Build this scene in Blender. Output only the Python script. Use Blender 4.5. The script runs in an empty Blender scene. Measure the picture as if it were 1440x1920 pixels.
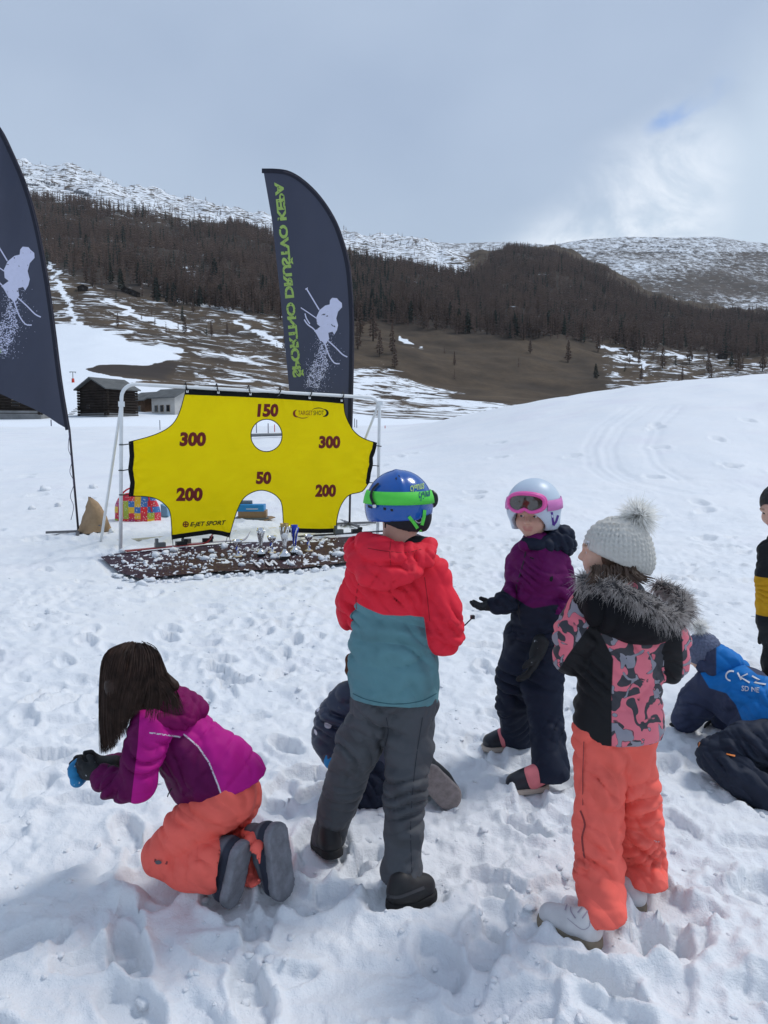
import bpy, math, random
import numpy as np
from mathutils import Vector, Matrix

# ------------------------------------------------------------------ camera, world, sun, exposure
SC = bpy.context.scene
COL = SC.collection
F_PX, CXP, CYP, HORIZ, CAM_H = 1386.0, 720.0, 960.0, 830.0, 1.5
TH = math.atan((CYP - HORIZ) / F_PX)
cam_d = bpy.data.cameras.new('camera')
cam_d.sensor_fit = 'VERTICAL'; cam_d.sensor_height = 36.0; cam_d.lens = 36.0 * F_PX / 1920.0
cam_d.clip_start = 0.05; cam_d.clip_end = 20000
cam = bpy.data.objects.new('camera', cam_d); COL.objects.link(cam)
cam.location = (0, 0, CAM_H); cam.rotation_euler = (math.pi / 2 - TH, 0, 0)
SC.camera = cam

SUN_EL, SUN_AZ = math.radians(55), math.radians(62)      # azimuth from +Y towards +X
world = bpy.data.worlds.new('World'); SC.world = world; world.use_nodes = True
wn, wl = world.node_tree.nodes, world.node_tree.links
wn.clear()
def wnode(t, **kw):
    n = wn.new(t)
    for k, v in kw.items(): setattr(n, k, v)
    return n
w_out = wnode('ShaderNodeOutputWorld'); w_bg = wnode('ShaderNodeBackground'); w_bg.inputs['Strength'].default_value = 0.080
w_sky = wnode('ShaderNodeTexSky', sky_type='NISHITA', sun_disc=False, sun_elevation=SUN_EL, sun_rotation=SUN_AZ, altitude=1800, air_density=1.0, dust_density=1.0)
w_tc = wnode('ShaderNodeTexCoord')
w_map = wnode('ShaderNodeMapping'); w_map.inputs['Scale'].default_value = (1.0, 1.0, 1.5)
wl.new(w_tc.outputs['Generated'], w_map.inputs['Vector'])
def wnoise(scale, detail, rough, off, dist=0.0):
    m = wnode('ShaderNodeMapping'); m.inputs['Location'].default_value = off
    n = wnode('ShaderNodeTexNoise'); n.inputs['Scale'].default_value = scale; n.inputs['Detail'].default_value = detail
    n.inputs['Roughness'].default_value = rough; n.inputs['Distortion'].default_value = dist
    wl.new(w_map.outputs['Vector'], m.inputs['Vector']); wl.new(m.outputs['Vector'], n.inputs['Vector'])
    return n.outputs['Fac']
def wmath(op, a, b=None, c=None, clamp=False):
    n = wnode('ShaderNodeMath', operation=op); n.use_clamp = clamp
    for i, v in enumerate((a, b, c)):
        if v is None: continue
        if hasattr(v, 'links'): wl.new(v, n.inputs[i])
        else: n.inputs[i].default_value = v
    return n.outputs[0]
def wrange(v, a, b, c=0.0, d=1.0):
    n = wnode('ShaderNodeMapRange', interpolation_type='SMOOTHSTEP')
    wl.new(v, n.inputs['Value'])
    for i, x in zip((1, 2, 3, 4), (a, b, c, d)): n.inputs[i].default_value = x
    return n.outputs['Result']
def wdir(px, py):                                   # world direction of a place in the sky
    u, v = (px - CXP) / F_PX, (CYP - py) / F_PX
    d = Vector((u, v * math.sin(TH) + math.cos(TH), v * math.cos(TH) - math.sin(TH))); d.normalize(); return d
def wspot(d, inner, outer):                         # soft disc round a sky direction (degrees)
    vm = wnode('ShaderNodeVectorMath', operation='DOT_PRODUCT'); vm.inputs[1].default_value = d
    nv = wnode('ShaderNodeVectorMath', operation='NORMALIZE'); wl.new(w_tc.outputs['Generated'], nv.inputs[0])
    wl.new(nv.outputs[0], vm.inputs[0])
    return wrange(vm.outputs['Value'], math.cos(math.radians(outer)), math.cos(math.radians(inner)))
def wmix(f, a, b):
    n = wnode('ShaderNodeMix', data_type='RGBA')
    if hasattr(f, 'links'): wl.new(f, n.inputs[0])
    else: n.inputs[0].default_value = f
    for s, v in ((6, a), (7, b)):
        if hasattr(v, 'links'): wl.new(v, n.inputs[s])
        else: n.inputs[s].default_value = (*v, 1)
    return n.outputs[2]
# overcast: broad grey-blue layer paling to the horizon, brighter torn cloud on the sun's side, a small gap of blue
def wdot(n):
    nv = wnode('ShaderNodeVectorMath', operation='NORMALIZE'); wl.new(w_tc.outputs['Generated'], nv.inputs[0])
    vm = wnode('ShaderNodeVectorMath', operation='DOT_PRODUCT'); vm.inputs[1].default_value = n; wl.new(nv.outputs[0], vm.inputs[0])
    return vm.outputs['Value']
big = wnoise(1.3, 4, 0.5, (3.1, 1.7, 0.4))
fine = wnoise(7.0, 9, 0.62, (0.3, 4.2, 1.1), 0.5)
wisp = wnoise(2.6, 6, 0.55, (5.3, 0.7, 2.1), 0.4)
c_layer = wmix(wrange(big, 0.36, 0.64), (3.85, 4.85, 6.55), (4.95, 6.0, 7.65))
c_layer = wmix(wrange(wdot((0, 0, 1)), 0.42, 0.12, 0.0, 0.75), c_layer, (5.7, 6.9, 8.2))
edge_n = wdir(890, 500).cross(wdir(1235, 215)); edge_n.normalize()
side = wmath('ADD', wdot(edge_n), wmath('MULTIPLY_ADD', wisp, 0.16, -0.08))
zone = wrange(side, -0.03, 0.10)
c_layer = wmix(wmath('MULTIPLY', zone, wmath('MULTIPLY_ADD', wisp, 0.9, 0.25), clamp=True), c_layer, (7.4, 8.6, 9.8))
core = wmath('MULTIPLY', wmath('MULTIPLY', wspot(wdir(1120, 375), 1, 10), zone), wrange(fine, 0.34, 0.60))
c_layer = wmix(wmath('MULTIPLY', core, 1.0, clamp=True), c_layer, (11.6, 12.0, 12.6))
gapn = wrange(wnoise(12.0, 4, 0.5, (1.9, 0.2, 7.7), 0.3), 0.36, 0.62)
gap_n = wdir(1240, 232).cross(wdir(1345, 168)); gap_n.normalize()
off_line = wmath('ABSOLUTE', wmath('ADD', wdot(gap_n), wmath('MULTIPLY_ADD', wnoise(22.0, 4, 0.55, (0.4, 2.2, 5.1)), 0.036, -0.018)))
gap = wmath('MULTIPLY', wmath('MULTIPLY', wrange(off_line, 0.017, 0.002), wspot(wdir(1296, 198), 0.8, 3.4)), gapn)
sky_blue = wmix(0.75, w_sky.outputs[0], (2.2, 4.3, 9.2))
w_col = wmix(wmath('MULTIPLY', gap, 0.8), c_layer, sky_blue)
w_col = wmix(0.10, w_col, w_sky.outputs[0])
wl.new(w_col, w_bg.inputs['Color']); wl.new(w_bg.outputs[0], w_out.inputs[0])

sun_d = bpy.data.lights.new('sun', 'SUN'); sun_d.energy = 1.5; sun_d.angle = math.radians(14); sun_d.color = (1.0, 0.98, 0.95)
sun = bpy.data.objects.new('sun', sun_d); COL.objects.link(sun)
sdir = Vector((math.sin(SUN_AZ) * math.cos(SUN_EL), math.cos(SUN_AZ) * math.cos(SUN_EL), math.sin(SUN_EL)))
sun.rotation_euler = sdir.to_track_quat('Z', 'Y').to_euler()
SC.view_settings.view_transform = 'Standard'; SC.view_settings.look = 'None'
SC.view_settings.gamma = 1.0; SC.view_settings.use_curve_mapping = False
SC.view_settings.exposure = 0.33
SC.render.engine = 'CYCLES'
SC.cycles.use_denoising = True
SC.cycles.max_bounces = 6; SC.cycles.diffuse_bounces = 3; SC.cycles.glossy_bounces = 3; SC.cycles.transmission_bounces = 4

# ------------------------------------------------------------------ pixel helpers
_s, _c = math.sin(TH), math.cos(TH)
def P(px, py, Y):                                   # point on the ray of a pixel at world depth Y
    u, v = (px - CXP) / F_PX, (CYP - py) / F_PX
    s = Y / (v * _s + _c)
    return Vector((u * s, Y, CAM_H + (v * _c - _s) * s))
def MPP(py, Y):                                     # metres per photo pixel there
    v = (CYP - py) / F_PX
    return Y / (v * _s + _c) / F_PX
def to_px(p):
    x, y, z = p[0], p[1], p[2] - CAM_H
    d = y * _c - z * _s
    return CXP + F_PX * x / d, CYP - F_PX * (y * _s + z * _c) / d

# ------------------------------------------------------------------ vectorised noise
def _hash(i, j, k, seed):
    with np.errstate(over='ignore'):
        h = (i.astype(np.uint32) * np.uint32(374761393) + j.astype(np.uint32) * np.uint32(668265263)
             + k.astype(np.uint32) * np.uint32(2147483647 - 12345) + np.uint32((seed * 974711 + 13) & 0xffffffff))
        h = (h ^ (h >> np.uint32(13))) * np.uint32(1274126177)
        h = h ^ (h >> np.uint32(16))
    return h
def gnoise2(x, y, seed=0):                          # gradient noise, about -1..1
    x = np.asarray(x, np.float64); y = np.asarray(y, np.float64)
    xi = np.floor(x); yi = np.floor(y); fx = x - xi; fy = y - yi
    xi = xi.astype(np.int64); yi = yi.astype(np.int64)
    u = fx * fx * fx * (fx * (fx * 6 - 15) + 10); v = fy * fy * fy * (fy * (fy * 6 - 15) + 10)
    z = np.zeros_like(xi)
    def g(dx, dy):
        a = _hash(xi + dx, yi + dy, z, seed).astype(np.float64) * (2 * math.pi / 4294967296.0)
        return np.cos(a) * (fx - dx) + np.sin(a) * (fy - dy)
    a = g(0, 0); b = g(1, 0); c = g(0, 1); d = g(1, 1)
    return 1.5 * (a + (b - a) * u + (c - a) * v + (a - b - c + d) * u * v)
def vnoise3(p, seed=0):                             # value noise in 3D, -1..1
    pi = np.floor(p); f = p - pi; pi = pi.astype(np.int64)
    f = f * f * (3 - 2 * f)
    out = 0
    for dx in (0, 1):
        for dy in (0, 1):
            for dz in (0, 1):
                h = _hash(pi[:, 0] + dx, pi[:, 1] + dy, pi[:, 2] + dz, seed).astype(np.float64) / 2147483648.0 - 1
                w = (f[:, 0] if dx else 1 - f[:, 0]) * (f[:, 1] if dy else 1 - f[:, 1]) * (f[:, 2] if dz else 1 - f[:, 2])
                out = out + h * w
    return out
def fbm3(p, octv=3, seed=0):
    o, a, s = 0, 1.0, 1.0
    for i in range(octv):
        o = o + a * vnoise3(p * s, seed + i); a *= 0.5; s *= 2.03
    return o
def sstep(a, b, x):
    t = np.clip((x - a) / (b - a), 0, 1); return t * t * (3 - 2 * t)

# ------------------------------------------------------------------ mesh and tag helpers
def tag(o, label=None, cat=None, group=None, kind=None):
    for k, v in (('label', label), ('category', cat), ('group', group), ('kind', kind)):
        if v: o[k] = v
    return o
def empty(name, loc, label=None, cat=None, group=None):
    o = bpy.data.objects.new(name, None); COL.objects.link(o); o.location = loc
    o.empty_display_size = 0.1
    return tag(o, label, cat, group)
def mesh_np(name, v, faces, mat=None, smooth=True, loops=None, attrs=None):
    """v (N,3); faces (M,k) int array or a list of arrays"""
    me = bpy.data.meshes.new(name)
    groups = faces if isinstance(faces, list) else [faces]
    groups = [np.asarray(g, np.int32) for g in groups if len(g)]
    idx = np.concatenate([g.ravel() for g in groups]); cnt = np.concatenate([np.full(len(g), g.shape[1], np.int32) for g in groups])
    me.vertices.add(len(v)); me.vertices.foreach_set('co', np.asarray(v, np.float32).ravel())
    me.loops.add(len(idx)); me.loops.foreach_set('vertex_index', idx)
    me.polygons.add(len(cnt)); me.polygons.foreach_set('loop_start', np.concatenate([[0], np.cumsum(cnt)[:-1]]).astype(np.int32))
    try: me.polygons.foreach_set('loop_total', cnt)
    except Exception: pass
    me.polygons.foreach_set('use_smooth', np.full(len(cnt), bool(smooth)))
    if attrs:
        for k, a in attrs.items():
            at = me.attributes.new(k, 'FLOAT', 'POINT'); at.data.foreach_set('value', np.asarray(a, np.float32).ravel())
    me.update(calc_edges=True)
    if mat:
        for m in (mat if isinstance(mat, (list, tuple)) else [mat]): me.materials.append(m)
    return me
def link(name, me, parent=None, loc=None):
    o = bpy.data.objects.new(name, me); COL.objects.link(o)
    if parent:
        o.parent = parent
        # world coordinates in the mesh: undo the parent's location
        o.matrix_parent_inverse = Matrix.Translation(-Vector(parent.location))
    if loc is not None: o.location = loc
    return o
def recentre(o, c):
    """put the object's origin at c, keeping the mesh in place"""
    o.data.transform(Matrix.Translation(-Vector(c))); o.location = c; return o

# ------------------------------------------------------------------ materials
def nd(nt, t, **kw):
    n = nt.nodes.new(t)
    for k, v in kw.items():
        if k in ('ins',):
            for kk, vv in v.items():
                if hasattr(vv, 'links') and not isinstance(vv, (float, int)): nt.links.new(vv, n.inputs[kk])
                else: n.inputs[kk].default_value = vv
        else: setattr(n, k, v)
    return n
def mixc(nt, f, a, b):
    n = nt.nodes.new('ShaderNodeMix'); n.data_type = 'RGBA'
    for i, v in ((0, f), (6, a), (7, b)):
        if hasattr(v, 'links') and not isinstance(v, (float, int, tuple)): nt.links.new(v, n.inputs[i])
        else: n.inputs[i].default_value = v if i == 0 else (*v, 1)
    return n.outputs[2]
def mrange(nt, v, a, b, c=0.0, d=1.0):
    n = nt.nodes.new('ShaderNodeMapRange'); nt.links.new(v, n.inputs[0])
    for i, x in zip((1, 2, 3, 4), (a, b, c, d)): n.inputs[i].default_value = x
    return n.outputs[0]
def noise_n(nt, scale, detail=4, rough=0.55, vec=None, mapping=None, dist=0.0):
    n = nt.nodes.new('ShaderNodeTexNoise'); n.inputs['Scale'].default_value = scale; n.inputs['Detail'].default_value = detail
    n.inputs['Roughness'].default_value = rough; n.inputs['Distortion'].default_value = dist
    if vec is None: vec = nt.nodes.new('ShaderNodeTexCoord').outputs['Object']
    if mapping is not None:
        m = nt.nodes.new('ShaderNodeMapping'); m.inputs['Scale'].default_value = mapping; nt.links.new(vec, m.inputs['Vector']); vec = m.outputs['Vector']
    nt.links.new(vec, n.inputs['Vector'])
    return n.outputs['Fac']
def attr_n(nt, name):
    n = nt.nodes.new('ShaderNodeAttribute'); n.attribute_name = name; return n.outputs['Fac']
MATS = {}
def mat(name, col, rough=0.8, spec=0.3, var=0.12, vscale=18.0, bump=0.0, bscale=300.0, metal=0.0, layers=(), edge=0.0012, coat=0.0, sheen=0.0, weave=0.0, sss=0.0, speck=None, fold=0.0, fscale=13.0, trans=0.0):
    """procedural principled material; layers = ((attribute, colour), ...) painted where the attribute is above 0"""
    if name in MATS: return MATS[name]
    m = bpy.data.materials.new(name); m.use_nodes = True; nt = m.node_tree
    b = nt.nodes['Principled BSDF']
    c = col
    out = None
    for ly in layers:
        f = mrange(nt, attr_n(nt, ly[0]), -edge, edge)
        out = mixc(nt, f, out if out is not None else col, ly[1])
    if speck:
        f = mrange(nt, noise_n(nt, speck[1], 3), speck[2], speck[2] + 0.04)
        out = mixc(nt, f, out if out is not None else col, speck[0])
    n1 = noise_n(nt, vscale, 5, 0.6)
    hsv = nt.nodes.new('ShaderNodeHueSaturation')
    nt.links.new(mrange(nt, n1, 0.25, 0.75, 1 - var, 1 + var), hsv.inputs['Value'])
    if out is not None: nt.links.new(out, hsv.inputs['Color'])
    else: hsv.inputs['Color'].default_value = (*col, 1)
    nt.links.new(hsv.outputs[0], b.inputs['Base Color'])
    b.inputs['Roughness'].default_value = rough; b.inputs['Metallic'].default_value = metal
    b.inputs['Specular IOR Level'].default_value = spec
    if coat: b.inputs['Coat Weight'].default_value = coat; b.inputs['Coat Roughness'].default_value = 0.08
    if sheen: b.inputs['Sheen Weight'].default_value = sheen; b.inputs['Sheen Roughness'].default_value = 0.5
    if sss: b.inputs['Subsurface Weight'].default_value = sss; b.inputs['Subsurface Radius'].default_value = (0.02, 0.008, 0.004); b.inputs['Subsurface Scale'].default_value = 0.5
    if bump or weave:
        h = noise_n(nt, bscale, 3, 0.6)
        bp = nt.nodes.new('ShaderNodeBump'); bp.inputs['Strength'].default_value = bump or weave; bp.inputs['Distance'].default_value = 0.002
        nt.links.new(h, bp.inputs['Height']); nt.links.new(bp.outputs[0], b.inputs['Normal'])
        if fold:                                     # small wrinkles between the modelled folds
            wv = nt.nodes.new('ShaderNodeTexWave'); wv.wave_type = 'BANDS'; wv.bands_direction = 'DIAGONAL'; wv.wave_profile = 'SIN'
            wv.inputs['Scale'].default_value = fscale * 0.35; wv.inputs['Distortion'].default_value = 9.0; wv.inputs['Detail'].default_value = 1.5; wv.inputs['Detail Scale'].default_value = 0.9; wv.inputs['Detail Roughness'].default_value = 0.45
            nt.links.new(nt.nodes.new('ShaderNodeTexCoord').outputs['Object'], wv.inputs['Vector'])
            pw = nt.nodes.new('ShaderNodeMath'); pw.operation = 'POWER'; nt.links.new(wv.outputs['Fac'], pw.inputs[0]); pw.inputs[1].default_value = 0.6
            mk = mrange(nt, noise_n(nt, 6.0, 2, 0.5), 0.40, 0.62)
            mm = nt.nodes.new('ShaderNodeMath'); mm.operation = 'MULTIPLY'; nt.links.new(pw.outputs[0], mm.inputs[0]); nt.links.new(mk, mm.inputs[1]); ad = mm.outputs[0]
            b2 = nt.nodes.new('ShaderNodeBump'); b2.inputs['Strength'].default_value = fold; b2.inputs['Distance'].default_value = 0.03
            nt.links.new(ad, b2.inputs['Height']); nt.links.new(bp.outputs[0], b2.inputs['Normal']); nt.links.new(b2.outputs[0], b.inputs['Normal'])
    if trans:                                        # thin cloth lets light through
        tr = nt.nodes.new('ShaderNodeBsdfTranslucent'); nt.links.new(hsv.outputs[0], tr.inputs['Color'])
        mx = nt.nodes.new('ShaderNodeMixShader'); mx.inputs[0].default_value = trans
        nt.links.new(b.outputs[0], mx.inputs[1]); nt.links.new(tr.outputs[0], mx.inputs[2]); nt.links.new(mx.outputs[0], nt.nodes['Material Output'].inputs[0])
    MATS[name] = m
    return m

# ------------------------------------------------------------------ snow ground
rng = np.random.default_rng(7)
def _ramp(t, w):
    return 0.5 * (t + np.sqrt(t * t + w * w)) - 0.5 * w * 0.0
def zg(x, y):
    x = np.asarray(x, np.float64); y = np.asarray(y, np.float64)
    z = 0.0288 * (_ramp(y - 3, 0.6) - _ramp(y - 10, 2)) + 0.077 * (_ramp(y - 10, 2) - _ramp(y - 42, 3)) - 0.14 * (_ramp(y - 42, 3) - _ramp(y - 62, 3))
    z = z - 0.0288 * 0.15
    t = _ramp(x - 1.6, 1.6) / 12.3; s = 3.69 * t / (0.5 + t)
    m = s * sstep(10.5, 25, y) * (1 - 0.95 * sstep(26, 46, y))
    lump = 0.10 * gnoise2(x / 5.0, y / 5.0, 3) * sstep(9, 18, y) + 0.05 * gnoise2(x / 1.7, y / 2.3, 5) * sstep(6, 12, y)
    return z + m + lump
def ground_hits(pxs, pys):                         # where the rays of pixels meet the snow, vectorised
    u = (np.asarray(pxs, float) - CXP) / F_PX; v = (CYP - np.asarray(pys, float)) / F_PX
    dx, dy, dz = u, v * _s + _c, v * _c - _s
    lo = np.full(u.shape, 0.5); hi = np.full(u.shape, 70.0); found = np.zeros(u.shape, bool); t = 0.5
    while t < 70 and not found.all():
        t2 = t * 1.05
        under = (CAM_H + dz * t2 < zg(dx * t2, dy * t2)) & ~found
        lo[under] = t; hi[under] = t2; found |= under; t = t2
    lo[~found] = 69
    for _ in range(22):
        m = (lo + hi) / 2; un = CAM_H + dz * m < zg(dx * m, dy * m)
        hi = np.where(un, m, hi); lo = np.where(un, lo, m)
    return np.stack([dx * hi, dy * hi, CAM_H + dz * hi], -1)
def ground_hit(px, py):
    return Vector(ground_hits([px], [py])[0])
def px_of(x, y, z):
    dd = y * _c - (z - CAM_H) * _s
    return CXP + F_PX * x / dd, CYP - F_PX * (y * _s + (z - CAM_H) * _c) / dd
def in_poly(px, py, poly):
    c = np.zeros(px.shape, bool); n = len(poly)
    for i in range(n):
        x0, y0 = poly[i]; x1, y1 = poly[(i + 1) % n]
        if y0 == y1: continue
        k = ((y0 > py) != (y1 > py)) & (px < (x1 - x0) * (py - y0) / (y1 - y0) + x0)
        c ^= k
    return c
TARP = [(187, 1048), (225, 1042), (330, 1033), (420, 1023), (560, 1018), (690, 1008), (770, 1001), (800, 1012), (775, 1044), (700, 1054), (560, 1071), (420, 1077), (330, 1084), (262, 1091), (222, 1078)]
GRID = {}
def ground_z(x, y):                                 # height of the finished snow surface in front of the camera
    fr = (np.log(np.hypot(x, y)) - GRID['r'][0]) / (GRID['r'][1] - GRID['r'][0]); fa = (np.arctan2(x, y) - GRID['a'][0]) / (GRID['a'][1] - GRID['a'][0])
    i = int(np.clip(fr, 0, len(GRID['r']) - 2)); j = int(np.clip(fa, 0, len(GRID['a']) - 2)); u = min(max(fr - i, 0), 1); w = min(max(fa - j, 0), 1); Z = GRID['z']
    return Z[i, j] * (1 - u) * (1 - w) + Z[i + 1, j] * u * (1 - w) + Z[i, j + 1] * (1 - u) * w + Z[i + 1, j + 1] * u * w
def build_ground():
    a_f = np.linspace(-math.radians(38), math.radians(38), 450)
    a_b = np.linspace(math.radians(38), 2 * math.pi - math.radians(38), 60)[1:-1]
    az = np.concatenate([a_f, a_b]); NA = len(az)
    r = np.exp(np.linspace(math.log(0.5), math.log(66.0), 900)); NR = len(r)
    A, R = np.meshgrid(az, r)                       # (NR, NA)
    X = R * np.sin(A); Y = R * np.cos(A)
    Z = zg(X, Y)
    # trampled lumps, finer near the children
    tram = 0.55 + 0.45 * gnoise2(X / 1.3, Y / 1.3, 11)
    fade = 1 - 0.8 * sstep(7, 20, R)
    D = 0.026 * gnoise2(X / 0.42, Y / 0.42, 21)
    D += 0.020 * np.abs(gnoise2(X / 0.19, Y / 0.19, 22)) * (0.4 + tram)
    D += 0.013 * gnoise2(X / 0.085, Y / 0.085, 23) * tram
    D += 0.007 * gnoise2(X / 0.038, Y / 0.038, 24) * tram * (1 - sstep(3, 6, R))
    rid = 1 - np.abs(gnoise2(X / 0.30 + 0.4 * gnoise2(X / 0.2, Y / 0.2, 41), Y / 0.24, 40))
    D += 0.022 * np.clip(rid - 0.72, 0, 1) / 0.28 * tram
    D += 0.009 * (np.abs(gnoise2(X / 0.028, Y / 0.026, 33)) - 0.25) * tram * (1 - sstep(3.5, 6, R))
    D += 0.012 * np.clip(gnoise2(X / 0.065 + 0.5 * gnoise2(X / 0.05, Y / 0.05, 35), Y / 0.06, 34) - 0.1, 0, 1) * tram * (1 - sstep(5, 9, R))
    D += 0.020 * (np.abs(gnoise2(X / 0.11 + 3, Y / 0.10, 31)) + 0.6 * np.abs(gnoise2(X / 0.05, Y / 0.047, 32)) - 0.35) * np.clip(tram * 1.6 - 0.2, 0, 1.4)
    cr = gnoise2(X / 0.33 + 0.35 * gnoise2(X / 0.09, Y / 0.09, 46), Y / 0.30 + 0.35 * gnoise2(X / 0.08, Y / 0.09, 47), 45)
    D += 0.015 * (sstep(-0.06, 0.08, cr) - 0.5) * np.clip(0.3 + tram, 0, 1)
    D *= 0.86 * fade
    gx, gy = px_of(X, Y, Z); D = np.where(in_poly(gx, gy, [(p[0] + (p[0] - 470) * 0.04, p[1] + (p[1] - 1045) * 0.25) for p in TARP]), D * 0.15 - 0.01, D)
    # footprints
    fr = random.Random(5)
    def dent(cx, cy, ang, lx, ly, dep, toe=1.0):
        rr = math.hypot(cx, cy); aa = math.atan2(cx, cy)
        i0, i1 = np.searchsorted(r, (rr - 0.35, rr + 0.35)); da = 0.35 / max(rr, 0.5)
        j0, j1 = np.searchsorted(a_f, (aa - da, aa + da))
        if i1 <= i0 or j1 <= j0: return
        xx = X[i0:i1, j0:j1] - cx; yy = Y[i0:i1, j0:j1] - cy
        u = (xx * math.cos(ang) + yy * math.sin(ang)) / lx; w = (-xx * math.sin(ang) + yy * math.cos(ang)) / ly
        e = (u * u + w * w) * (1 + 0.22 * gnoise2(xx / 0.05 + cx * 9, yy / 0.05, 49))
        D[i0:i1, j0:j1] += -dep * (1 - sstep(0.75, 1.15, e)) + 0.35 * dep * np.exp(-((np.sqrt(e) - 1.3) / 0.25) ** 2)
    for k in range(430):
        rr = 1.5 + 9.5 * fr.random() ** 1.3; aa = math.radians(fr.uniform(-34, 34))
        dent(rr * math.sin(aa), rr * math.cos(aa), fr.uniform(0, math.pi), fr.uniform(0.10, 0.15), fr.uniform(0.045, 0.065), fr.uniform(0.016, 0.046))
    for (cpx, cpy, lx, ly, ang) in ((768, 1690, 0.13, 0.065, 0.4), (602, 1602, 0.12, 0.07, 1.9), (962, 1398, 0.13, 0.06, 0.1), (1016, 1474, 0.14, 0.065, 0.1), (1115, 1756, 0.14, 0.075, 2.5), (1216, 1694, 0.13, 0.07, 2.5), (335, 1655, 0.16, 0.09, 0.1), (430, 1702, 0.07, 0.06, 0.0), (536, 1688, 0.07, 0.06, 0.0)):
        g_ = ground_hit(cpx, cpy); cx, cy = g_.x, g_.y         # snow pressed down and pushed up round boots and knees
        ca, sa = math.cos(ang), math.sin(ang); xx = X - cx; yy = Y - cy
        e = np.sqrt(((xx * ca + yy * sa) / lx) ** 2 + ((-xx * sa + yy * ca) / ly) ** 2) * (1 + 0.15 * gnoise2(X / 0.05, Y / 0.05, 58))
        D[:] = D * sstep(0.8, 1.35, e) + 0.022 * np.exp(-((e - 1.38) / 0.24) ** 2) - 0.008 * (1 - sstep(0.9, 1.15, e))
    for k in range(60):
        rr = fr.uniform(9, 22); aa = math.radians(fr.uniform(-30, 30))
        dent(rr * math.sin(aa), rr * math.cos(aa), fr.uniform(0, math.pi), 0.22, 0.13, 0.05)
    # ski tracks curving down the bank
    def groove(pts, wid, dep):
        q = [ground_hit(*p) for p in pts]
        for a, b in zip(q[:-1], q[1:]):
            ax, ay, bx, by = a.x, a.y, b.x, b.y
            L2 = (bx - ax) ** 2 + (by - ay) ** 2
            t = np.clip(((X - ax) * (bx - ax) + (Y - ay) * (by - ay)) / L2, 0, 1)
            dd = np.hypot(X - ax - t * (bx - ax), Y - ay - t * (by - ay)) / wid
            GR[:] = np.minimum(GR, -dep * np.exp(-dd * dd) + 0.25 * dep * np.exp(-((dd - 1.7) / 0.5) ** 2))
    GR = np.zeros_like(Z) + 1e-9
    for s in (0, 14, 36, 50):
        groove([(1175 + s, 762), (1120 + s, 800), (1096 + s, 840), (1104 + s, 876), (1150 + s, 905), (1220 + s * 1.5, 925)], 0.09, 0.020)
    for s in (0, 18):
        groove([(1262 + s, 760), (1222 + s, 800), (1206 + s, 838), (1222 + s, 872), (1270 + s, 900)], 0.09, 0.017)
    Z2 = Z + D + GR
    GRID['r'] = np.log(r); GRID['a'] = a_f; GRID['z'] = Z2[:, :len(a_f)]
    v = np.stack([X, Y, Z2], -1).reshape(-1, 3)
    v = np.vstack([v, [[0, 0, 0]]])
    i = np.arange(NR - 1)[:, None]; j = np.arange(NA)[None, :]; j2 = (j + 1) % NA
    q = np.stack([i * NA + j, i * NA + j2, (i + 1) * NA + j2, (i + 1) * NA + j], -1).reshape(-1, 4)[:, ::-1]
    jj = np.arange(NA); fan = np.stack([np.full(NA, NR * NA), jj, (jj + 1) % NA], -1)[:, ::-1]
    me = mesh_np('snow_ground', v, [q, fan], snow_mat())
    o = link('snow_ground', me); tag(o, kind='structure')
    return o
def snow_mat():
    m = bpy.data.materials.new('snow'); m.use_nodes = True; nt = m.node_tree; b = nt.nodes['Principled BSDF']
    n = noise_n(nt, 1.1, 5, 0.6); n2 = noise_n(nt, 7.0, 6, 0.65)
    c = mixc(nt, mrange(nt, n, 0.35, 0.68), (0.765, 0.795, 0.835), (0.81, 0.825, 0.85))
    c = mixc(nt, mrange(nt, n2, 0.58, 0.80, 0, 0.5), c, (0.69, 0.73, 0.79))
    n4 = noise_n(nt, 0.55, 3, 0.5, mapping=(1, 1.4, 1))
    c = mixc(nt, mrange(nt, n4, 0.56, 0.72, 0, 0.35), c, (0.69, 0.67, 0.755))       # faint lilac tint in broad random patches
    nt.links.new(c, b.inputs['Base Color'])
    b.inputs['Roughness'].default_value = 0.55; b.inputs['Specular IOR Level'].default_value = 0.35
    h1 = noise_n(nt, 38, 5, 0.7); h2 = noise_n(nt, 190, 3, 0.6)
    ad = nt.nodes.new('ShaderNodeMath'); ad.operation = 'MULTIPLY_ADD'; nt.links.new(h2, ad.inputs[0]); ad.inputs[1].default_value = 0.3; nt.links.new(h1, ad.inputs[2])
    bp = nt.nodes.new('ShaderNodeBump'); bp.inputs['Strength'].default_value = 0.65; bp.inputs['Distance'].default_value = 0.013
    nt.links.new(ad.outputs[0], bp.inputs['Height']); nt.links.new(bp.outputs[0], b.inputs['Normal'])
    MATS['snow'] = m
    return m
ground = build_ground()

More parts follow.
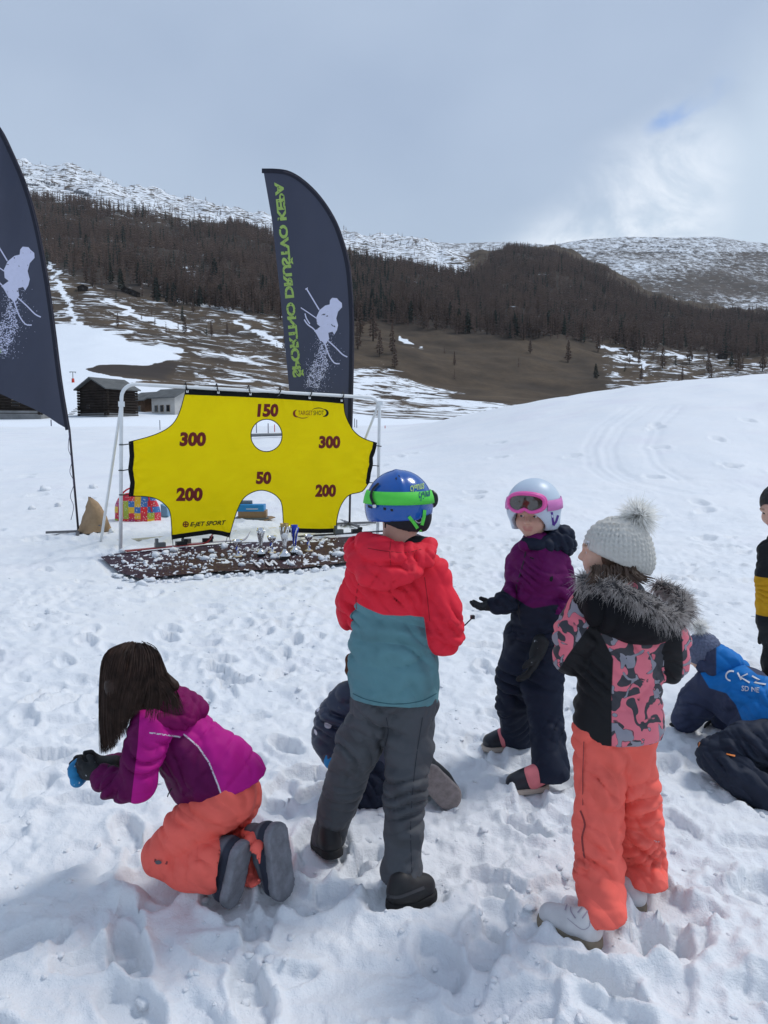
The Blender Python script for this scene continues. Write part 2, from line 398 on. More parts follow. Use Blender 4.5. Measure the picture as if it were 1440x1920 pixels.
# ------------------------------------------------------------------ hillside behind
KD = np.array([55, 100, 200, 350, 500, 900, 1300.0])
KPX = np.array([-700, 0, 200, 510, 700, 820, 900, 965, 1040, 1100, 1200, 1320, 1440, 2100.0])
KPY = np.array([
    [812, 781, 700, 600, 540, 370, 300],
    [812, 781, 705, 612, 550, 380, 314],
    [812, 781, 700, 602, 548, 402, 352],
    [812, 785, 738, 668, 592, 464, 424],
    [815, 795, 765, 695, 612, 494, 457],
    [815, 798, 772, 728, 632, 510, 472],
    [815, 798, 775, 738, 640, 530, 490],
    [815, 798, 777, 742, 642, 505, 464],
    [818, 800, 780, 748, 648, 520, 476],
    [818, 800, 785, 750, 660, 545, 496],
    [818, 800, 780, 742, 680, 582, 556],
    [818, 800, 770, 730, 688, 604, 588],
    [818, 800, 765, 722, 690, 612, 590],
    [818, 800, 760, 715, 680, 600, 580]], float)
H_AZ = np.radians(np.linspace(-75, 75, 301)); H_LD = np.linspace(math.log(55), math.log(1500), 160)
def _hill_table():
    px = CXP + F_PX * np.tan(np.clip(H_AZ, -math.radians(52), math.radians(52)))
    d = np.exp(H_LD)
    prof = np.stack([np.interp(px, KPX, KPY[:, k]) for k in range(7)], -1)         # (az, knot)
    T = np.stack([np.interp(H_LD, np.log(KD), prof[i]) for i in range(len(px))], 0)
    for _ in range(5):                                                             # soften the creases
        T[:, 1:-1] = (T[:, :-2] + 2 * T[:, 1:-1] + T[:, 2:]) / 4
        T[1:-1] = (T[:-2] + 2 * T[1:-1] + T[2:]) / 4
    # beyond the ridge the land falls away
    back = np.clip(d - 1300, 0, None)[None, :]
    fall = 1 - 0.6 * sstep(math.radians(40), math.radians(75), np.abs(H_AZ))[:, None]
    yd = d[None, :] * np.cos(H_AZ)[:, None] * 0 + d[None, :]                        # table is by depth
    Z = CAM_H + (HORIZ - T) / F_PX * yd * fall - 0.55 * back
    return Z
HT = _hill_table()
def hill_z(x, y):
    """height of the hillside (world x, depth y)"""
    x = np.asarray(x, float); y = np.asarray(y, float)
    az = np.arctan2(x, y); ld = np.log(np.clip(y, 56, 1490))
    fa = np.clip((az - H_AZ[0]) / (H_AZ[1] - H_AZ[0]), 0, len(H_AZ) - 1.001); fl = np.clip((ld - H_LD[0]) / (H_LD[1] - H_LD[0]), 0, len(H_LD) - 1.001)
    i = fa.astype(int); j = fl.astype(int); a = fa - i; b = fl - j
    z = HT[i, j] * (1 - a) * (1 - b) + HT[i + 1, j] * a * (1 - b) + HT[i, j + 1] * (1 - a) * b + HT[i + 1, j + 1] * a * b
    n = gnoise2(x / 90, y / 90, 61) * 0.012 + gnoise2(x / 34, y / 34, 62) * 0.006 + gnoise2(x / 13, y / 13, 63) * 0.003
    return z + n * y * sstep(80, 300, y) * (0.6 + 0.4 * sstep(300, 700, y))
def seg_d(px, py, pts):
    d = np.full(px.shape, 1e9)
    for (ax, ay), (bx, by) in zip(pts[:-1], pts[1:]):
        L2 = (bx - ax) ** 2 + (by - ay) ** 2
        t = np.clip(((px - ax) * (bx - ax) + (py - ay) * (by - ay)) / L2, 0, 1)
        d = np.minimum(d, np.hypot(px - ax - t * (bx - ax), py - ay - t * (by - ay)))
    return d
FOREST_LO = [(-800, 480), (60, 490), (105, 500), (200, 548), (300, 560), (430, 585), (530, 590), (660, 610), (700, 606), (800, 624), (900, 632), (1060, 634), (1200, 654), (1440, 674), (2200, 676)]
FOREST_HI = [(-800, 340), (65, 372), (280, 408), (440, 425), (510, 445), (660, 482), (760, 500), (880, 520), (925, 484), (965, 466), (1040, 478), (1130, 512), (1200, 560), (1300, 592), (1440, 596), (2200, 590)]
def forest_mask(px, py):
    lo = np.interp(px, *zip(*FOREST_LO)); hi = np.interp(px, *zip(*FOREST_HI))
    return (py < lo) & (py > hi)
def hill_mat(name, far=False):
    m = bpy.data.materials.new(name); m.use_nodes = True; nt = m.node_tree; b = nt.nodes['Principled BSDF']
    pos = nt.nodes.new('ShaderNodeNewGeometry').outputs['Position']
    if far: st = noise_n(nt, 1.0, 8, 0.78, pos, (0.05, 0.02, 0.09), 0.5)
    else: st = noise_n(nt, 1.0, 6, 0.66, pos, (0.075, 0.055, 0.30), 1.2)
    den = attr_n(nt, 'snow')
    sub = nt.nodes.new('ShaderNodeMath'); sub.operation = 'ADD'; nt.links.new(st, sub.inputs[0]); nt.links.new(den, sub.inputs[1])
    fac = mrange(nt, sub.outputs[0], 0.93 if far else 0.965, 1.09 if far else 1.045)
    g1 = noise_n(nt, 1.0, 6, 0.65, pos, (0.03, 0.03, 0.06)); g2 = noise_n(nt, 0.35, 5, 0.7, pos)
    br = mixc(nt, mrange(nt, g1, 0.32, 0.68), (0.045, 0.035, 0.027), (0.115, 0.084, 0.056))
    br = mixc(nt, mrange(nt, g2, 0.45, 0.75, 0, 0.6), br, (0.045, 0.037, 0.032))
    br = mixc(nt, attr_n(nt, 'dark'), br, (0.045, 0.037, 0.034))
    c = mixc(nt, fac, br, (0.80, 0.84, 0.89))
    nt.links.new(c, b.inputs['Base Color']); b.inputs['Roughness'].default_value = 0.9; b.inputs['Specular IOR Level'].default_value = 0.1
    bp = nt.nodes.new('ShaderNodeBump'); bp.inputs['Strength'].default_value = 0.6; bp.inputs['Distance'].default_value = 1.2
    nt.links.new(g1, bp.inputs['Height']); nt.links.new(bp.outputs[0], b.inputs['Normal'])
    return m
def build_hill():
    az = np.concatenate([np.radians(np.linspace(-75, -32, 60))[:-1], np.radians(np.linspace(-32, 32, 620)), np.radians(np.linspace(32, 75, 60))[1:]])
    d = np.exp(np.linspace(math.log(56), math.log(1480), 330))
    A, Dp = np.meshgrid(az, d); X = Dp * np.tan(np.clip(A, -1.3, 1.3)); Y = Dp
    Z = hill_z(X, Y)
    px, py = px_of(X, Y, Z)
    px0, py0 = px, py
    px = px + 26 * gnoise2(X / 22, Y / 22, 91) + 14 * gnoise2(X / 8, Y / 8, 92); py = py + 7 * gnoise2(X / 18, Y / 18, 93) + 4 * gnoise2(X / 6, Y / 6, 94)
    S = np.full(px.shape, 0.30)
    lo = np.interp(px, *zip(*FOREST_LO)); hi = np.interp(px, *zip(*FOREST_HI))
    below = py >= lo; above = py <= hi
    S[forest_mask(px, py)] = 0.34
    S[above] = 0.535
    S[above & (px > 880)] = 0.30
    # slopes below the wood
    left = below & (px < 560); S[left] = 0.425
    S[below & (px < 560) & (py > 690)] = 0.45
    S[below & (px >= 560) & (py > 690) & (px < 1010)] = 0.525
    mead = in_poly(px, py, [(690, 600), (800, 622), (1060, 634), (1190, 665), (1215, 720), (1090, 760), (1000, 768), (880, 745), (760, 700), (690, 660)])
    S[mead] = 0.18
    S[below & (px > 1130) & (py < 740)] = 0.44
    piste = in_poly(px, py, [(-900, 600), (90, 608), (160, 618), (250, 640), (342, 666), (300, 680), (215, 683), (165, 690), (185, 706), (255, 716), (350, 738), (430, 830), (-900, 830)])
    S[piste] = 1.2
    S[below & (Y < 130) & (px > 420)] = 0.8
    DK = np.zeros(px.shape)
    DK[in_poly(px, py, [(170, 690), (215, 684), (300, 681), (330, 690), (300, 712), (190, 704)])] = 0.8
    DK[forest_mask(px, py)] = 0.7
    S[DK == 0.8] = 0.12
    hard = S > 1.1
    for _ in range(5):
        S[1:-1] = (S[:-2] + S[1:-1] * 2 + S[2:]) / 4; S[:, 1:-1] = (S[:, :-2] + S[:, 1:-1] * 2 + S[:, 2:]) / 4
        DK[1:-1] = (DK[:-2] + DK[1:-1] * 2 + DK[2:]) / 4; DK[:, 1:-1] = (DK[:, :-2] + DK[:, 1:-1] * 2 + DK[:, 2:]) / 4
    S[hard] = 1.2
    def streak(pts, w, amt):
        S[:] = np.maximum(S, amt * np.exp(-(seg_d((px + px0) / 2, (py + py0) / 2, pts) / w) ** 2 * 0.7))
    streak([(200, 562), (255, 592), (350, 618)], 5, 0.78); streak([(440, 600), (500, 632), (545, 660)], 4, 0.72)
    streak([(98, 500), (125, 560), (140, 600), (165, 618)], 7, 0.70); streak([(1130, 648), (1175, 668), (1215, 690)], 3.5, 0.78)
    streak([(750, 634), (790, 652)], 3, 0.7); streak([(300, 640), (420, 665), (520, 690)], 8, 0.52); streak([(1235, 660), (1300, 672)], 4, 0.65)
    streak([(330, 560), (420, 580), (520, 610)], 6, 0.58); streak([(340, 505), (365, 525)], 6, 0.7)
    n, mth = X.shape
    v = np.stack([X, Y, Z], -1).reshape(-1, 3)
    i = np.arange(n - 1)[:, None]; j = np.arange(mth - 1)[None, :]
    q = np.stack([i * mth + j, i * mth + j + 1, (i + 1) * mth + j + 1, (i + 1) * mth + j], -1).reshape(-1, 4)
    me = mesh_np('hillside', v, q, hill_mat('hillside'), attrs={'snow': S, 'dark': DK})
    o = link('hillside', me); tag(o, kind='structure')
build_hill()
# the higher mountain behind, right of the middle
RIDGE = [(-400, 520), (560, 500), (640, 447), (700, 458), (760, 464), (850, 470), (940, 466), (1020, 470), (1080, 462), (1160, 457), (1250, 458), (1320, 457), (1380, 466), (1440, 470), (1700, 500), (2400, 520)]
def build_mountain():
    px = np.linspace(380, 2000, 420); d = np.linspace(1700, 3600, 150)
    PX, Dp = np.meshgrid(px, d)
    X = (PX - CXP) / F_PX * Dp; Y = Dp
    t = (Dp - 1700) / (3000 - 1700)
    ry = np.interp(PX, *zip(*RIDGE))
    py = 640 + (ry - 640) * np.clip(t, 0, 1) ** 0.85
    Z = CAM_H + (HORIZ - py) / F_PX * Dp - 0.35 * np.clip(Dp - 3000, 0, None)
    Z = Z + (gnoise2(X / 260, Y / 260, 71) * 16 + gnoise2(X / 90, Y / 90, 72) * 7) * sstep(0.05, 0.4, t) * (1 - 0.75 * sstep(0.85, 1.0, t))
    qx, qy = px_of(X, Y, Z)
    S = 0.425 + 0.05 * sstep(540, 470, qy) + 0.10 * gnoise2(X / 300, Y / 300, 74)
    S = np.where(qx < 900, 0.52, S)
    S = np.maximum(S, 0.52 * sstep(482, 470, qy))
    n, mth = X.shape
    v = np.stack([X, Y, Z], -1).reshape(-1, 3)
    i = np.arange(n - 1)[:, None]; j = np.arange(mth - 1)[None, :]
    q = np.stack([i * mth + j, i * mth + j + 1, (i + 1) * mth + j + 1, (i + 1) * mth + j], -1).reshape(-1, 4)
    me = mesh_np('mountain', v, q, hill_mat('mountain', True), attrs={'snow': S, 'dark': np.full(S.shape, 0.3)})
    o = link('mountain', me); tag(o, kind='structure')
    # avalanche barriers under the summit
    for k, (x0, y0, x1) in enumerate(((1150, 464, 1330), (1190, 474, 1300), (1060, 476, 1150))):
        n = int((x1 - x0) / 5)
        for i in range(n):
            pxx = x0 + (x1 - x0) * i / n + random.Random(i + k).uniform(-1, 1)
            col = int(np.clip((pxx - 380) / (2000 - 380) * (len(px) - 1), 0, len(px) - 1))
            row = int(np.argmin(np.abs(qy[:, col] - y0 - random.Random(i * 7 + k).uniform(-0.6, 0.6))))
            o = link('avalanche_barrier', barrier_mesh(), loc=(X[row, col], Y[row, col], Z[row, col])); o.scale = (2.2, 2.2, 1.5)
            tag(o, 'small dark avalanche barrier under the far summit', 'avalanche barrier', 'avalanche barriers on the far mountain')
_bar = []
def barrier_mesh():
    if not _bar:
        vs, fs = [], []
        for z0, z1 in ((-1.5, 0.7), (1.1, 1.8), (2.2, 2.9)):
            b0 = len(vs)
            for dx in (-1.6, 1.6):
                for dy in (0, 0.5):
                    for dz in (z0, z1): vs.append((dx, dy + dz * 0.3, dz))
            fs += [(b0, b0 + 1, b0 + 5, b0 + 4), (b0 + 2, b0 + 6, b0 + 7, b0 + 3), (b0, b0 + 2, b0 + 3, b0 + 1), (b0 + 4, b0 + 5, b0 + 7, b0 + 6), (b0 + 1, b0 + 3, b0 + 7, b0 + 5), (b0, b0 + 4, b0 + 6, b0 + 2)]
        for xx in (-1.3, 1.1):
            b0 = len(vs)
            for dx in (0, 0.25):
                for dy in (-0.2, 0.05):
                    for dz in (-1.5, 3.1): vs.append((xx + dx, dy + dz * 0.3, dz))
            fs += [(b0, b0 + 1, b0 + 5, b0 + 4), (b0 + 2, b0 + 6, b0 + 7, b0 + 3), (b0, b0 + 2, b0 + 3, b0 + 1), (b0 + 4, b0 + 5, b0 + 7, b0 + 6), (b0 + 1, b0 + 3, b0 + 7, b0 + 5), (b0, b0 + 4, b0 + 6, b0 + 2)]
        _bar.append(mesh_np('avalanche_barrier', np.array(vs), np.array(fs), mat('barrier_steel', (0.10, 0.10, 0.11), 0.6, vscale=2), False))
    return _bar[0]
build_mountain()
def left_barriers():
    for k, (x0, y0, x1, y1) in enumerate(((48, 326, 100, 330), (50, 334, 115, 341), (52, 344, 130, 352), (110, 340, 200, 366), (150, 352, 205, 372))):
        n = int((x1 - x0) / 4.4)
        for i in range(n):
            pxx = x0 + (x1 - x0) * i / n; pyy = y0 + (y1 - y0) * i / n
            Y = np.linspace(900, 1300, 120); x = (pxx - CXP) / F_PX * Y * (_c + _s * 0.3); z = hill_z(x, Y); a, b = px_of(x, Y, z)
            j = int(np.argmin(np.abs(b - pyy)))
            o = link('avalanche_barrier', barrier_mesh(), loc=(x[j], Y[j], z[j]))
            tag(o, 'small dark avalanche barrier on the snowy ridge above the larch wood', 'avalanche barrier', 'avalanche barriers on the near ridge')
left_barriers()

# ------------------------------------------------------------------ larches and spruces
def tree_proto(kind, seed):
    """unit-height tree: (trunk verts, trunk tris, crown verts, crown tris)"""
    r = random.Random(seed); tv, tf, cv, cf = [], [], [], []
    for k in range(2):
        for a in range(4):
            rr = 0.016 if k == 0 else 0.003
            tv.append((rr * math.cos(a * 1.571), rr * math.sin(a * 1.571), -0.06 if k == 0 else 0.97))
    for a in range(4): tf += [(a, (a + 1) % 4, 4 + (a + 1) % 4), (a, 4 + (a + 1) % 4, 4 + a)]
    nb = 46 if kind == 'larch' else 54
    for i in range(nb):
        t = 0.10 + 0.88 * (i + r.random()) / nb
        a = i * 2.4 + r.uniform(-0.4, 0.4)
        wmax = (0.155 if kind == 'larch' else 0.19) * (1 - t) ** 0.75 + 0.012
        if t < 0.22: wmax *= 0.55 + 2 * (t - 0.1)
        L = wmax * r.uniform(0.65, 1.15)
        ca, sa = math.cos(a), math.sin(a)
        dz = -L * (0.15 if kind == 'larch' else 0.45) + r.uniform(-0.012, 0.012)
        b0 = len(cv); hw = 0.017 if kind == 'larch' else 0.036
        hw *= r.uniform(0.7, 1.3)
        cv += [(0, 0, t + 0.022), (0, 0, t - 0.012), (L * ca - hw * sa, L * sa + hw * ca, t + dz), (L * ca + hw * sa, L * sa - hw * ca, t + dz),
               (L * 0.75 * ca, L * 0.75 * sa, t + dz + (0.05 if kind == 'larch' else 0.02)), (L * 0.6 * ca, L * 0.6 * sa, t + dz - 0.035)]
        cf += [(b0, b0 + 2, b0 + 3), (b0 + 1, b0 + 3, b0 + 2), (b0, b0 + 5, b0 + 4)]
    return np.array(tv), np.array(tf), np.array(cv), np.array(cf)
def tree_light(kind, seed):
    r = random.Random(seed + 50); cv, cf = [], []
    nb = 24
    for i in range(nb):
        t = 0.08 + 0.88 * (i + r.random()) / nb; a = i * 2.4 + r.uniform(-0.5, 0.5)
        L = ((0.16 if kind == 'larch' else 0.19) * (1 - t) ** 0.7 + 0.015) * r.uniform(0.7, 1.2); ca, sa = math.cos(a), math.sin(a); hw = 0.045 * r.uniform(0.6, 1.2) * (1.2 - 0.6 * t)
        dz = -L * (0.05 if kind == 'larch' else 0.4); b0 = len(cv)
        cv += [(L * ca, L * sa, t + dz + 0.03), (-0.01 * ca, -0.01 * sa, t + hw), (-0.01 * ca, -0.01 * sa, t - hw)]; cf.append((b0, b0 + 1, b0 + 2))
    for k in range(2):
        b0 = len(cv); cv += [(0.014 - 0.028 * k, 0.014, -0.06), (-0.014 + 0.028 * k, -0.014, -0.06), (0, 0, 1.0)]; cf.append((b0, b0 + 1, b0 + 2))
    return np.array(cv), np.array(cf)
LIGHT = {k: [tree_light(k, s) for s in range(6)] for k in ('larch', 'spruce')}
PROTOS = {k: [tree_proto(k, s) for s in range(4)] for k in ('larch', 'spruce')}
def tree_mat(name, c1, c2):
    m = bpy.data.materials.new(name); m.use_nodes = True; nt = m.node_tree; b = nt.nodes['Principled BSDF']
    pos = nt.nodes.new('ShaderNodeNewGeometry').outputs['Position']
    n = noise_n(nt, 0.03, 4, 0.7, pos); n2 = noise_n(nt, 0.6, 2, 0.5, pos)
    c = mixc(nt, mrange(nt, n, 0.35, 0.65), c1, c2); c = mixc(nt, mrange(nt, n2, 0.35, 0.7, 0, 0.5), c, tuple(x * 0.6 for x in c1))
    nt.links.new(c, b.inputs['Base Color']); b.inputs['Roughness'].default_value = 0.95; b.inputs['Specular IOR Level'].default_value = 0.05
    return m
M_LARCH = tree_mat('larch_twigs', (0.14, 0.100, 0.084), (0.225, 0.155, 0.122))
M_SPRUCE = tree_mat('spruce_needles', (0.04, 0.052, 0.045), (0.06, 0.07, 0.055))
M_BARK = mat('bark', (0.05, 0.038, 0.03), 0.95, 0.05)
def plant_forest():
    r = np.random.default_rng(21)
    spots = []
    N = 88000
    dd = np.sqrt(r.uniform(330 ** 2, 1330 ** 2, N)); aa = np.radians(r.uniform(-34, 34, N))
    x = dd * np.tan(aa); y = dd
    z = hill_z(x, y); px, py = px_of(x, y, z)
    lo = np.interp(px, *zip(*FOREST_LO)) + 14 * gnoise2(x / 40, y / 40, 81); hi = np.interp(px, *zip(*FOREST_HI)) + 6 * gnoise2(x / 30, y / 30, 82)
    ok = (py < lo) & (py > hi)
    dens = gnoise2(x / 70, y / 70, 83) + 0.5 * gnoise2(x / 25, y / 25, 84)
    thin = np.where(px < 540, 0.0, 0.25)
    keep = ok & (r.uniform(0, 1, N) < np.clip(0.46 + 0.55 * dens + thin, 0.05, 1)) & (px > -500) & (px < 1950)
    # scattered single trees: below the wood and on the ridge
    scat = (~ok) & (r.uniform(0, 1, N) < np.where(py <= hi, 0.013, np.where((px < 560) | (px > 1080), 0.012, 0.003))) & (py < lo + 75) & (y > 300)
    rows = np.where(keep | scat)[0]
    for i in rows:
        k = 'spruce' if r.uniform() < (0.10 if not scat[i] else 0.12) + (0.25 if 640 < px[i] < 730 else 0) else 'larch'
        h = r.uniform(8, 15) * (1.15 if r.uniform() < 0.12 else 1) if not scat[i] else r.uniform(4, 10)
        spots.append((x[i], y[i], z[i], h, k, scat[i], px[i], py[i]))
    # extra lone trees on and below the meadow, at places the eye finds
    for (qx, qy, h, k) in ((700, 640, 26, 'larch'), (676, 628, 24, 'larch'), (740, 690, 15, 'larch'), (735, 665, 22, 'larch'), (712, 668, 18, 'larch'), (1060, 680, 16, 'larch'), (1115, 660, 17, 'larch'), (1235, 690, 15, 'larch'), (1320, 700, 17, 'larch'), (1285, 682, 17, 'larch'), (1375, 700, 15, 'larch'), (1420, 696, 16, 'larch'), (850, 712, 8, 'larch'),
                           (672, 655, 20, 'larch'), (1180, 645, 18, 'larch'), (530, 600, 20, 'larch'), (465, 585, 20, 'larch'), (400, 575, 17, 'larch'), (330, 560, 18, 'larch')):
        best = None
        for Y in np.linspace(200, 700, 200):
            xx = (qx - CXP) / F_PX * Y * 1.0; zz = float(hill_z(xx, Y)); a, b = px_of(xx, Y, zz)
            if best is None or abs(b - qy) < best[0]: best = (abs(b - qy), xx, Y, zz, a, b)
        spots.append((best[1], best[2], best[3], h * best[2] / 520, k, True, best[4], best[5]))
    # which show largest in the photograph
    inview = [s for s in spots if -20 < s[6] < 1460]
    inview.sort(key=lambda s: -(s[3] / s[1]) * (1.6 if s[5] else 1))
    single = inview[:290]; ids = set(id(s) for s in single)
    rest = [s for s in spots if id(s) not in ids]
    # stuff: everything else in one mesh per kind
    for k, nm, m in (('larch', 'larch_forest', M_LARCH), ('spruce', 'spruce_forest', M_SPRUCE)):
        V, T = [], []; base = 0
        for s in rest:
            if s[4] != k: continue
            cv, cf = LIGHT[k][int(r.integers(6))]
            a = r.uniform(0, 6.28); ca, sa = math.cos(a), math.sin(a); w = s[3] * r.uniform(0.9, 1.5)
            for vv, ff in ((cv, cf),):
                q = np.stack([(vv[:, 0] * ca - vv[:, 1] * sa) * w + s[0], (vv[:, 0] * sa + vv[:, 1] * ca) * w + s[1], vv[:, 2] * s[3] + s[2]], -1)
                V.append(q); T.append(ff + base); base += len(vv)
        o = link(nm, mesh_np(nm, np.concatenate(V), np.concatenate(T), m, False))
        tag(o, 'bare brown larch wood covering the hillside' if k == 'larch' else 'dark green spruces mixed into the larch wood', 'forest', kind='stuff')
    protos = {}
    for k in ('larch', 'spruce'):
        for i in range(4):
            tv, tf, cv, cf = PROTOS[k][i]
            protos[k, i] = (mesh_np(k + '_trunk', tv, tf, M_BARK, False), mesh_np(k + '_crown', cv, cf, M_LARCH if k == 'larch' else M_SPRUCE, False))
    for s in single:
        k = s[4]; i = int(r.integers(4)); t, c = protos[k, i]
        e = bpy.data.objects.new(k + '_tree', None); COL.objects.link(e); e.location = (s[0], s[1], s[2] - 0.2)
        w = s[3] * float(r.uniform(1.2, 1.8)); e.scale = (w, w, s[3]); e.rotation_euler = (0, 0, float(r.uniform(0, 6.28)))
        if s[5]: tag(e, 'lone bare larch standing clear of the wood' if k == 'larch' else 'lone dark spruce standing clear of the wood', 'tree', 'single trees round the wood')
        else: tag(e, 'bare brown larch along the lower edge of the wood' if k == 'larch' else 'dark green spruce along the lower edge of the wood', 'tree', 'trees at the edge of the wood')
        for nm, me in (('trunk', t), ('crown', c)):
            o = bpy.data.objects.new(nm, me); COL.objects.link(o); o.parent = e
    print('trees', len(spots), 'single', len(single))
plant_forest()

# ------------------------------------------------------------------ shape helpers
def bx(c, s, rz=0.0, tilt=None):                    # box verts/faces, c centre, s full size
    v = np.array([(x, y, z) for x in (-.5, .5) for y in (-.5, .5) for z in (-.5, .5)]) * np.array(s)
    R = Matrix.Rotation(rz, 3, 'Z')
    if tilt is not None: R = R @ tilt
    v = v @ np.array(R).T + np.array(c)
    f = np.array([(0, 1, 3, 2), (4, 6, 7, 5), (0, 4, 5, 1), (2, 3, 7, 6), (0, 2, 6, 4), (1, 5, 7, 3)])
    return v, f
def join(parts):
    V, Q, b = [], {}, 0
    for v, f in parts:
        f = np.asarray(f); V.append(np.asarray(v)); Q.setdefault(f.shape[1], []).append(f + b); b += len(v)
    return np.concatenate(V), [np.concatenate(q) for q in Q.values()]
def tube(pts, r, n=10, closed=False, cap=True):
    pts = [Vector(p) for p in pts]; m = len(pts); V = []; up = None
    rs = r if isinstance(r, (list, tuple, np.ndarray)) else [r] * m
    for i, p in enumerate(pts):
        a = pts[i - 1] if (i > 0 or closed) else p; b = pts[(i + 1) % m] if (i < m - 1 or closed) else p
        t = (b - a); t.normalize()
        if up is None:
            up = Vector((0, 0, 1)) if abs(t.z) < 0.9 else Vector((0, 1, 0))
        x = t.cross(up); x.normalize(); up = x.cross(t); up.normalize()
        for k in range(n):
            an = 2 * math.pi * k / n; V.append(p + (x * math.cos(an) + up * math.sin(an)) * rs[i])
    F = []
    for i in range(m if closed else m - 1):
        for k in range(n):
            j = (i + 1) % m
            F.append((i * n + k, i * n + (k + 1) % n, j * n + (k + 1) % n, j * n + k))
    V = np.array([tuple(v) for v in V]); fs = [np.array(F)]
    if cap and not closed: 
        V = np.vstack([V, [tuple(pts[0])], [tuple(pts[-1])]]); a, b = len(V) - 2, len(V) - 1
        fs.append(np.array([(a, (k + 1) % n, k) for k in range(n)] + [(b, (m - 1) * n + k, (m - 1) * n + (k + 1) % n) for k in range(n)]))
    return V, fs
def tube_obj(name, pts, r, m, parent=None, n=10, closed=False):
    v, f = tube(pts, r, n, closed); return link(name, mesh_np(name, v, f, m), parent)
def lathe(prof, n=20):
    V = [(r * math.cos(2 * math.pi * k / n), r * math.sin(2 * math.pi * k / n), z) for r, z in prof for k in range(n)]
    F = [(i * n + k, i * n + (k + 1) % n, (i + 1) * n + (k + 1) % n, (i + 1) * n + k) for i in range(len(prof) - 1) for k in range(n)]
    return np.array(V), np.array(F)
from mathutils.geometry import delaunay_2d_cdt
def fill2d(outline, holes=(), step=None, jitter=0.25):
    """triangulated 2-D sheet with inner points every `step`"""
    pts, edges = [], []
    for ring in [outline] + list(holes):
        b = len(pts); n = len(ring); pts += [Vector(p) for p in ring]; edges += [(b + i, b + (i + 1) % n) for i in range(n)]
    if step:
        r = random.Random(3); xs = [p[0] for p in outline]; ys = [p[1] for p in outline]
        gx = np.arange(min(xs), max(xs), step); gy = np.arange(min(ys), max(ys), step)
        GX, GY = np.meshgrid(gx, gy); GX = GX.ravel(); GY = GY.ravel()
        ok = in_poly(GX, GY, outline)
        for h in holes: ok &= ~in_poly(GX, GY, h)
        for x, y in zip(GX[ok], GY[ok]): pts.append(Vector((x + r.uniform(-1, 1) * step * jitter, y + r.uniform(-1, 1) * step * jitter)))
    v, e, f, *_ = delaunay_2d_cdt(pts, edges, [], 0, 1e-5)
    v = np.array([(p[0], p[1]) for p in v]); f = np.array([t for t in f if len(t) == 3])
    c = v[f].mean(1); ok = in_poly(c[:, 0], c[:, 1], outline)
    for h in holes: ok &= ~in_poly(c[:, 0], c[:, 1], h)
    return v, f[ok]
def resample(pts, step):
    out = []
    n = len(pts)
    for i in range(n):
        a, b = pts[i], pts[(i + 1) % n]; L = math.hypot(b[0] - a[0], b[1] - a[1]); k = max(1, int(L / step))
        for j in range(k): out.append((a[0] + (b[0] - a[0]) * j / k, a[1] + (b[1] - a[1]) * j / k))
    return out
def smooth_line(pts, k=6):                          # Catmull-Rom through points
    out = []; n = len(pts)
    for i in range(n - 1):
        p0 = pts[max(i - 1, 0)]; p1 = pts[i]; p2 = pts[i + 1]; p3 = pts[min(i + 2, n - 1)]
        for j in range(k):
            t = j / k
            out.append(tuple(0.5 * (2 * b + (c - a) * t + (2 * a - 5 * b + 4 * c - d) * t * t + (3 * b - a - 3 * c + d) * t ** 3) for a, b, c, d in zip(p0, p1, p2, p3)))
    out.append(tuple(pts[-1])); return out
_txt = {}
def text2d(s, bold=0.03, space=1.0, res=3):
    """2-D letters: verts (N,2) with cap height 1, tris"""
    key = (s, bold, space)
    if key in _txt: return _txt[key]
    cu = bpy.data.curves.new('t', 'FONT'); cu.body = s; cu.size = 1.0; cu.offset = bold; cu.space_character = space; cu.resolution_u = res; cu.fill_mode = 'FRONT'
    ob = bpy.data.objects.new('t', cu); COL.objects.link(ob)
    dg = bpy.context.evaluated_depsgraph_get(); dg.update()
    me = bpy.data.meshes.new_from_object(ob.evaluated_get(dg))
    v = np.empty(len(me.vertices) * 3); me.vertices.foreach_get('co', v); v = v.reshape(-1, 3)[:, :2]
    me.calc_loop_triangles(); t = np.empty(len(me.loop_triangles) * 3, np.int32); me.loop_triangles.foreach_get('vertices', t); t = t.reshape(-1, 3)
    bpy.data.objects.remove(ob); bpy.data.curves.remove(cu); bpy.data.meshes.remove(me)
    if len(v):
        lo = v.min(0); hi = v.max(0); v = (v - lo) / 0.73
    _txt[key] = (v, t); return v, t
def fit_text(s, x0, y0, x1, y1, bold=0.03, slant=0.0, space=1.0):
    """letters stretched into a box with y downwards (pixel space): x0,y0 top-left, x1,y1 bottom-right"""
    v, t = text2d(s, bold, space); w, h = v.max(0)
    u = v[:, 0] / w; q = v[:, 1] / h
    return np.stack([x0 + (x1 - x0) * u + slant * (q - 0.5) * abs(y1 - y0), y1 + (y0 - y1) * q], -1), t
def stroke2d(pts, w, closed=False):
    pts = [np.array(p, float) for p in pts]; L, R = [], []; n = len(pts)
    ws = w if isinstance(w, (list, tuple)) else [w] * n
    for i in range(n):
        a = pts[max(i - 1, 0)]; b = pts[min(i + 1, n - 1)]; t = (b - a) / (np.linalg.norm(b - a) + 1e-9); nn = np.array([-t[1], t[0]])
        L.append(pts[i] + nn * ws[i] / 2); R.append(pts[i] - nn * ws[i] / 2)
    v = np.array(L + R); f = [(i, i + 1, n + i + 1) for i in range(n - 1)] + [(i, n + i + 1, n + i) for i in range(n - 1)]
    return v, np.array(f)
def join2(parts):
    V, T, b = [], [], 0
    for v, t in parts: V.append(np.asarray(v)[:, :2]); T.append(np.asarray(t) + b); b += len(v)
    return np.concatenate(V), np.concatenate(T)

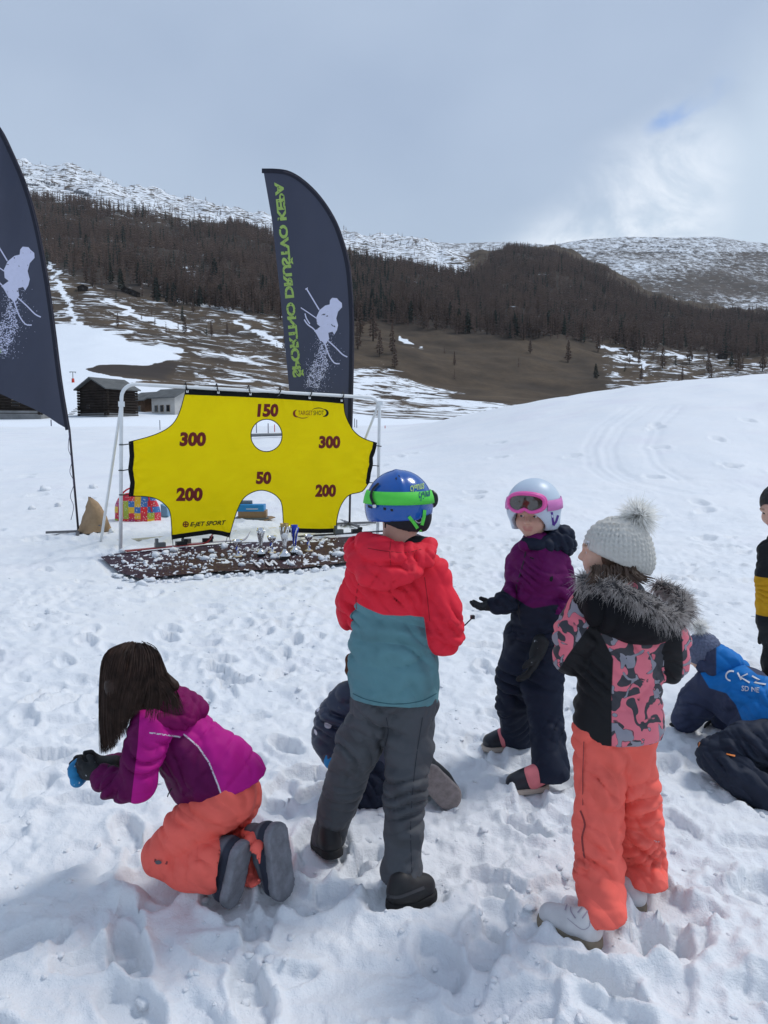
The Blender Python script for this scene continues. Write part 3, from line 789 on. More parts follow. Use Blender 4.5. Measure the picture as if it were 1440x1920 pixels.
# ------------------------------------------------------------------ goal frame and throwing target
M_WHITE = mat('white_paint', (0.74, 0.76, 0.77), 0.45, 0.4, 0.06, 8)
M_BLACK = mat('black_plastic', (0.015, 0.015, 0.017), 0.5)
GL = ground_hit(226, 1040); GR = P(708, 1000, GL.y / 0.86)
GR.z = float(zg(GR.x, GR.y))
_n = Vector((-(GR.y - GL.y), GR.x - GL.x, 0)); _n.normalize()
if _n.y > 0: _n = -_n                               # faces the camera
def on_goal(px, py, off=0.0):
    u, v = (px - CXP) / F_PX, (CYP - py) / F_PX
    d = Vector((u, v * _s + _c, v * _c - _s)); o = Vector((0, 0, CAM_H))
    t = (GL + _n * off - o).dot(_n) / d.dot(_n)
    return o + d * t
goal = empty('goal_frame', GL, 'white tubular goal frame standing on the snow with a yellow target tied in it', 'goal frame')
TL, TR = on_goal(228, 719), on_goal(712, 746)
a = (TR - TL).normalized(); rad = 0.16
def corner(p, d0, d1, n=6):
    return [p - d0 * rad * (1 - math.sin(i / n * math.pi / 2)) + d1 * rad * (1 - math.cos(i / n * math.pi / 2)) for i in range(n + 1)]
upL = (TL - GL).normalized(); upR = (TR - GR).normalized()
pts = [GL - upL * 0.06] + corner(TL, upL, a) + corner(TR, a, -upR) + [GR - upR * 0.06]
tube_obj('front_tube', pts, 0.022, M_WHITE, goal, 12)
back = -_n
for (A, u, ground_px) in ((GL, upL, (189, 1017)), (GR, upR, (652, 992))):
    top = A + u * ((TL - GL).length - 0.24)
    g = ground_hit(*ground_px)
    if A is GR: g = A + back * 1.0 - a * 0.3; g.z = float(zg(g.x, g.y))
    mid = top + (g - top) * 0.06 + back * 0.02
    tube_obj('brace', [top + back * 0.01, top + back * 0.05 + Vector((0, 0, 0.015)), mid, top + (g - top) * 0.5, g], 0.017, M_WHITE, goal, 10)
    v, f = join([bx(top, (0.07, 0.06, 0.06), 0.3), bx(top + back * 0.04, (0.04, 0.05, 0.05), 0.3)])
    link('clamp', mesh_np('clamp', v, f, M_WHITE, False), goal)
    if A is GL: gl_b = g
    else: gr_b = g
tube_obj('ground_rail', [gl_b, gr_b], 0.018, mat('cream_paint', (0.60, 0.56, 0.45), 0.6), goal, 8)

NET_OUT = [(348, 729), (400, 731), (470, 734), (540, 738), (600, 742), (645, 746)] + smooth_line([(645, 746), (647, 770), (652, 787), (664, 808), (681, 821), (707, 830)], 4)[1:] + \
    [(705, 842), (699, 858), (699, 872), (695, 888), (693, 904)] + smooth_line([(693, 904), (680, 922), (655, 929), (640, 948), (633, 972), (631, 999)], 4)[1:] + \
    [(600, 1000), (560, 999), (531, 998)] + smooth_line([(531, 998), (528, 949), (520, 933), (507, 924), (491, 920), (475, 923), (459, 933), (449, 949), (441, 970), (431, 1008)], 4)[1:] + \
    [(415, 1004), (395, 1001), (360, 1006), (322, 1012)] + smooth_line([(322, 1012), (319, 965), (311, 949), (295, 937), (274, 932), (241, 931)], 4)[1:] + \
    [(244, 905), (240, 880), (243, 855), (241, 828)] + smooth_line([(241, 828), (285, 816), (317, 800), (335, 775), (348, 729)], 4)[1:-1]
HOLE = [(500 + 28.5 * math.cos(i / 36 * 2 * math.pi), 816.5 + 29.5 * math.sin(i / 36 * 2 * math.pi)) for i in range(36)]
TIES = [(348, 729), (406, 731), (466, 734), (525, 737), (583, 741), (643, 746), (242, 832), (241, 880), (242, 926), (703, 836), (698, 873), (694, 905), (325, 1010), (428, 1006), (630, 998)]
def net_off(px, py):                                # cloth relief towards the camera
    px = np.asarray(px, float); py = np.asarray(py, float)
    o = 0.014 * gnoise2(px / 90, py / 60, 101) + 0.006 * gnoise2(px / 30 + py / 50, py / 15, 102)
    for tx, ty in TIES:
        dx, dy = px - tx, py - ty; r = np.hypot(dx, dy) + 1e-6; an = np.arctan2(dy, dx)
        o = o + 0.013 * np.exp(-r / 38) * np.sin(an * 9 + tx) * np.clip(r / 12, 0, 1)
    crease = np.exp(-((px - 450 - (py - 850) * 0.5) / 14) ** 2) * 0.004
    return o + crease
def net_pts(v2, lift=0.0):
    off = net_off(v2[:, 0], v2[:, 1])
    return np.array([tuple(on_goal(x, y) + _n * float(o + lift)) for (x, y), o in zip(v2, off)])
out_r = resample(NET_OUT, 5)
v2, tri = fill2d(out_r, [HOLE], 6.0)
px_, py_ = v2[:, 0], v2[:, 1]
d_edge = seg_d(px_, py_, NET_OUT + NET_OUT[:1]); d_hole = np.abs(np.hypot((px_ - 500) / 28.5, (py_ - 816.5) / 29.5) - 1) * 29
d_top = seg_d(px_, py_, NET_OUT[:6]); d_left = seg_d(px_, py_, [(241, 931), (244, 905), (240, 880), (243, 855), (241, 828)])
d_right = seg_d(px_, py_, [(707, 830), (705, 842), (699, 858), (699, 872), (695, 888), (693, 904)])
d_bot = np.minimum(seg_d(px_, py_, [(631, 999), (600, 1000), (560, 999), (531, 998)]), seg_d(px_, py_, [(431, 1008), (415, 1004), (395, 1001), (360, 1006), (322, 1012)]))
band = np.maximum.reduce([1.6 - d_edge, 1.6 - d_hole, 11 - d_top, 9 - d_left, 7 - d_right, 8.5 - d_bot])
# crisp borders: rings of points just along the band edges are made by the dense mesh; attribute in pixels
M_NET = mat('target_cloth', (1.0, 0.76, 0.004), 0.6, 0.10, 0.05, 3, trans=0.4, bump=0.1, bscale=400, layers=(('band', (0.012, 0.013, 0.014)),), edge=0.35)
net = empty('throwing_target', on_goal(480, 1000), 'yellow throwing target with point scores, notched edges and a round hole', 'target')
def refine(v2, tri):                                # split each triangle in four
    key = {}; vv = list(map(tuple, v2)); out = []
    def mid(a, b):
        k = (min(a, b), max(a, b))
        if k not in key: key[k] = len(vv); vv.append(((vv[a][0] + vv[b][0]) / 2, (vv[a][1] + vv[b][1]) / 2))
        return key[k]
    for a, b, c in tri:
        ab, bc, ca = mid(a, b), mid(b, c), mid(c, a); out += [(a, ab, ca), (ab, b, bc), (ca, bc, c), (ab, bc, ca)]
    return np.array(vv), np.array(out)
v2, tri = refine(v2, tri); px_, py_ = v2[:, 0], v2[:, 1]
d_edge = seg_d(px_, py_, NET_OUT + NET_OUT[:1]); d_hole = np.abs(np.hypot((px_ - 500) / 28.5, (py_ - 816.5) / 29.5) - 1) * 29
d_top = seg_d(px_, py_, NET_OUT[:6]); d_left = seg_d(px_, py_, [(241, 931), (244, 905), (240, 880), (243, 855), (241, 828)])
d_right = seg_d(px_, py_, [(707, 830), (705, 842), (699, 858), (699, 872), (695, 888), (693, 904)])
d_bot = np.minimum(seg_d(px_, py_, [(631, 999), (600, 1000), (560, 999), (531, 998)]), seg_d(px_, py_, [(431, 1008), (415, 1004), (395, 1001), (360, 1006), (322, 1012)]))
band = np.maximum.reduce([1.6 - d_edge, 1.6 - d_hole, 11 - d_top, 9 - d_left, 7 - d_right, 8.5 - d_bot])
co = net_pts(v2); nv = len(co)
link('cloth', mesh_np('target_cloth', co, tri, M_NET, attrs={'band': band}), net)
M_NUM = mat('maroon_print', (0.17, 0.020, 0.018), 0.6, 0.2, 0.06)
M_INK = mat('black_print', (0.012, 0.012, 0.013), 0.6, 0.2, 0.06)
M_REDINK = mat('dark_red_print', (0.22, 0.02, 0.015), 0.6, 0.2, 0.06)
def print_on_net(name, v2, t, m, label):
    for _ in range(1): v2, t = refine(v2, t)
    o = link(name, mesh_np(name, net_pts(v2, 0.004), t, m), net); o['label'] = label
for s, x0, y0, x1, y1, lab in (('150', 483, 757, 522, 782, 'maroon 150 printed above the round hole'), ('300', 337, 810, 386, 837, 'maroon 300 printed left of the hole'), ('300', 598, 817, 638, 841, 'maroon 300 printed right of the hole'),
                               ('50', 480, 884, 509, 908, 'maroon 50 printed under the hole'), ('200', 331, 914, 380, 940, 'maroon 200 printed at lower left'), ('200', 591, 908, 630, 932, 'maroon 200 printed at lower right')):
    v, t = fit_text(s, x0, y0, x1, y1, 0.055, 0.06); print_on_net('score_number', v, t, M_NUM, lab)
v, t = fit_text('E-JET SPORT', 357, 975.5, 422, 986, 0.03, 0.35); v[:, 1] += (422 - v[:, 0]) * 0.05
print_on_net('maker_name', v, t, M_INK, 'slanted black maker lettering along the lower left panel')
ring = [(348 + 5 * math.cos(i / 12 * 6.2832), 983 + 5 * math.sin(i / 12 * 6.2832)) for i in range(13)]
v, t = join2([stroke2d(ring, 2.0), stroke2d([(343, 983), (353, 983)], 2.2), stroke2d([(348, 978), (348, 988)], 2.2)])
print_on_net('maker_emblem', v, t, M_REDINK, 'small dark red cross in a ring')
v, t = fit_text('TARGET', 559, 770, 586, 778.5, 0.0); print_on_net('logo_word', v, t, M_REDINK, 'dark red first word of the logo')
v, t = fit_text('SHOT', 587.5, 770, 607, 778.5, 0.0)
print_on_net('logo_word', v, t, M_INK, 'black second word of the logo')
arc = lambda cx, cy, rx, ry, a0, a1, w: stroke2d([(cx + rx * math.cos(math.radians(a0 + (a1 - a0) * i / 14)), cy + ry * math.sin(math.radians(a0 + (a1 - a0) * i / 14))) for i in range(15)], [w * math.sin(math.pi * (i + 0.6) / 15.2) for i in range(15)])
v, t = join2([arc(559, 775, 8, 7, 250, 90, 4.5), arc(568, 775, 14, 9, 150, 40, 1.5)]); print_on_net('logo_swoosh', v, t, M_REDINK, 'dark red crescent of the logo')
v, t = join2([arc(605, 774, 9, 7, -80, 90, 4.5), arc(597, 773, 14, 8, 210, 330, 1.5)]); print_on_net('logo_swoosh', v, t, M_INK, 'black crescent of the logo')
for tx, ty in TIES[:6]:                             # cable ties round the top tube
    p = on_goal(tx + (3 if tx < 500 else -3), ty + 5); c = on_goal(tx, ty - 6)
    ring = [c + (_n * math.cos(k / 10 * 6.2832) + Vector((0, 0, 1)) * math.sin(k / 10 * 6.2832)) * 0.036 for k in range(11)]
    tube_obj('cable_tie', ring + [p + _n * 0.012], 0.006, M_BLACK, net, 6)
    link('eyelet', mesh_np('eyelet', *bx(p + _n * 0.012, (0.028, 0.006, 0.028), math.atan2(a.y, a.x)), mat('eyelet_metal', (0.7, 0.7, 0.7), 0.35, 0.5, metal=0.8), False), net)
for tx, ty in TIES[6:9]:
    tube_obj('cable_tie', [on_goal(tx + 3, ty, 0.015), on_goal(tx - 10, ty + 2, 0.03), on_goal(tx - 19, ty + 2, 0.02)], 0.007, M_BLACK, net, 6)
for tx, ty in TIES[9:12]:
    tube_obj('cable_tie', [on_goal(tx - 3, ty, 0.015), on_goal(tx + 6, ty, 0.03), on_goal(tx + 12, ty + 1, 0.02)], 0.007, M_BLACK, net, 6)
for (x0, y0, x1, y1) in ((323, 1006, 326, 1040), (427, 1004, 418, 1035), (430, 1004, 434, 1030), (629, 997, 630, 1020)):
    tube_obj('tie_string', [on_goal(x0, y0, 0.01), on_goal(x1, y1, 0.03)], 0.004, M_BLACK, net, 5)

# ------------------------------------------------------------------ feather flags
def flag_mat():
    m = bpy.data.materials.new('flag_cloth'); m.use_nodes = True; nt = m.node_tree; b = nt.nodes['Principled BSDF']
    n = noise_n(nt, 1.2, 3, 0.5)
    c = mixc(nt, mrange(nt, n, 0.3, 0.7), (0.020, 0.023, 0.044), (0.027, 0.031, 0.056))
    nt.links.new(c, b.inputs['Base Color']); b.inputs['Roughness'].default_value = 0.42; b.inputs['Specular IOR Level'].default_value = 0.35
    tr = nt.nodes.new('ShaderNodeBsdfTranslucent'); tr.inputs['Color'].default_value = (0.13, 0.145, 0.20, 1)
    mx = nt.nodes.new('ShaderNodeMixShader'); mx.inputs[0].default_value = 0.22
    nt.links.new(b.outputs[0], mx.inputs[1]); nt.links.new(tr.outputs[0], mx.inputs[2]); nt.links.new(mx.outputs[0], nt.nodes['Material Output'].inputs[0])
    return m
M_FLAG = flag_mat()
M_LIME = mat('lime_print', (0.32, 0.46, 0.12), 0.6, 0.2, 0.1, 20, speck=((0.03, 0.032, 0.05), 26.0, 0.60))
M_SKIER = mat('pale_lilac_print', (0.62, 0.63, 0.80), 0.6, 0.2, 0.05, speck=((0.04, 0.04, 0.06), 14.0, 0.64))
M_SPRAY = mat('pale_lilac_spray', (0.62, 0.63, 0.80), 0.6, 0.2, 0.05)
M_POLE = mat('flag_pole', (0.03, 0.025, 0.04), 0.4, 0.5)
Z3 = lambda x, y: (460 + x * 0.26030, 300 + y * 0.26042)
F2_EDGE = [Z3(*p) for p in ((130, 78), (240, 80), (330, 98), (430, 160), (540, 270), (640, 420), (700, 570), (745, 740), (768, 950), (778, 1200), (775, 1500), (770, 1700), (764, 1940))]
F2_LEFT = [Z3(*p) for p in ((318, 1665), (315, 1640), (285, 1330), (250, 960), (215, 640), (190, 420))]
F2_BOT = [(640, 800), (615, 780), (585, 762), (560, 748)]
SK = [(607, 1040), (610, 1010), (625, 992), (660, 995), (672, 1010), (695, 1030), (697, 1060), (668, 1092), (655, 1140), (668, 1190), (660, 1225), (640, 1258), (628, 1236), (598, 1244), (604, 1290), (572, 1325), (545, 1300), (520, 1255), (496, 1232), (540, 1200), (516, 1180), (512, 1130), (535, 1080), (575, 1048)]
SK_LINES = [([(440, 925), (485, 1000), (532, 1078)], 9), ([(432, 932), (450, 920)], 7), ([(400, 1063), (455, 1100), (516, 1142)], 7), ([(430, 1105), (440, 1140), (465, 1180)], 8), ([(424, 1148), (450, 1185), (500, 1225), (545, 1305)], 9), ([(590, 1296), (650, 1350), (700, 1400), (735, 1418)], 9), ([(570, 1310), (600, 1400), (640, 1460), (680, 1466)], 9)]
SPRAY = [(545, 1300), (600, 1310), (585, 1400), (600, 1480), (560, 1560), (520, 1650), (440, 1620), (455, 1540), (500, 1440), (530, 1370)]
def feather_flag(base_px, edge, left, bot, lab, prints, base_lab, lean_pole, wave):
    B = ground_hit(*base_px); Y = B.y
    fl = empty('feather_flag', B, lab, 'flag')
    def rel(px, py):
        return wave[0] * gnoise2(np.asarray(px) / 60, np.asarray(py) / 220, wave[1]) * 0.05 + 0.02 * gnoise2(np.asarray(px) / 22 + np.asarray(py) / 55, np.asarray(py) / 140, wave[1] + 1)
    def W(v2, lift=0.0):
        o = rel(v2[:, 0], v2[:, 1]); return np.array([tuple(P(x, y, Y + float(q) - lift)) for (x, y), q in zip(v2, o)])
    outl = resample(smooth_line(edge, 4) + bot + left, 8)
    v2, tri = fill2d(outl, (), 9.0)
    c = W(v2); n = len(c)
    link('flag_cloth', mesh_np('flag_cloth', c, tri, M_FLAG), fl)
    hem = smooth_line(edge, 4); v2, t = stroke2d(hem, 9)
    v2[:, 0] -= 3
    link('pole_sleeve', mesh_np('pole_sleeve', W(v2, 0.006), t, mat('sleeve_cloth', (0.013, 0.014, 0.026), 0.6)), fl)
    e3 = W(np.array(hem)); pole = [tuple(q + np.array([0, 0.004, 0])) for q in e3[::-1]]
    tube_obj('pole', [tuple(B - Vector((0, 0, 0.1)))] + pole, [0.016] * 6 + [0.014] * (len(pole) - 11) + [0.009] * 6, M_POLE, fl, 8)
    for nm, v2, t, m, l in prints:
        o = link(nm, mesh_np(nm, W(v2, 0.008), t, m), fl); o['label'] = l
        if nm == 'spray_print': o['kind'] = 'stuff'
    # cross foot in the snow
    for an in (0.35, 0.35 + math.pi / 2):
        d = Vector((math.cos(an), math.sin(an), 0)) * 0.42
        v, f = bx(B + Vector((0, 0, 0.03)), (0.84, 0.045, 0.03), an); link('base_bar', mesh_np('base_bar', v, f, mat('galvanised', (0.16, 0.16, 0.17), 0.45, metal=0.6), False), fl)
    return fl, W
def skier(tr):
    q = [tr(*Z3(*p)) for p in SK]; v, t = fill2d(q); a_ = [(v, t)]
    for pts, w in SK_LINES: a_.append(stroke2d([tr(*Z3(*p)) for p in smooth_line(pts, 3)], w * 0.26))
    sp = []; r = random.Random(9)
    xs = [p[0] for p in SPRAY]; ys = [p[1] for p in SPRAY]; k = 0
    while k < 1100:
        x, y = r.uniform(420, 720), r.uniform(1240, 1680)
        ins = bool(in_poly(np.array([x]), np.array([y]), SPRAY)[0]); dd = float(seg_d(np.array([x]), np.array([y]), SPRAY + SPRAY[:1])[0])
        if not ins and r.random() > math.exp(-dd / 28) * 0.5: continue
        s = r.uniform(1.5, 5.5) if ins else r.uniform(1.0, 3.0); an = r.uniform(0, 6.28)
        pp = [tr(*Z3(x + s * math.cos(an + j * 2.1) * r.uniform(0.6, 1.7), y + s * math.sin(an + j * 2.1))) for j in range(3)]
        sp.append((np.array(pp), np.array([(0, 1, 2)]))); k += 1
    return join2(a_), join2(sp)
def flag_text(s, x0, y0, x1, y1, h):
    """mirrored lettering running up the flag from (x0,y0) bottom to (x1,y1) top, letter tops to the right"""
    v, t = text2d(s, 0.045, 0.95); w, hh = v.max(0)
    u = v[:, 0] / w; q = v[:, 1] / hh * 1.0
    L = math.hypot(x1 - x0, y1 - y0); dx, dy = (x1 - x0) / L, (y1 - y0) / L
    return np.stack([x0 + (x1 - x0) * u - dy * q * h, y0 + (y1 - y0) * u + dx * q * h], -1), t
idt = lambda x, y: (x, y)
v_t, t_t = flag_text('ŠPORTNO DRUŠTVO KEPA', 549, 708, 514, 342, 21)
(sk_v, sk_t), (sp_v, sp_t) = skier(idt)
feather_flag((655, 985), F2_EDGE, F2_LEFT, F2_BOT, 'dark navy feather flag with green lettering standing behind the yellow target', [
    ('lettering', *refine(v_t, t_t), M_LIME, 'mirrored green lettering running up the whole flag'), ('skier_print', sk_v, sk_t, M_SKIER, 'pale lilac jumping skier silhouette'), ('spray_print', sp_v, sp_t, M_SPRAY, 'pale lilac snow spray under the skier')], '', 0, (1.0, 111))
F1_EDGE = [(-165, 158), (-120, 160), (-75, 176), (-35, 205), (0, 241), (25, 290), (48, 345), (66, 405), (80, 470), (92, 540), (103, 620), (113, 700), (122, 760), (130, 806)]
F1_BOT = [(110, 795), (85, 778), (60, 765), (30, 752), (0, 738), (-40, 716), (-70, 700)]
F1_LEFT = [(-90, 600), (-115, 450), (-140, 300)]
tr1 = lambda x, y: (50 + (x - 629) * 1.19, 468 + (y - 563) * 1.19)
(sk_v, sk_t), (sp_v, sp_t) = skier(tr1)
v_t, t_t = flag_text('ŠPORTNO DRUŠTVO KEPA', -25, 668, -120, 215, 28)
feather_flag((148, 1000), F1_EDGE, F1_LEFT, F1_BOT, 'dark navy feather flag with a leaning pole left of the goal frame', [
    ('lettering', *refine(v_t, t_t), M_LIME, 'mirrored green lettering running up the flag'), ('skier_print', sk_v, sk_t, M_SKIER, 'pale lilac jumping skier silhouette'), ('spray_print', sp_v, sp_t, M_SPRAY, 'pale lilac snow spray under the skier')], '', 0, (1.3, 131))
B1 = ground_hit(148, 1000)
cord = [P(x, y, B1.y - 0.03) for x, y in smooth_line([(131, 810), (128, 840), (135, 862), (131, 885), (139, 905), (132, 930), (138, 950), (133, 975)], 4)]
o = tube_obj('cord', cord, 0.004, mat('cord', (0.10, 0.09, 0.16), 0.8), None, 5); tag(o, 'loose thin cord hanging in loops beside the leaning flag pole', 'cord'); recentre(o, cord[-1])

# ------------------------------------------------------------------ ground cloth, trophies, skis
M_TARP = mat('plum_cloth', (0.030, 0.010, 0.022), 0.6, 0.3, 0.25, 5, bump=0.3, bscale=60, layers=(('frost', (0.66, 0.69, 0.75)),), edge=0.04)
def drape(px, py, lift=0.02):
    g = ground_hit(px, py); return Vector((g.x, g.y, g.z + lift))
v2, tri = fill2d(resample(TARP, 6), (), 4.0)
v2, tri = refine(v2, tri)
co = ground_hits(v2[:, 0], v2[:, 1]) + [0, 0, 0.02]
fold = 0.016 * np.abs(gnoise2(co[:, 0] / 0.5 + co[:, 1], co[:, 1] / 0.16, 141)) + 0.010 * gnoise2(co[:, 0] / 0.13, co[:, 1] / 0.09, 142)
ed = np.clip(seg_d(v2[:, 0], v2[:, 1], TARP + TARP[:1]) / 5, 0, 1)
co[:, 2] += fold * (0.3 + 0.7 * ed) + 0.012
fr = gnoise2(co[:, 0] / 0.10, co[:, 1] / 0.07, 143) + 0.7 * gnoise2(co[:, 0] / 0.035, co[:, 1] / 0.03, 144) + 0.5 * gnoise2(co[:, 0] / 0.6, co[:, 1] / 0.4, 145) - 0.42 - 0.2 * (v2[:, 0] > 640)
cl = link('ground_cloth', mesh_np('ground_cloth', co, tri, M_TARP, attrs={'frost': fr}))
recentre(cl, drape(470, 1048)); tag(cl, 'dark plum cloth banner strewn with snow lying under the goal frame', 'banner')
W_ = [([(476, 1062), (488, 1073)], 3), ([(497, 1060), (506, 1069), (511, 1060), (520, 1068)], 3.2), ([(540, 1058), (546, 1064), (552, 1060)], 2.5)]
for pts, w in W_:
    v, t = stroke2d(smooth_line(pts, 3), w); o = link('white_lettering', mesh_np('white_lettering', np.array([tuple(drape(x, y, 0.055)) for x, y in v]), t, mat('white_print', (0.65, 0.65, 0.68), 0.7)))
    o.parent = cl; o.matrix_parent_inverse = Matrix.Translation(-Vector(cl.location))
M_SILVER = mat('silver_plate', (0.72, 0.72, 0.73), 0.16, 0.5, 0.03, metal=1.0)
M_GOLD = mat('old_gold_plate', (0.42, 0.30, 0.14), 0.28, 0.5, 0.04, metal=0.9)
M_BLUEC = mat('blue_cup', (0.02, 0.05, 0.45), 0.25, 0.5, 0.05, metal=0.4)
M_RIB = mat('blue_ribbon', (0.02, 0.08, 0.55), 0.6); M_WOOD = mat('pale_base', (0.55, 0.42, 0.24), 0.5); M_DKB = mat('black_base', (0.012, 0.012, 0.012), 0.3)
def lobj(name, prof, s, base, m, parent, n=18):
    v, f = lathe([(r * s, z * s) for r, z in prof], n); return link(name, mesh_np(name, v + np.array(base), f, m), parent)
def small_cup(px, py, lab):
    b = drape(px, py, 0.035); s = 0.2
    e = empty('trophy_cup', b, lab, 'trophy', None)
    lobj('foot', [(0.0, 0), (0.24, 0), (0.25, 0.03), (0.23, 0.07), (0, 0.07)], s, b, M_WOOD, e)
    lobj('stem', [(0.16, 0.07), (0.15, 0.11), (0.05, 0.17), (0.05, 0.30), (0.085, 0.42), (0.05, 0.52), (0.06, 0.62)], s, b, M_SILVER, e)
    lobj('bowl', [(0.05, 0.62), (0.12, 0.66), (0.20, 0.74), (0.25, 0.86), (0.28, 1.0), (0.27, 1.0), (0.22, 0.84), (0.1, 0.70), (0, 0.68)], s, b, M_SILVER, e)
    rp = [b + Vector((0.07 * s * math.cos(t * 5) * (1 + t * 0.2), 0.07 * s * math.sin(t * 5) - 0.012, (0.22 + 0.4 * t) * s)) for t in np.linspace(0, 1, 9)]
    tube_obj('ribbon', rp, [0.004, 0.006, 0.008, 0.009, 0.009, 0.008, 0.007, 0.006, 0.004], M_RIB, e, 6)
def tall_cup(px, py, s, top, lab, open_work=True):
    b = drape(px, py, 0.035); e = empty('trophy_cup', b, lab, 'trophy')
    v, f = bx(b + Vector((0, 0, 0.055 * s)), (0.22 * s, 0.22 * s, 0.11 * s), 0.4); link('plinth', mesh_np('plinth', v, f, M_DKB, False), e)
    lobj('foot', [(0.16, 0.11), (0.15, 0.16), (0.10, 0.21), (0.05, 0.27), (0.04, 0.30)], s, b, M_SILVER, e)
    for k in range(7):                              # twisted open staves flare into the rim
        a0 = k / 7 * 6.2832
        sp = [b + Vector(((0.03 + 0.10 * t ** 1.4) * s * math.cos(a0 + 1.1 * t), (0.03 + 0.10 * t ** 1.4) * s * math.sin(a0 + 1.1 * t), (0.30 + 0.62 * t) * s)) for t in np.linspace(0, 1, 7)]
        tube_obj('stave', sp, [0.022 * s] * 4 + [0.028 * s] * 3, M_SILVER if top is not M_BLUEC else (M_SILVER if k % 2 else M_BLUEC), e, 6)
    lobj('cup', [(0.02, 0.45), (0.04, 0.62), (0.075, 0.80), (0.12, 1.0), (0.11, 1.0), (0.065, 0.80), (0.02, 0.6)], s, b, top, e)
    return b, e
small_cup(446, 1050, 'small silver cup with blue ribbon, by itself at the snowy end of the plum cloth')
tall_cup(489.5, 1049, 0.33, M_SILVER, 'tall openwork silver trophy on a black plinth, plain silver rim')
small_cup(510, 1042, 'small silver cup between the plain silver trophy and the gold one')
b, e = tall_cup(534, 1055, 0.41, M_GOLD, 'tallest trophy with a wide bronze gold bowl and round white plate')
v, f = lathe([(0, 0.0), (0.036, 0.0), (0.036, 0.006), (0, 0.006)], 16); v = v[:, [0, 2, 1]]; link('medal_plate', mesh_np('medal_plate', v * [1, -1, 1] + np.array(b + Vector((0.012, -0.062, 0.275))), f, mat('white_plate', (0.7, 0.7, 0.7), 0.4)), e)
tall_cup(552.6, 1046, 0.35, M_BLUEC, 'tall trophy with a bright blue openwork bowl')
small_cup(579, 1039, 'small silver cup beside the blue trophy, farthest along the plum cloth')
M_SKI = {k: mat('ski_' + k, c, 0.3, 0.5, 0.1) for k, c in (('red', (0.35, 0.03, 0.03)), ('black', (0.02, 0.02, 0.025)), ('white', (0.6, 0.55, 0.55)))}
def ski(p0, p1, lab, m, bind=(0.45,)):
    A, B = drape(*p0, 0.05), drape(*p1, 0.05); d = (B - A); L = d.length; d.normalize(); s = Vector((-d.y, d.x, 0)).normalized()
    e = empty('ski', A, lab, 'ski', None); V, F = [], []
    N = 24
    for i in range(N + 1):
        t = i / N; w = 0.04 + 0.014 * (2 * t - 1) ** 2; w *= 1 - sstep(0.93, 1.0, t) * 0.75
        z = 0.11 * max(0, (t - 0.88) / 0.12) ** 2
        for q, h in ((-1, 0), (1, 0), (1, 0.012), (-1, 0.012)): V.append(A + d * L * t + s * w * q + Vector((0, 0, z + h)))
    for i in range(N):
        for k in range(4): F.append((i * 4 + k, i * 4 + (k + 1) % 4, i * 4 + 4 + (k + 1) % 4, i * 4 + 4 + k))
    F += [(3, 2, 1, 0), (N * 4, N * 4 + 1, N * 4 + 2, N * 4 + 3)]
    link('ski_body', mesh_np('ski_body', np.array([tuple(v) for v in V]), np.array(F), m, False), e)
    an = math.atan2(d.y, d.x)
    for t in bind:
        c = A + d * L * t
        v, f = join([bx(c + Vector((0, 0, 0.035)), (0.13, 0.07, 0.045), an), bx(c + d * 0.05 + Vector((0, 0, 0.065)), (0.05, 0.055, 0.03), an)])
        link('toe_piece', mesh_np('toe_piece', v, f, M_BLACK, False), e)
        c2 = c - d * 0.26
        v, f = join([bx(c2 + Vector((0, 0, 0.04)), (0.12, 0.07, 0.055), an), bx(c2 + Vector((0, 0, 0.085)) - d * 0.04, (0.03, 0.05, 0.07), an)])
        link('heel_piece', mesh_np('heel_piece', v, f, mat('binding_grey', (0.12, 0.13, 0.13), 0.4), False), e)
ski((236, 1042), (400, 1025), 'black and red ski lying along the plum cloth by the goal post', M_SKI['red'], (0.62,))
ski((345, 1028), (470, 1020), 'ski with pale red tip lying behind the trophies', M_SKI['white'], (0.35,))
ski((560, 1014), (770, 1000), 'dark ski lying behind the cloth under the right half of the target', M_SKI['black'], (0.5,))

# ------------------------------------------------------------------ bags and boxes behind the target
def sack():
    b = ground_hit(176, 1000); e = empty('paper_sack', b, 'crumpled brown paper sack leaning beside the flag pole foot', 'sack')
    rings = [((145, 998), (203, 996), 0.16), ((150, 985), (203, 983), 0.15), ((160, 968), (199, 968), 0.12), ((163, 950), (190, 952), 0.09), ((165, 938), (182, 942), 0.05), ((166, 931), (172, 934), 0.02)]
    V, F = [], []; N = 24
    for k, (l, r_, dep) in enumerate(rings):
        A, B = P(*l, b.y), P(*r_, b.y); c = (A + B) / 2; h = (B - A) / 2
        for i in range(N):
            t = 2 * math.pi * i / N; cr = 1 + 0.16 * math.sin(3 * t + k * 1.7) + 0.10 * math.sin(7 * t - k * 2.3)
            V.append(c + h * math.cos(t) * cr + Vector((0, dep * math.sin(t) * cr, 0.006 * math.sin(5 * t + k))))
    for k in range(len(rings) - 1):
        for i in range(N): F.append((k * N + i, k * N + (i + 1) % N, (k + 1) * N + (i + 1) % N, (k + 1) * N + i))
    V = np.array([tuple(v) for v in V]); F = np.array(F)
    blue = 0.016 - np.abs(V[:, 2] - b.z - 0.10 - 0.05 * np.sin(V[:, 0] * 30))
    link('paper', mesh_np('paper', V, F, mat('kraft_paper', (0.34, 0.235, 0.145), 0.75, 0.2, 0.2, 14, bump=0.5, bscale=35, layers=(('stripe', (0.10, 0.13, 0.18)),), edge=0.004), attrs={'stripe': blue}), e)
sack()
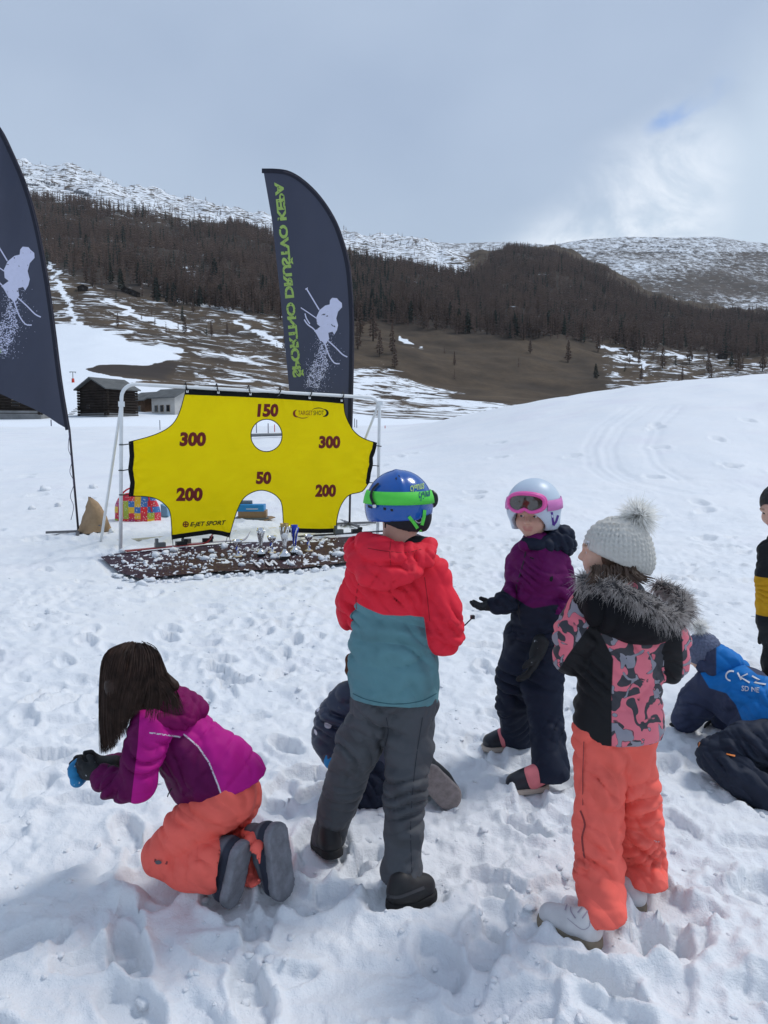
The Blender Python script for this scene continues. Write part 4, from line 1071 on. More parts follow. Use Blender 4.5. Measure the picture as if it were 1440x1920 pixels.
def patch_bag():
    b = ground_hit(258, 975); e = empty('patchwork_bag', b, 'red patchwork beach bag with coloured squares sitting on the snow behind the target', 'bag')
    N, M = 40, 16; V, F = [], []
    mp = MPP(975, b.y); w = 41 * mp; h = 54 * mp
    for i in range(M + 1):
        t = i / M; rr = math.cos(t * math.pi / 2) ** 0.42; z = h * math.sin(t * math.pi / 2) ** 0.9
        for k in range(N):
            a_ = 2 * math.pi * k / N; cr = 1 + 0.05 * math.sin(4 * a_ + t * 5) + 0.03 * math.sin(9 * a_ - 3 * t)
            V.append((b.x + w * rr * cr * math.cos(a_), b.y + 0.16 * rr * cr * math.sin(a_), b.z - 0.02 + z))
    for i in range(M):
        for k in range(N): F.append((i * N + k, i * N + (k + 1) % N, (i + 1) * N + (k + 1) % N, (i + 1) * N + k))
    m = bpy.data.materials.new('patchwork'); m.use_nodes = True; nt = m.node_tree; bs = nt.nodes['Principled BSDF']
    tc = nt.nodes.new('ShaderNodeTexCoord').outputs['Object']
    mp_ = nt.nodes.new('ShaderNodeMapping'); mp_.inputs['Scale'].default_value = (11, 0.5, 11); mp_.inputs['Location'].default_value = (0.2, 0.3, 0.1); nt.links.new(tc, mp_.inputs['Vector'])
    fl = nt.nodes.new('ShaderNodeVectorMath'); fl.operation = 'FLOOR'; nt.links.new(mp_.outputs[0], fl.inputs[0])
    wn_ = nt.nodes.new('ShaderNodeTexWhiteNoise'); nt.links.new(fl.outputs[0], wn_.inputs['Vector'])
    cr = nt.nodes.new('ShaderNodeValToRGB'); cr.color_ramp.interpolation = 'CONSTANT'
    for i, (pos, c) in enumerate(((0, (0.62, 0.02, 0.05)), (0.28, (0.75, 0.45, 0.02)), (0.45, (0.35, 0.42, 0.03)), (0.58, (0.04, 0.16, 0.45)), (0.70, (0.72, 0.02, 0.03)), (0.9, (0.45, 0.03, 0.16)))):
        el = cr.color_ramp.elements[i] if i < 2 else cr.color_ramp.elements.new(pos); el.position = pos; el.color = (*c, 1)
    nt.links.new(wn_.outputs['Value'], cr.inputs[0])
    vo = nt.nodes.new('ShaderNodeTexVoronoi'); vo.inputs['Scale'].default_value = 34; nt.links.new(tc, vo.inputs['Vector'])
    dots = mrange(nt, vo.outputs['Distance'], 0.22, 0.28, 0.75, 0.0)
    nt.links.new(mixc(nt, dots, cr.outputs[0], (0.75, 0.70, 0.62)), bs.inputs['Base Color']); bs.inputs['Roughness'].default_value = 0.5
    o = link('bag_body', mesh_np('bag_body', np.array(V), np.array(F), m), e)
    hp = [P(x, y, b.y - 0.10) for x, y in smooth_line([(222, 965), (228, 928), (250, 914), (275, 925), (285, 960)], 4)]
    tube_obj('handle', hp, 0.012, mat('red_webbing', (0.55, 0.02, 0.04), 0.6), e, 6)
patch_bag()
def box_pile():
    b = ground_hit(472, 976); e = empty('cardboard_box', b, 'open blue and brown cardboard box on a grey tray behind the target notch', 'box')
    A = lambda x, y, dy=0: P(x, y, b.y + dy)
    mp = MPP(970, b.y)
    v, f = bx(b + Vector((0, 0.1, 0.02)), (64 * mp, 0.34, 0.045), 0.06); link('tray', mesh_np('tray', v, f, mat('grey_tray', (0.10, 0.115, 0.115), 0.5), False), e)
    v, f = bx(b + Vector((0.0, 0.12, 0.095)), (52 * mp, 0.26, 0.11), 0.06); link('carton', mesh_np('carton', v, f, mat('cardboard', (0.30, 0.20, 0.12), 0.8), False), e)
    v, f = bx(b + Vector((-2 * mp, 0.09, 0.19)), (50 * mp, 0.24, 0.10), 0.02); link('blue_lid', mesh_np('blue_lid', v, f, mat('blue_card', (0.02, 0.22, 0.50), 0.5), False), e)
    v, f = bx(b + Vector((-14 * mp, 0.18, 0.255)), (24 * mp, 0.02, 0.09), 0.02, Matrix.Rotation(0.5, 3, 'X')); link('flap', mesh_np('flap', v, f, mat('grey_card', (0.30, 0.33, 0.36), 0.7), False), e)
    v, f = bx(b + Vector((30 * mp, 0.02, 0.03)), (22 * mp, 0.18, 0.012), 0.5, Matrix.Rotation(-0.25, 3, 'Y')); link('flap', mesh_np('flap', v, f, MATS['cardboard'], False), e)
    lx = b + Vector((-2 * mp, 0.09 - 0.121, 0.19))
    v, f = bx(lx + Vector((0.03, -0.001, -0.01)), (22 * mp, 0.004, 0.012), 0.02); link('white_line', mesh_np('white_line', v, f, mat('white_print', (0.65, 0.65, 0.68), 0.7), False), e)
box_pile()
def blue_bag():
    b = ground_hit(308, 968); v = []; 
    c = [P(303, 945, b.y), P(314, 950, b.y), P(317, 968, b.y), P(304, 968, b.y)]
    V = [tuple(p + Vector((0, dy, 0))) for dy in (-0.06, 0.10) for p in c]
    o = link('drinks_carton', mesh_np('drinks_carton', np.array(V), np.array([(0, 1, 2, 3), (7, 6, 5, 4), (0, 4, 5, 1), (1, 5, 6, 2), (2, 6, 7, 3), (3, 7, 4, 0)]), mat('pale_blue_card', (0.16, 0.30, 0.45), 0.5), False)); recentre(o, b)
    tag(o, 'small pale blue carton on the snow beside the red patchwork bag', 'carton')
blue_bag()

# ------------------------------------------------------------------ farm buildings, lift, fences
M_LOG = mat('dark_logs', (0.028, 0.022, 0.019), 0.9, 0.1, 0.45, 1.2, bump=0.6, bscale=3)
M_BROWN = mat('brown_boards', (0.085, 0.052, 0.034), 0.9, 0.1, 0.3, 1.5)
M_SLATE = mat('slate_roof', (0.12, 0.125, 0.125), 0.85, 0.15, 0.3, 0.9)
M_STUCCO = mat('pale_stucco', (0.50, 0.48, 0.45), 0.9, 0.1, 0.15, 0.8)
M_STONE = mat('grey_stone', (0.22, 0.22, 0.22), 0.9, 0.1, 0.3, 0.8)
M_PANE = mat('dark_pane', (0.02, 0.022, 0.026), 0.15, 0.5, 0.05)
def gable_house(name, C, W, L, H, G, rz, lab, cat, wall, roof=M_SLATE, logs=True, windows=(), door=None, stone=0.0):
    """C base centre; W gable width (local x), L length (local y, back), gable end faces local -y"""
    e = empty(name, C, lab, cat); R = Matrix.Rotation(rz, 3, 'Z')
    T = lambda x, y, z: tuple(Vector(C) + R @ Vector((x, y, z)))
    w, l = W / 2, L / 2
    V = [T(-w, -l, -1), T(w, -l, -1), T(w, l, -1), T(-w, l, -1), T(-w, -l, H), T(w, -l, H), T(w, l, H), T(-w, l, H), T(0, -l, H + G), T(0, l, H + G)]
    link('wall', mesh_np('wall', np.array(V), [np.array([(0, 1, 5, 4), (1, 2, 6, 5), (2, 3, 7, 6), (3, 0, 4, 7)]), np.array([(4, 5, 8), (6, 7, 9)])], wall, False), e)
    if logs:                                        # courses of round logs on two visible faces
        n = max(4, int(H / 0.34)); k = 0
        for i in range(n):
            z = (i + 0.5) * H / n
            for (a0, a1) in (((-w, -l), (w, -l)), ((-w, l), (-w, -l)), ((w, -l), (w, l))):
                d = 0.35; dx, dy = (a1[0] - a0[0]), (a1[1] - a0[1]); q = math.hypot(dx, dy); dx, dy = dx / q, dy / q
                v, f = tube([T(a0[0] - dx * d, a0[1] - dy * d, z), T(a1[0] + dx * d, a1[1] + dy * d, z)], H / n * 0.49, 6)
                link('log', mesh_np('log', v, f, wall), e)
    ov = 0.55; t = 0.16; sl = G / w
    for sgn in (-1, 1):
        q = [T(0, -l - ov, H + G + 0.05), T(sgn * (w + ov), -l - ov, H - ov * sl + 0.05), T(sgn * (w + ov), l + ov, H - ov * sl + 0.05), T(0, l + ov, H + G + 0.05)]
        q += [tuple(Vector(p) + Vector((0, 0, t))) for p in q]
        fs = [(0, 1, 2, 3), (7, 6, 5, 4), (0, 4, 5, 1), (1, 5, 6, 2), (2, 6, 7, 3), (3, 7, 4, 0)]
        link('roof_slope', mesh_np('roof_slope', np.array(q), np.array(fs), roof, False), e)
    for (side, u, z, ww, hh) in windows:            # side 'f' gable front, 'l' left wall, 'r' right
        cx, cy, ax = (u, -l - 0.04, 0) if side == 'f' else ((-w - 0.04, u, 1) if side == 'l' else (w + 0.04, u, 1))
        for nm, m, g, dep in (('window_frame', mat('window_trim', (0.30, 0.24, 0.18), 0.8), 0.12, 0.06), ('pane', M_PANE, 0.0, 0.12)):
            sz = (ww + g, dep, hh + g) if ax == 0 else (dep, ww + g, hh + g)
            v, f = bx((0, 0, 0), sz); v = np.array([T(*(p + np.array([cx, cy, z]))) for p in v]); link(nm, mesh_np(nm, v, f, m, False), e)
    if door:
        side, u, ww, hh = door; cx, cy, ax = (u, -l - 0.05, 0) if side == 'f' else (-w - 0.05, u, 1)
        v, f = bx((0, 0, 0), (ww, 0.1, hh) if ax == 0 else (0.1, ww, hh)); v = np.array([T(*(p + np.array([cx, cy, hh / 2]))) for p in v]); link('door', mesh_np('door', v, f, M_BROWN, False), e)
    if stone:
        v, f = bx((0, 0, -0.5 + stone / 2), (W + 0.3, L + 0.3, 1 + stone)); v = np.array([T(*p) for p in v]); link('foundation', mesh_np('foundation', v, f, M_STONE, False), e)
    return e, T
def hpt(px, Y, py=None):
    x = (px - CXP) / F_PX * Y; z = float(hill_z(x, Y))
    if py is not None: z = P(px, py, Y).z
    return Vector((x, Y, z))
c = hpt(207, 100, 781); M100 = 100 / F_PX
e, T = gable_house('log_barn', c, 5.4, 4.6, 3.6, 1.25, math.radians(-32), 'dark log barn with grey slate roof and outside stair beyond the snow bank', 'barn', M_LOG, stone=0.35, windows=(('f', -1.0, 1.2, 0.5, 0.5),), door=('l', 0.6, 0.9, 1.6))
for k in range(7):                                   # outside stair on the left wall
    v, f = bx((0, 0, 0), (0.9, 0.28, 0.07)); v = np.array([T(*(p + np.array([-3.3, -3.4 + 0.3 * k, 0.2 + 0.22 * k]))) for p in v]); link('step', mesh_np('step', v, f, M_BROWN, False), e)
v, f = bx((0, 0, 0), (1.0, 3.2, 0.1)); v = np.array([T(*(p + np.array([-3.25, 0.2, 1.75]))) for p in v]); link('balcony_floor', mesh_np('balcony_floor', v, f, M_LOG, False), e)
for z in (2.1, 2.5):
    tube_obj('balcony_rail', [T(-3.7, -1.4, z), T(-3.7, 1.8, z)], 0.05, M_LOG, e, 6)
for yy in (-1.4, -0.3, 0.8, 1.8): tube_obj('balcony_post', [T(-3.7, yy, -0.3), T(-3.7, yy, 2.55)], 0.06, M_LOG, e, 6)
gable_house('farmhouse', hpt(288, 112, 783), 5.2, 3.6, 2.5, 1.1, math.radians(55), 'low brown timber farmhouse with slate roof beside the log barn', 'house', M_BROWN, logs=False, windows=(('l', -0.6, 1.2, 0.6, 0.8),), door=('l', 0.8, 0.8, 1.7))
gable_house('farmhouse', hpt(332, 108, 784), 4.8, 4.4, 2.9, 1.1, math.radians(62), 'pale stucco house with small dark windows joined to the timber farmhouse', 'house', M_STUCCO, logs=False, windows=(('l', -1.0, 1.3, 0.55, 0.85), ('l', 0.2, 1.3, 0.55, 0.85), ('l', 1.3, 1.3, 0.5, 0.8), ('f', 0.0, 1.3, 0.55, 0.85)), stone=0.2)
gable_house('log_cabin', hpt(20, 92, 779), 9.0, 5.0, 3.2, 1.6, math.radians(8), 'long dark log cabin on a pale concrete base behind the left flag', 'cabin', M_LOG, windows=(('f', -1.5, 1.5, 0.9, 0.7), ('f', 1.8, 1.4, 0.8, 0.7)), stone=0.55)
def on_hill(px, py, y0=180, y1=800):
    Y = np.linspace(y0, y1, 400); x = (px - CXP) / F_PX * Y; z = hill_z(x, Y); a_, b_ = px_of(x, Y, z); j = int(np.argmin(np.abs(b_ - py)))
    return Vector((x[j], Y[j], z[j]))
for (px, py, rz, lab) in ((168, 545, 0.5, 'small dark hut under the wood, nearest the snow streak'), (250, 549, -0.3, 'dark hut with two roofs standing on the brown slope'), (263, 554, -0.2, 'low dark shed beside the hut on the brown slope'), (425, 562, 0.2, 'small dark hut at the foot of the larches'), (1190, 632, 0.3, 'dark hut among the larches above the brown meadow'), (1345, 672, -0.3, 'low dark hut above the snow bank')):
    c = on_hill(px, py); s = c.y / F_PX
    gable_house('mountain_hut', c, 16 * s, 11 * s, 5 * s, 4 * s, rz, lab, 'hut', M_LOG, logs=False, roof=M_LOG, windows=(('f', 0.0, 2.4 * s, 2.2 * s, 1.6 * s),))
def pylon(px, py, h, lab, pad=True):
    c = hpt(px, 170, py) if py > 700 else on_hill(px, py); e = empty('lift_pylon', c, lab, 'lift pylon'); s = c.y / F_PX
    tube_obj('mast', [c - Vector((0, 0, 1)), c + Vector((0, 0, h * s))], [0.9 * s, 0.7 * s], mat('lift_steel', (0.22, 0.24, 0.24), 0.5, metal=0.4), e, 8)
    v, f = bx(c + Vector((0, 0, h * s)), (11 * s, 1.2 * s, 1.3 * s), 0.4); link('crossarm', mesh_np('crossarm', v, f, MATS['lift_steel'], False), e)
    for sg in (-1, 1):
        v, f = bx(c + Vector((sg * 4.6 * s * math.cos(0.4), sg * 4.6 * s * math.sin(0.4), (h - 1.3) * s)), (1.2 * s, 5 * s, 1.2 * s), 0.4); link('wheel_train', mesh_np('wheel_train', v, f, MATS['lift_steel'], False), e)
    if pad:
        v, f = lathe([(0, 0), (2.4 * s, 0), (2.6 * s, 6 * s), (2.3 * s, 12 * s), (0, 12.5 * s)], 12); link('crash_pad', mesh_np('crash_pad', v + np.array(c), f, mat('red_pad', (0.55, 0.05, 0.03), 0.6)), e)
pylon(144, 722, 24, 'ski lift pylon with red crash pad on the piste above the log barn')
pylon(287, 752, 18, 'ski lift pylon rising behind the farmhouse roofs', False)
M_STEEL = mat('fence_steel', (0.20, 0.21, 0.22), 0.5, metal=0.5)
def far_fence():
    pts = [ground_hit(px, py) for px, py in ((330, 826), (400, 825), (470, 822), (535, 820))]
    e = empty('railing', pts[1], 'grey railing on the far snow seen through the round hole of the target', 'railing')
    tube_obj('rail', [p + Vector((0, 0, 0.12)) for p in pts], 0.06, M_STEEL, e, 8)
    for p in pts: tube_obj('post', [p - Vector((0, 0, 0.1)), p + Vector((0, 0, 0.15))], 0.04, M_STEEL, e, 6)
far_fence()
for i, (px, py, h, col) in enumerate(((481, 812, 22, 'b'), (503, 814, 20, 'b'), (515, 810, 14, 'r'), (665, 801, 16, 'b'), (669, 802, 15, 'b'), (722, 803, 5, 'r'), (96, 796, 9, 'b'), (300, 806, 18, 'b'))):
    g = ground_hit(px, py); s = g.y / F_PX
    o = tube_obj('marker_pole', [g - Vector((0, 0, 0.2)), g + Vector((0, 0, h * s))], 0.018 if g.y < 60 else 0.05, mat('marker_blue', (0.07, 0.07, 0.12), 0.6) if col == 'b' else mat('marker_red', (0.5, 0.03, 0.03), 0.6), None, 6)
    recentre(o, g); tag(o, 'thin dark marker pole stuck in the far snow' if col == 'b' else 'thin red marker pole stuck in the far snow', 'pole', 'marker poles on the far snow')

# ------------------------------------------------------------------ loose snow clods
def clods():
    r = np.random.default_rng(77)
    import itertools
    g = (1 + 5 ** 0.5) / 2
    iv = np.array([(-1, g, 0), (1, g, 0), (-1, -g, 0), (1, -g, 0), (0, -1, g), (0, 1, g), (0, -1, -g), (0, 1, -g), (g, 0, -1), (g, 0, 1), (-g, 0, -1), (-g, 0, 1)]) / math.hypot(1, g)
    fc = np.array([(0, 11, 5), (0, 5, 1), (0, 1, 7), (0, 7, 10), (0, 10, 11), (1, 5, 9), (5, 11, 4), (11, 10, 2), (10, 7, 6), (7, 1, 8), (3, 9, 4), (3, 4, 2), (3, 2, 6), (3, 6, 8), (3, 8, 9), (4, 9, 5), (2, 4, 11), (6, 2, 10), (8, 6, 7), (9, 8, 1)])
    # one subdivision
    key = {}; vv = [tuple(p) for p in iv]; ff = []
    def mid(a, b):
        k = (min(a, b), max(a, b))
        if k not in key:
            m = (np.array(vv[a]) + np.array(vv[b])) / 2; key[k] = len(vv); vv.append(tuple(m / np.linalg.norm(m)))
        return key[k]
    for a_, b_, c_ in fc:
        ab, bc, ca = mid(a_, b_), mid(b_, c_), mid(c_, a_); ff += [(a_, ab, ca), (ab, b_, bc), (ca, bc, c_), (ab, bc, ca)]
    iv = np.array(vv); fc = np.array(ff)
    V, F, base = [], [], 0
    def put(x, y, z, s, sq=0.75):
        nonlocal base
        ns = 1 + 0.45 * vnoise3(iv * 1.7 + r.uniform(0, 99, 3), 5) + 0.22 * vnoise3(iv * 4 + r.uniform(0, 99, 3), 6)
        q = iv * ns[:, None] * s * np.array([r.uniform(0.8, 1.3), r.uniform(0.8, 1.3), sq])
        V.append(q + [x, y, z]); F.append(fc + base); base += len(iv)
    for i in range(1500):
        rr = 1.45 + 7.5 * r.uniform() ** 1.5; aa = math.radians(r.uniform(-32, 32)); x, y = rr * math.sin(aa), rr * math.cos(aa)
        if gnoise2(x / 0.7, y / 0.7, 55) < -0.12 and r.uniform() < 0.8: continue
        s = float(np.clip(r.lognormal(-5.0, 0.5), 0.003, 0.022))
        put(x, y, ground_z(x, y) + s * 0.02, s, 0.55)
    o = link('loose_snow', mesh_np('loose_snow', np.concatenate(V), np.concatenate(F), MATS['snow'])); tag(o, 'loose snow crumbs scattered over the trampled ground', 'snow', kind='stuff')
    V, F, base = [], [], 0
    pxs = np.where(r.uniform(size=260) < 0.6, r.uniform(215, 720, 260), r.normal(370, 75, 260)); pys = np.interp(pxs, (190, 420, 700, 780), (1065, 1050, 1032, 1022)) + r.normal(0, 12, 260)
    ok = in_poly(pxs, pys, TARP); hits = ground_hits(pxs[ok], pys[ok])
    for p in hits:
        s = float(np.clip(r.lognormal(-4.35, 0.6), 0.006, 0.05)); put(p[0], p[1], p[2] + 0.04 + s * 0.3, s, 0.8)
    edge = resample([(222, 1080), (262, 1093), (330, 1086), (420, 1079), (560, 1073), (700, 1056)], 5)[:100]
    for px, py in edge:
        if r.uniform() < 0.7 and px > 215 and py > 1050:
            p = ground_hit(px + r.normal(0, 3), py + r.normal(0, 2.5)); s = float(np.clip(r.lognormal(-4.0, 0.5), 0.008, 0.05)); put(p.x, p.y, ground_z(p.x, p.y) + 0.01 + s * 0.2, s, 0.7)
    o = link('snow_clods', mesh_np('snow_clods', np.concatenate(V), np.concatenate(F), MATS['snow'])); tag(o, 'lumps of snow lying on the plum cloth', 'snow', kind='stuff')
    # bigger balls rolled up round the frame
    V, F, base = [], [], 0
    for px, py, s in ((84, 920, 0.10), (175, 915, 0.08), (230, 1040, 0.05), (110, 950, 0.07), (60, 955, 0.06), (210, 1000, 0.05), (95, 1150, 0.04)):
        p = ground_hit(px, py); put(p.x, p.y, ground_z(p.x, p.y) + s * 0.3, s, 0.8)
    o = link('snow_lumps', mesh_np('snow_lumps', np.concatenate(V), np.concatenate(F), MATS['snow'])); tag(o, 'larger snow lumps lying round the goal frame', 'snow', kind='stuff')
clods()

# ------------------------------------------------------------------ soft-body modelling: distance fields to one smooth surface
from mathutils.bvhtree import BVHTree
class Prim:
    __slots__ = ('kind', 'a', 'b', 'ra', 'rb', 'flat', 'k', 'R')
def cap(a, b, ra, rb, flat=None, k=None):
    p = Prim(); p.kind = 'c'; p.a = np.array(a, float); p.b = np.array(b, float); p.ra = ra; p.rb = rb; p.flat = flat; p.k = k; p.R = None; return p
def ell(c, r, R=None, k=None):
    p = Prim(); p.kind = 'e'; p.a = np.array(c, float); p.b = np.array(r, float); p.ra = max(r); p.rb = 0; p.flat = None; p.k = k; p.R = np.array(R if R is not None else np.eye(3), float); return p
def prim_d(p, X):
    """distance of points X (...,3)"""
    if p.kind == 'c':
        ab = p.b - p.a; L2 = float(ab @ ab) + 1e-12
        q = X - p.a
        t = np.clip((q @ ab) / L2, 0, 1)
        v = q - t[..., None] * ab
        if p.flat is not None:
            n, f = p.flat; n = np.array(n, float); n /= np.linalg.norm(n)
            v = v + (f - 1) * (v @ n)[..., None] * n
        return np.sqrt((v * v).sum(-1)) - (p.ra + (p.rb - p.ra) * t)
    q = (X - p.a) @ p.R
    k0 = np.sqrt(((q / p.b) ** 2).sum(-1)); k1 = np.sqrt(((q / p.b ** 2) ** 2).sum(-1)) + 1e-9
    return k0 * (k0 - 1) / k1
def prim_box(p, m):
    if p.kind == 'c':
        lo = np.minimum(p.a - p.ra, p.b - p.rb) - m; hi = np.maximum(p.a + p.ra, p.b + p.rb) + m
    else: lo = p.a - p.ra - m; hi = p.a + p.ra + m
    return lo, hi
def smin(a, b, k):
    h = np.clip(0.5 + 0.5 * (b - a) / k, 0, 1); return b + (a - b) * h - k * h * (1 - h)
def surface(prims, h, k=0.02, cuts=(), subs=(), late=()):
    los, his = zip(*[prim_box(p, 0.0) for p in prims])
    lo = np.min(los, 0) - 3 * h - 0.01; hi = np.max(his, 0) + 3 * h + 0.01
    n = np.ceil((hi - lo) / h).astype(int) + 1
    ax = [lo[i] + h * np.arange(n[i]) for i in range(3)]
    f = np.full(n, 0.5, np.float32)
    def region(p, m):
        a, b = prim_box(p, m)
        i0 = np.clip(((a - lo) / h).astype(int), 0, n - 1); i1 = np.clip(((b - lo) / h).astype(int) + 2, 1, n)
        sl = tuple(slice(i0[i], i1[i]) for i in range(3))
        X = np.stack(np.meshgrid(*[ax[i][sl[i]] for i in range(3)], indexing='ij'), -1)
        return sl, X
    for p in prims:
        kk = p.k or k
        sl, X = region(p, kk + 3 * h); f[sl] = smin(f[sl], prim_d(p, X), kk)
    for p in subs:
        kk = p.k or k
        sl, X = region(p, kk + 3 * h); f[sl] = -smin(-f[sl], prim_d(p, X), kk)
    for p in late:
        kk = p.k or k
        sl, X = region(p, kk + 3 * h); f[sl] = smin(f[sl], prim_d(p, X), kk)
    if cuts:
        X = np.stack(np.meshgrid(*ax, indexing='ij'), -1)
        for c in cuts:                               # (point, normal[, radius within which it cuts])
            p0 = np.array(c[0], float); nn = np.array(c[1], float); nn /= np.linalg.norm(nn)
            g = (X - p0) @ nn
            f = np.maximum(f, g) if len(c) < 3 else np.where(((X - p0) ** 2).sum(-1) < c[2] ** 2, np.maximum(f, g), f)
    f[0] = f[-1] = 0.5; f[:, 0] = f[:, -1] = 0.5; f[:, :, 0] = f[:, :, -1] = 0.5
    return nets(f, lo, h)
_CO = np.array([(i, j, k) for i in (0, 1) for j in (0, 1) for k in (0, 1)])
_ED = [(a, b) for a in range(8) for b in range(a + 1, 8) if np.abs(_CO[a] - _CO[b]).sum() == 1]
def nets(f, lo, h):
    s = f < 0
    nx, ny, nz = f.shape
    cnt = np.zeros((nx - 1, ny - 1, nz - 1), np.int8)
    for i, j, k in _CO: cnt += s[i:nx - 1 + i, j:ny - 1 + j, k:nz - 1 + k]
    act = np.argwhere((cnt > 0) & (cnt < 8))
    C = np.stack([f[act[:, 0] + i, act[:, 1] + j, act[:, 2] + k] for i, j, k in _CO], -1)
    acc = np.zeros((len(act), 3)); num = np.zeros(len(act))
    for a, b in _ED:
        m = (C[:, a] < 0) != (C[:, b] < 0)
        t = np.where(m, C[:, a] / np.where(m, C[:, a] - C[:, b], 1), 0)
        q = _CO[a] + (_CO[b] - _CO[a]) * t[:, None]
        acc += np.where(m[:, None], q, 0); num += m
    v = lo + h * (act + acc / num[:, None])
    idx = np.full(cnt.shape, -1, np.int32); idx[act[:, 0], act[:, 1], act[:, 2]] = np.arange(len(act))
    Q = []
    for ax in range(3):
        sl0 = [slice(None)] * 3; sl1 = [slice(None)] * 3; sl0[ax] = slice(0, -1); sl1[ax] = slice(1, None)
        e = np.argwhere(s[tuple(sl0)] != s[tuple(sl1)])
        u, w = (ax + 1) % 3, (ax + 2) % 3
        e = e[(e[:, u] > 0) & (e[:, w] > 0)]
        ee = e[(e[:, u] < f.shape[u] - 1) & (e[:, w] < f.shape[w] - 1)]
        inside = s[ee[:, 0], ee[:, 1], ee[:, 2]]
        def cell(du, dw):
            c = ee.copy(); c[:, u] += du; c[:, w] += dw; return idx[c[:, 0], c[:, 1], c[:, 2]]
        q = np.stack([cell(-1, -1), cell(0, -1), cell(0, 0), cell(-1, 0)], -1)
        q[~inside] = q[~inside][:, ::-1]
        Q.append(q)
    Q = np.concatenate(Q); return v, Q[(Q >= 0).all(1)]
def vnormals(v, q):
    n = np.zeros_like(v)
    fn = np.cross(v[q[:, 2]] - v[q[:, 0]], v[q[:, 3]] - v[q[:, 1]])
    for i in range(4): np.add.at(n, q[:, i], fn)
    return n / (np.linalg.norm(n, axis=1)[:, None] + 1e-12)
def relax(v, q, it=1, w=0.5):
    for _ in range(it):
        acc = np.zeros_like(v); num = np.zeros(len(v))
        for i in range(4):
            np.add.at(acc, q[:, i], v[q[:, (i + 1) % 4]] + v[q[:, (i + 3) % 4]]); np.add.at(num, q[:, i], 2)
        v = v * (1 - w) + w * acc / num[:, None]
    return v
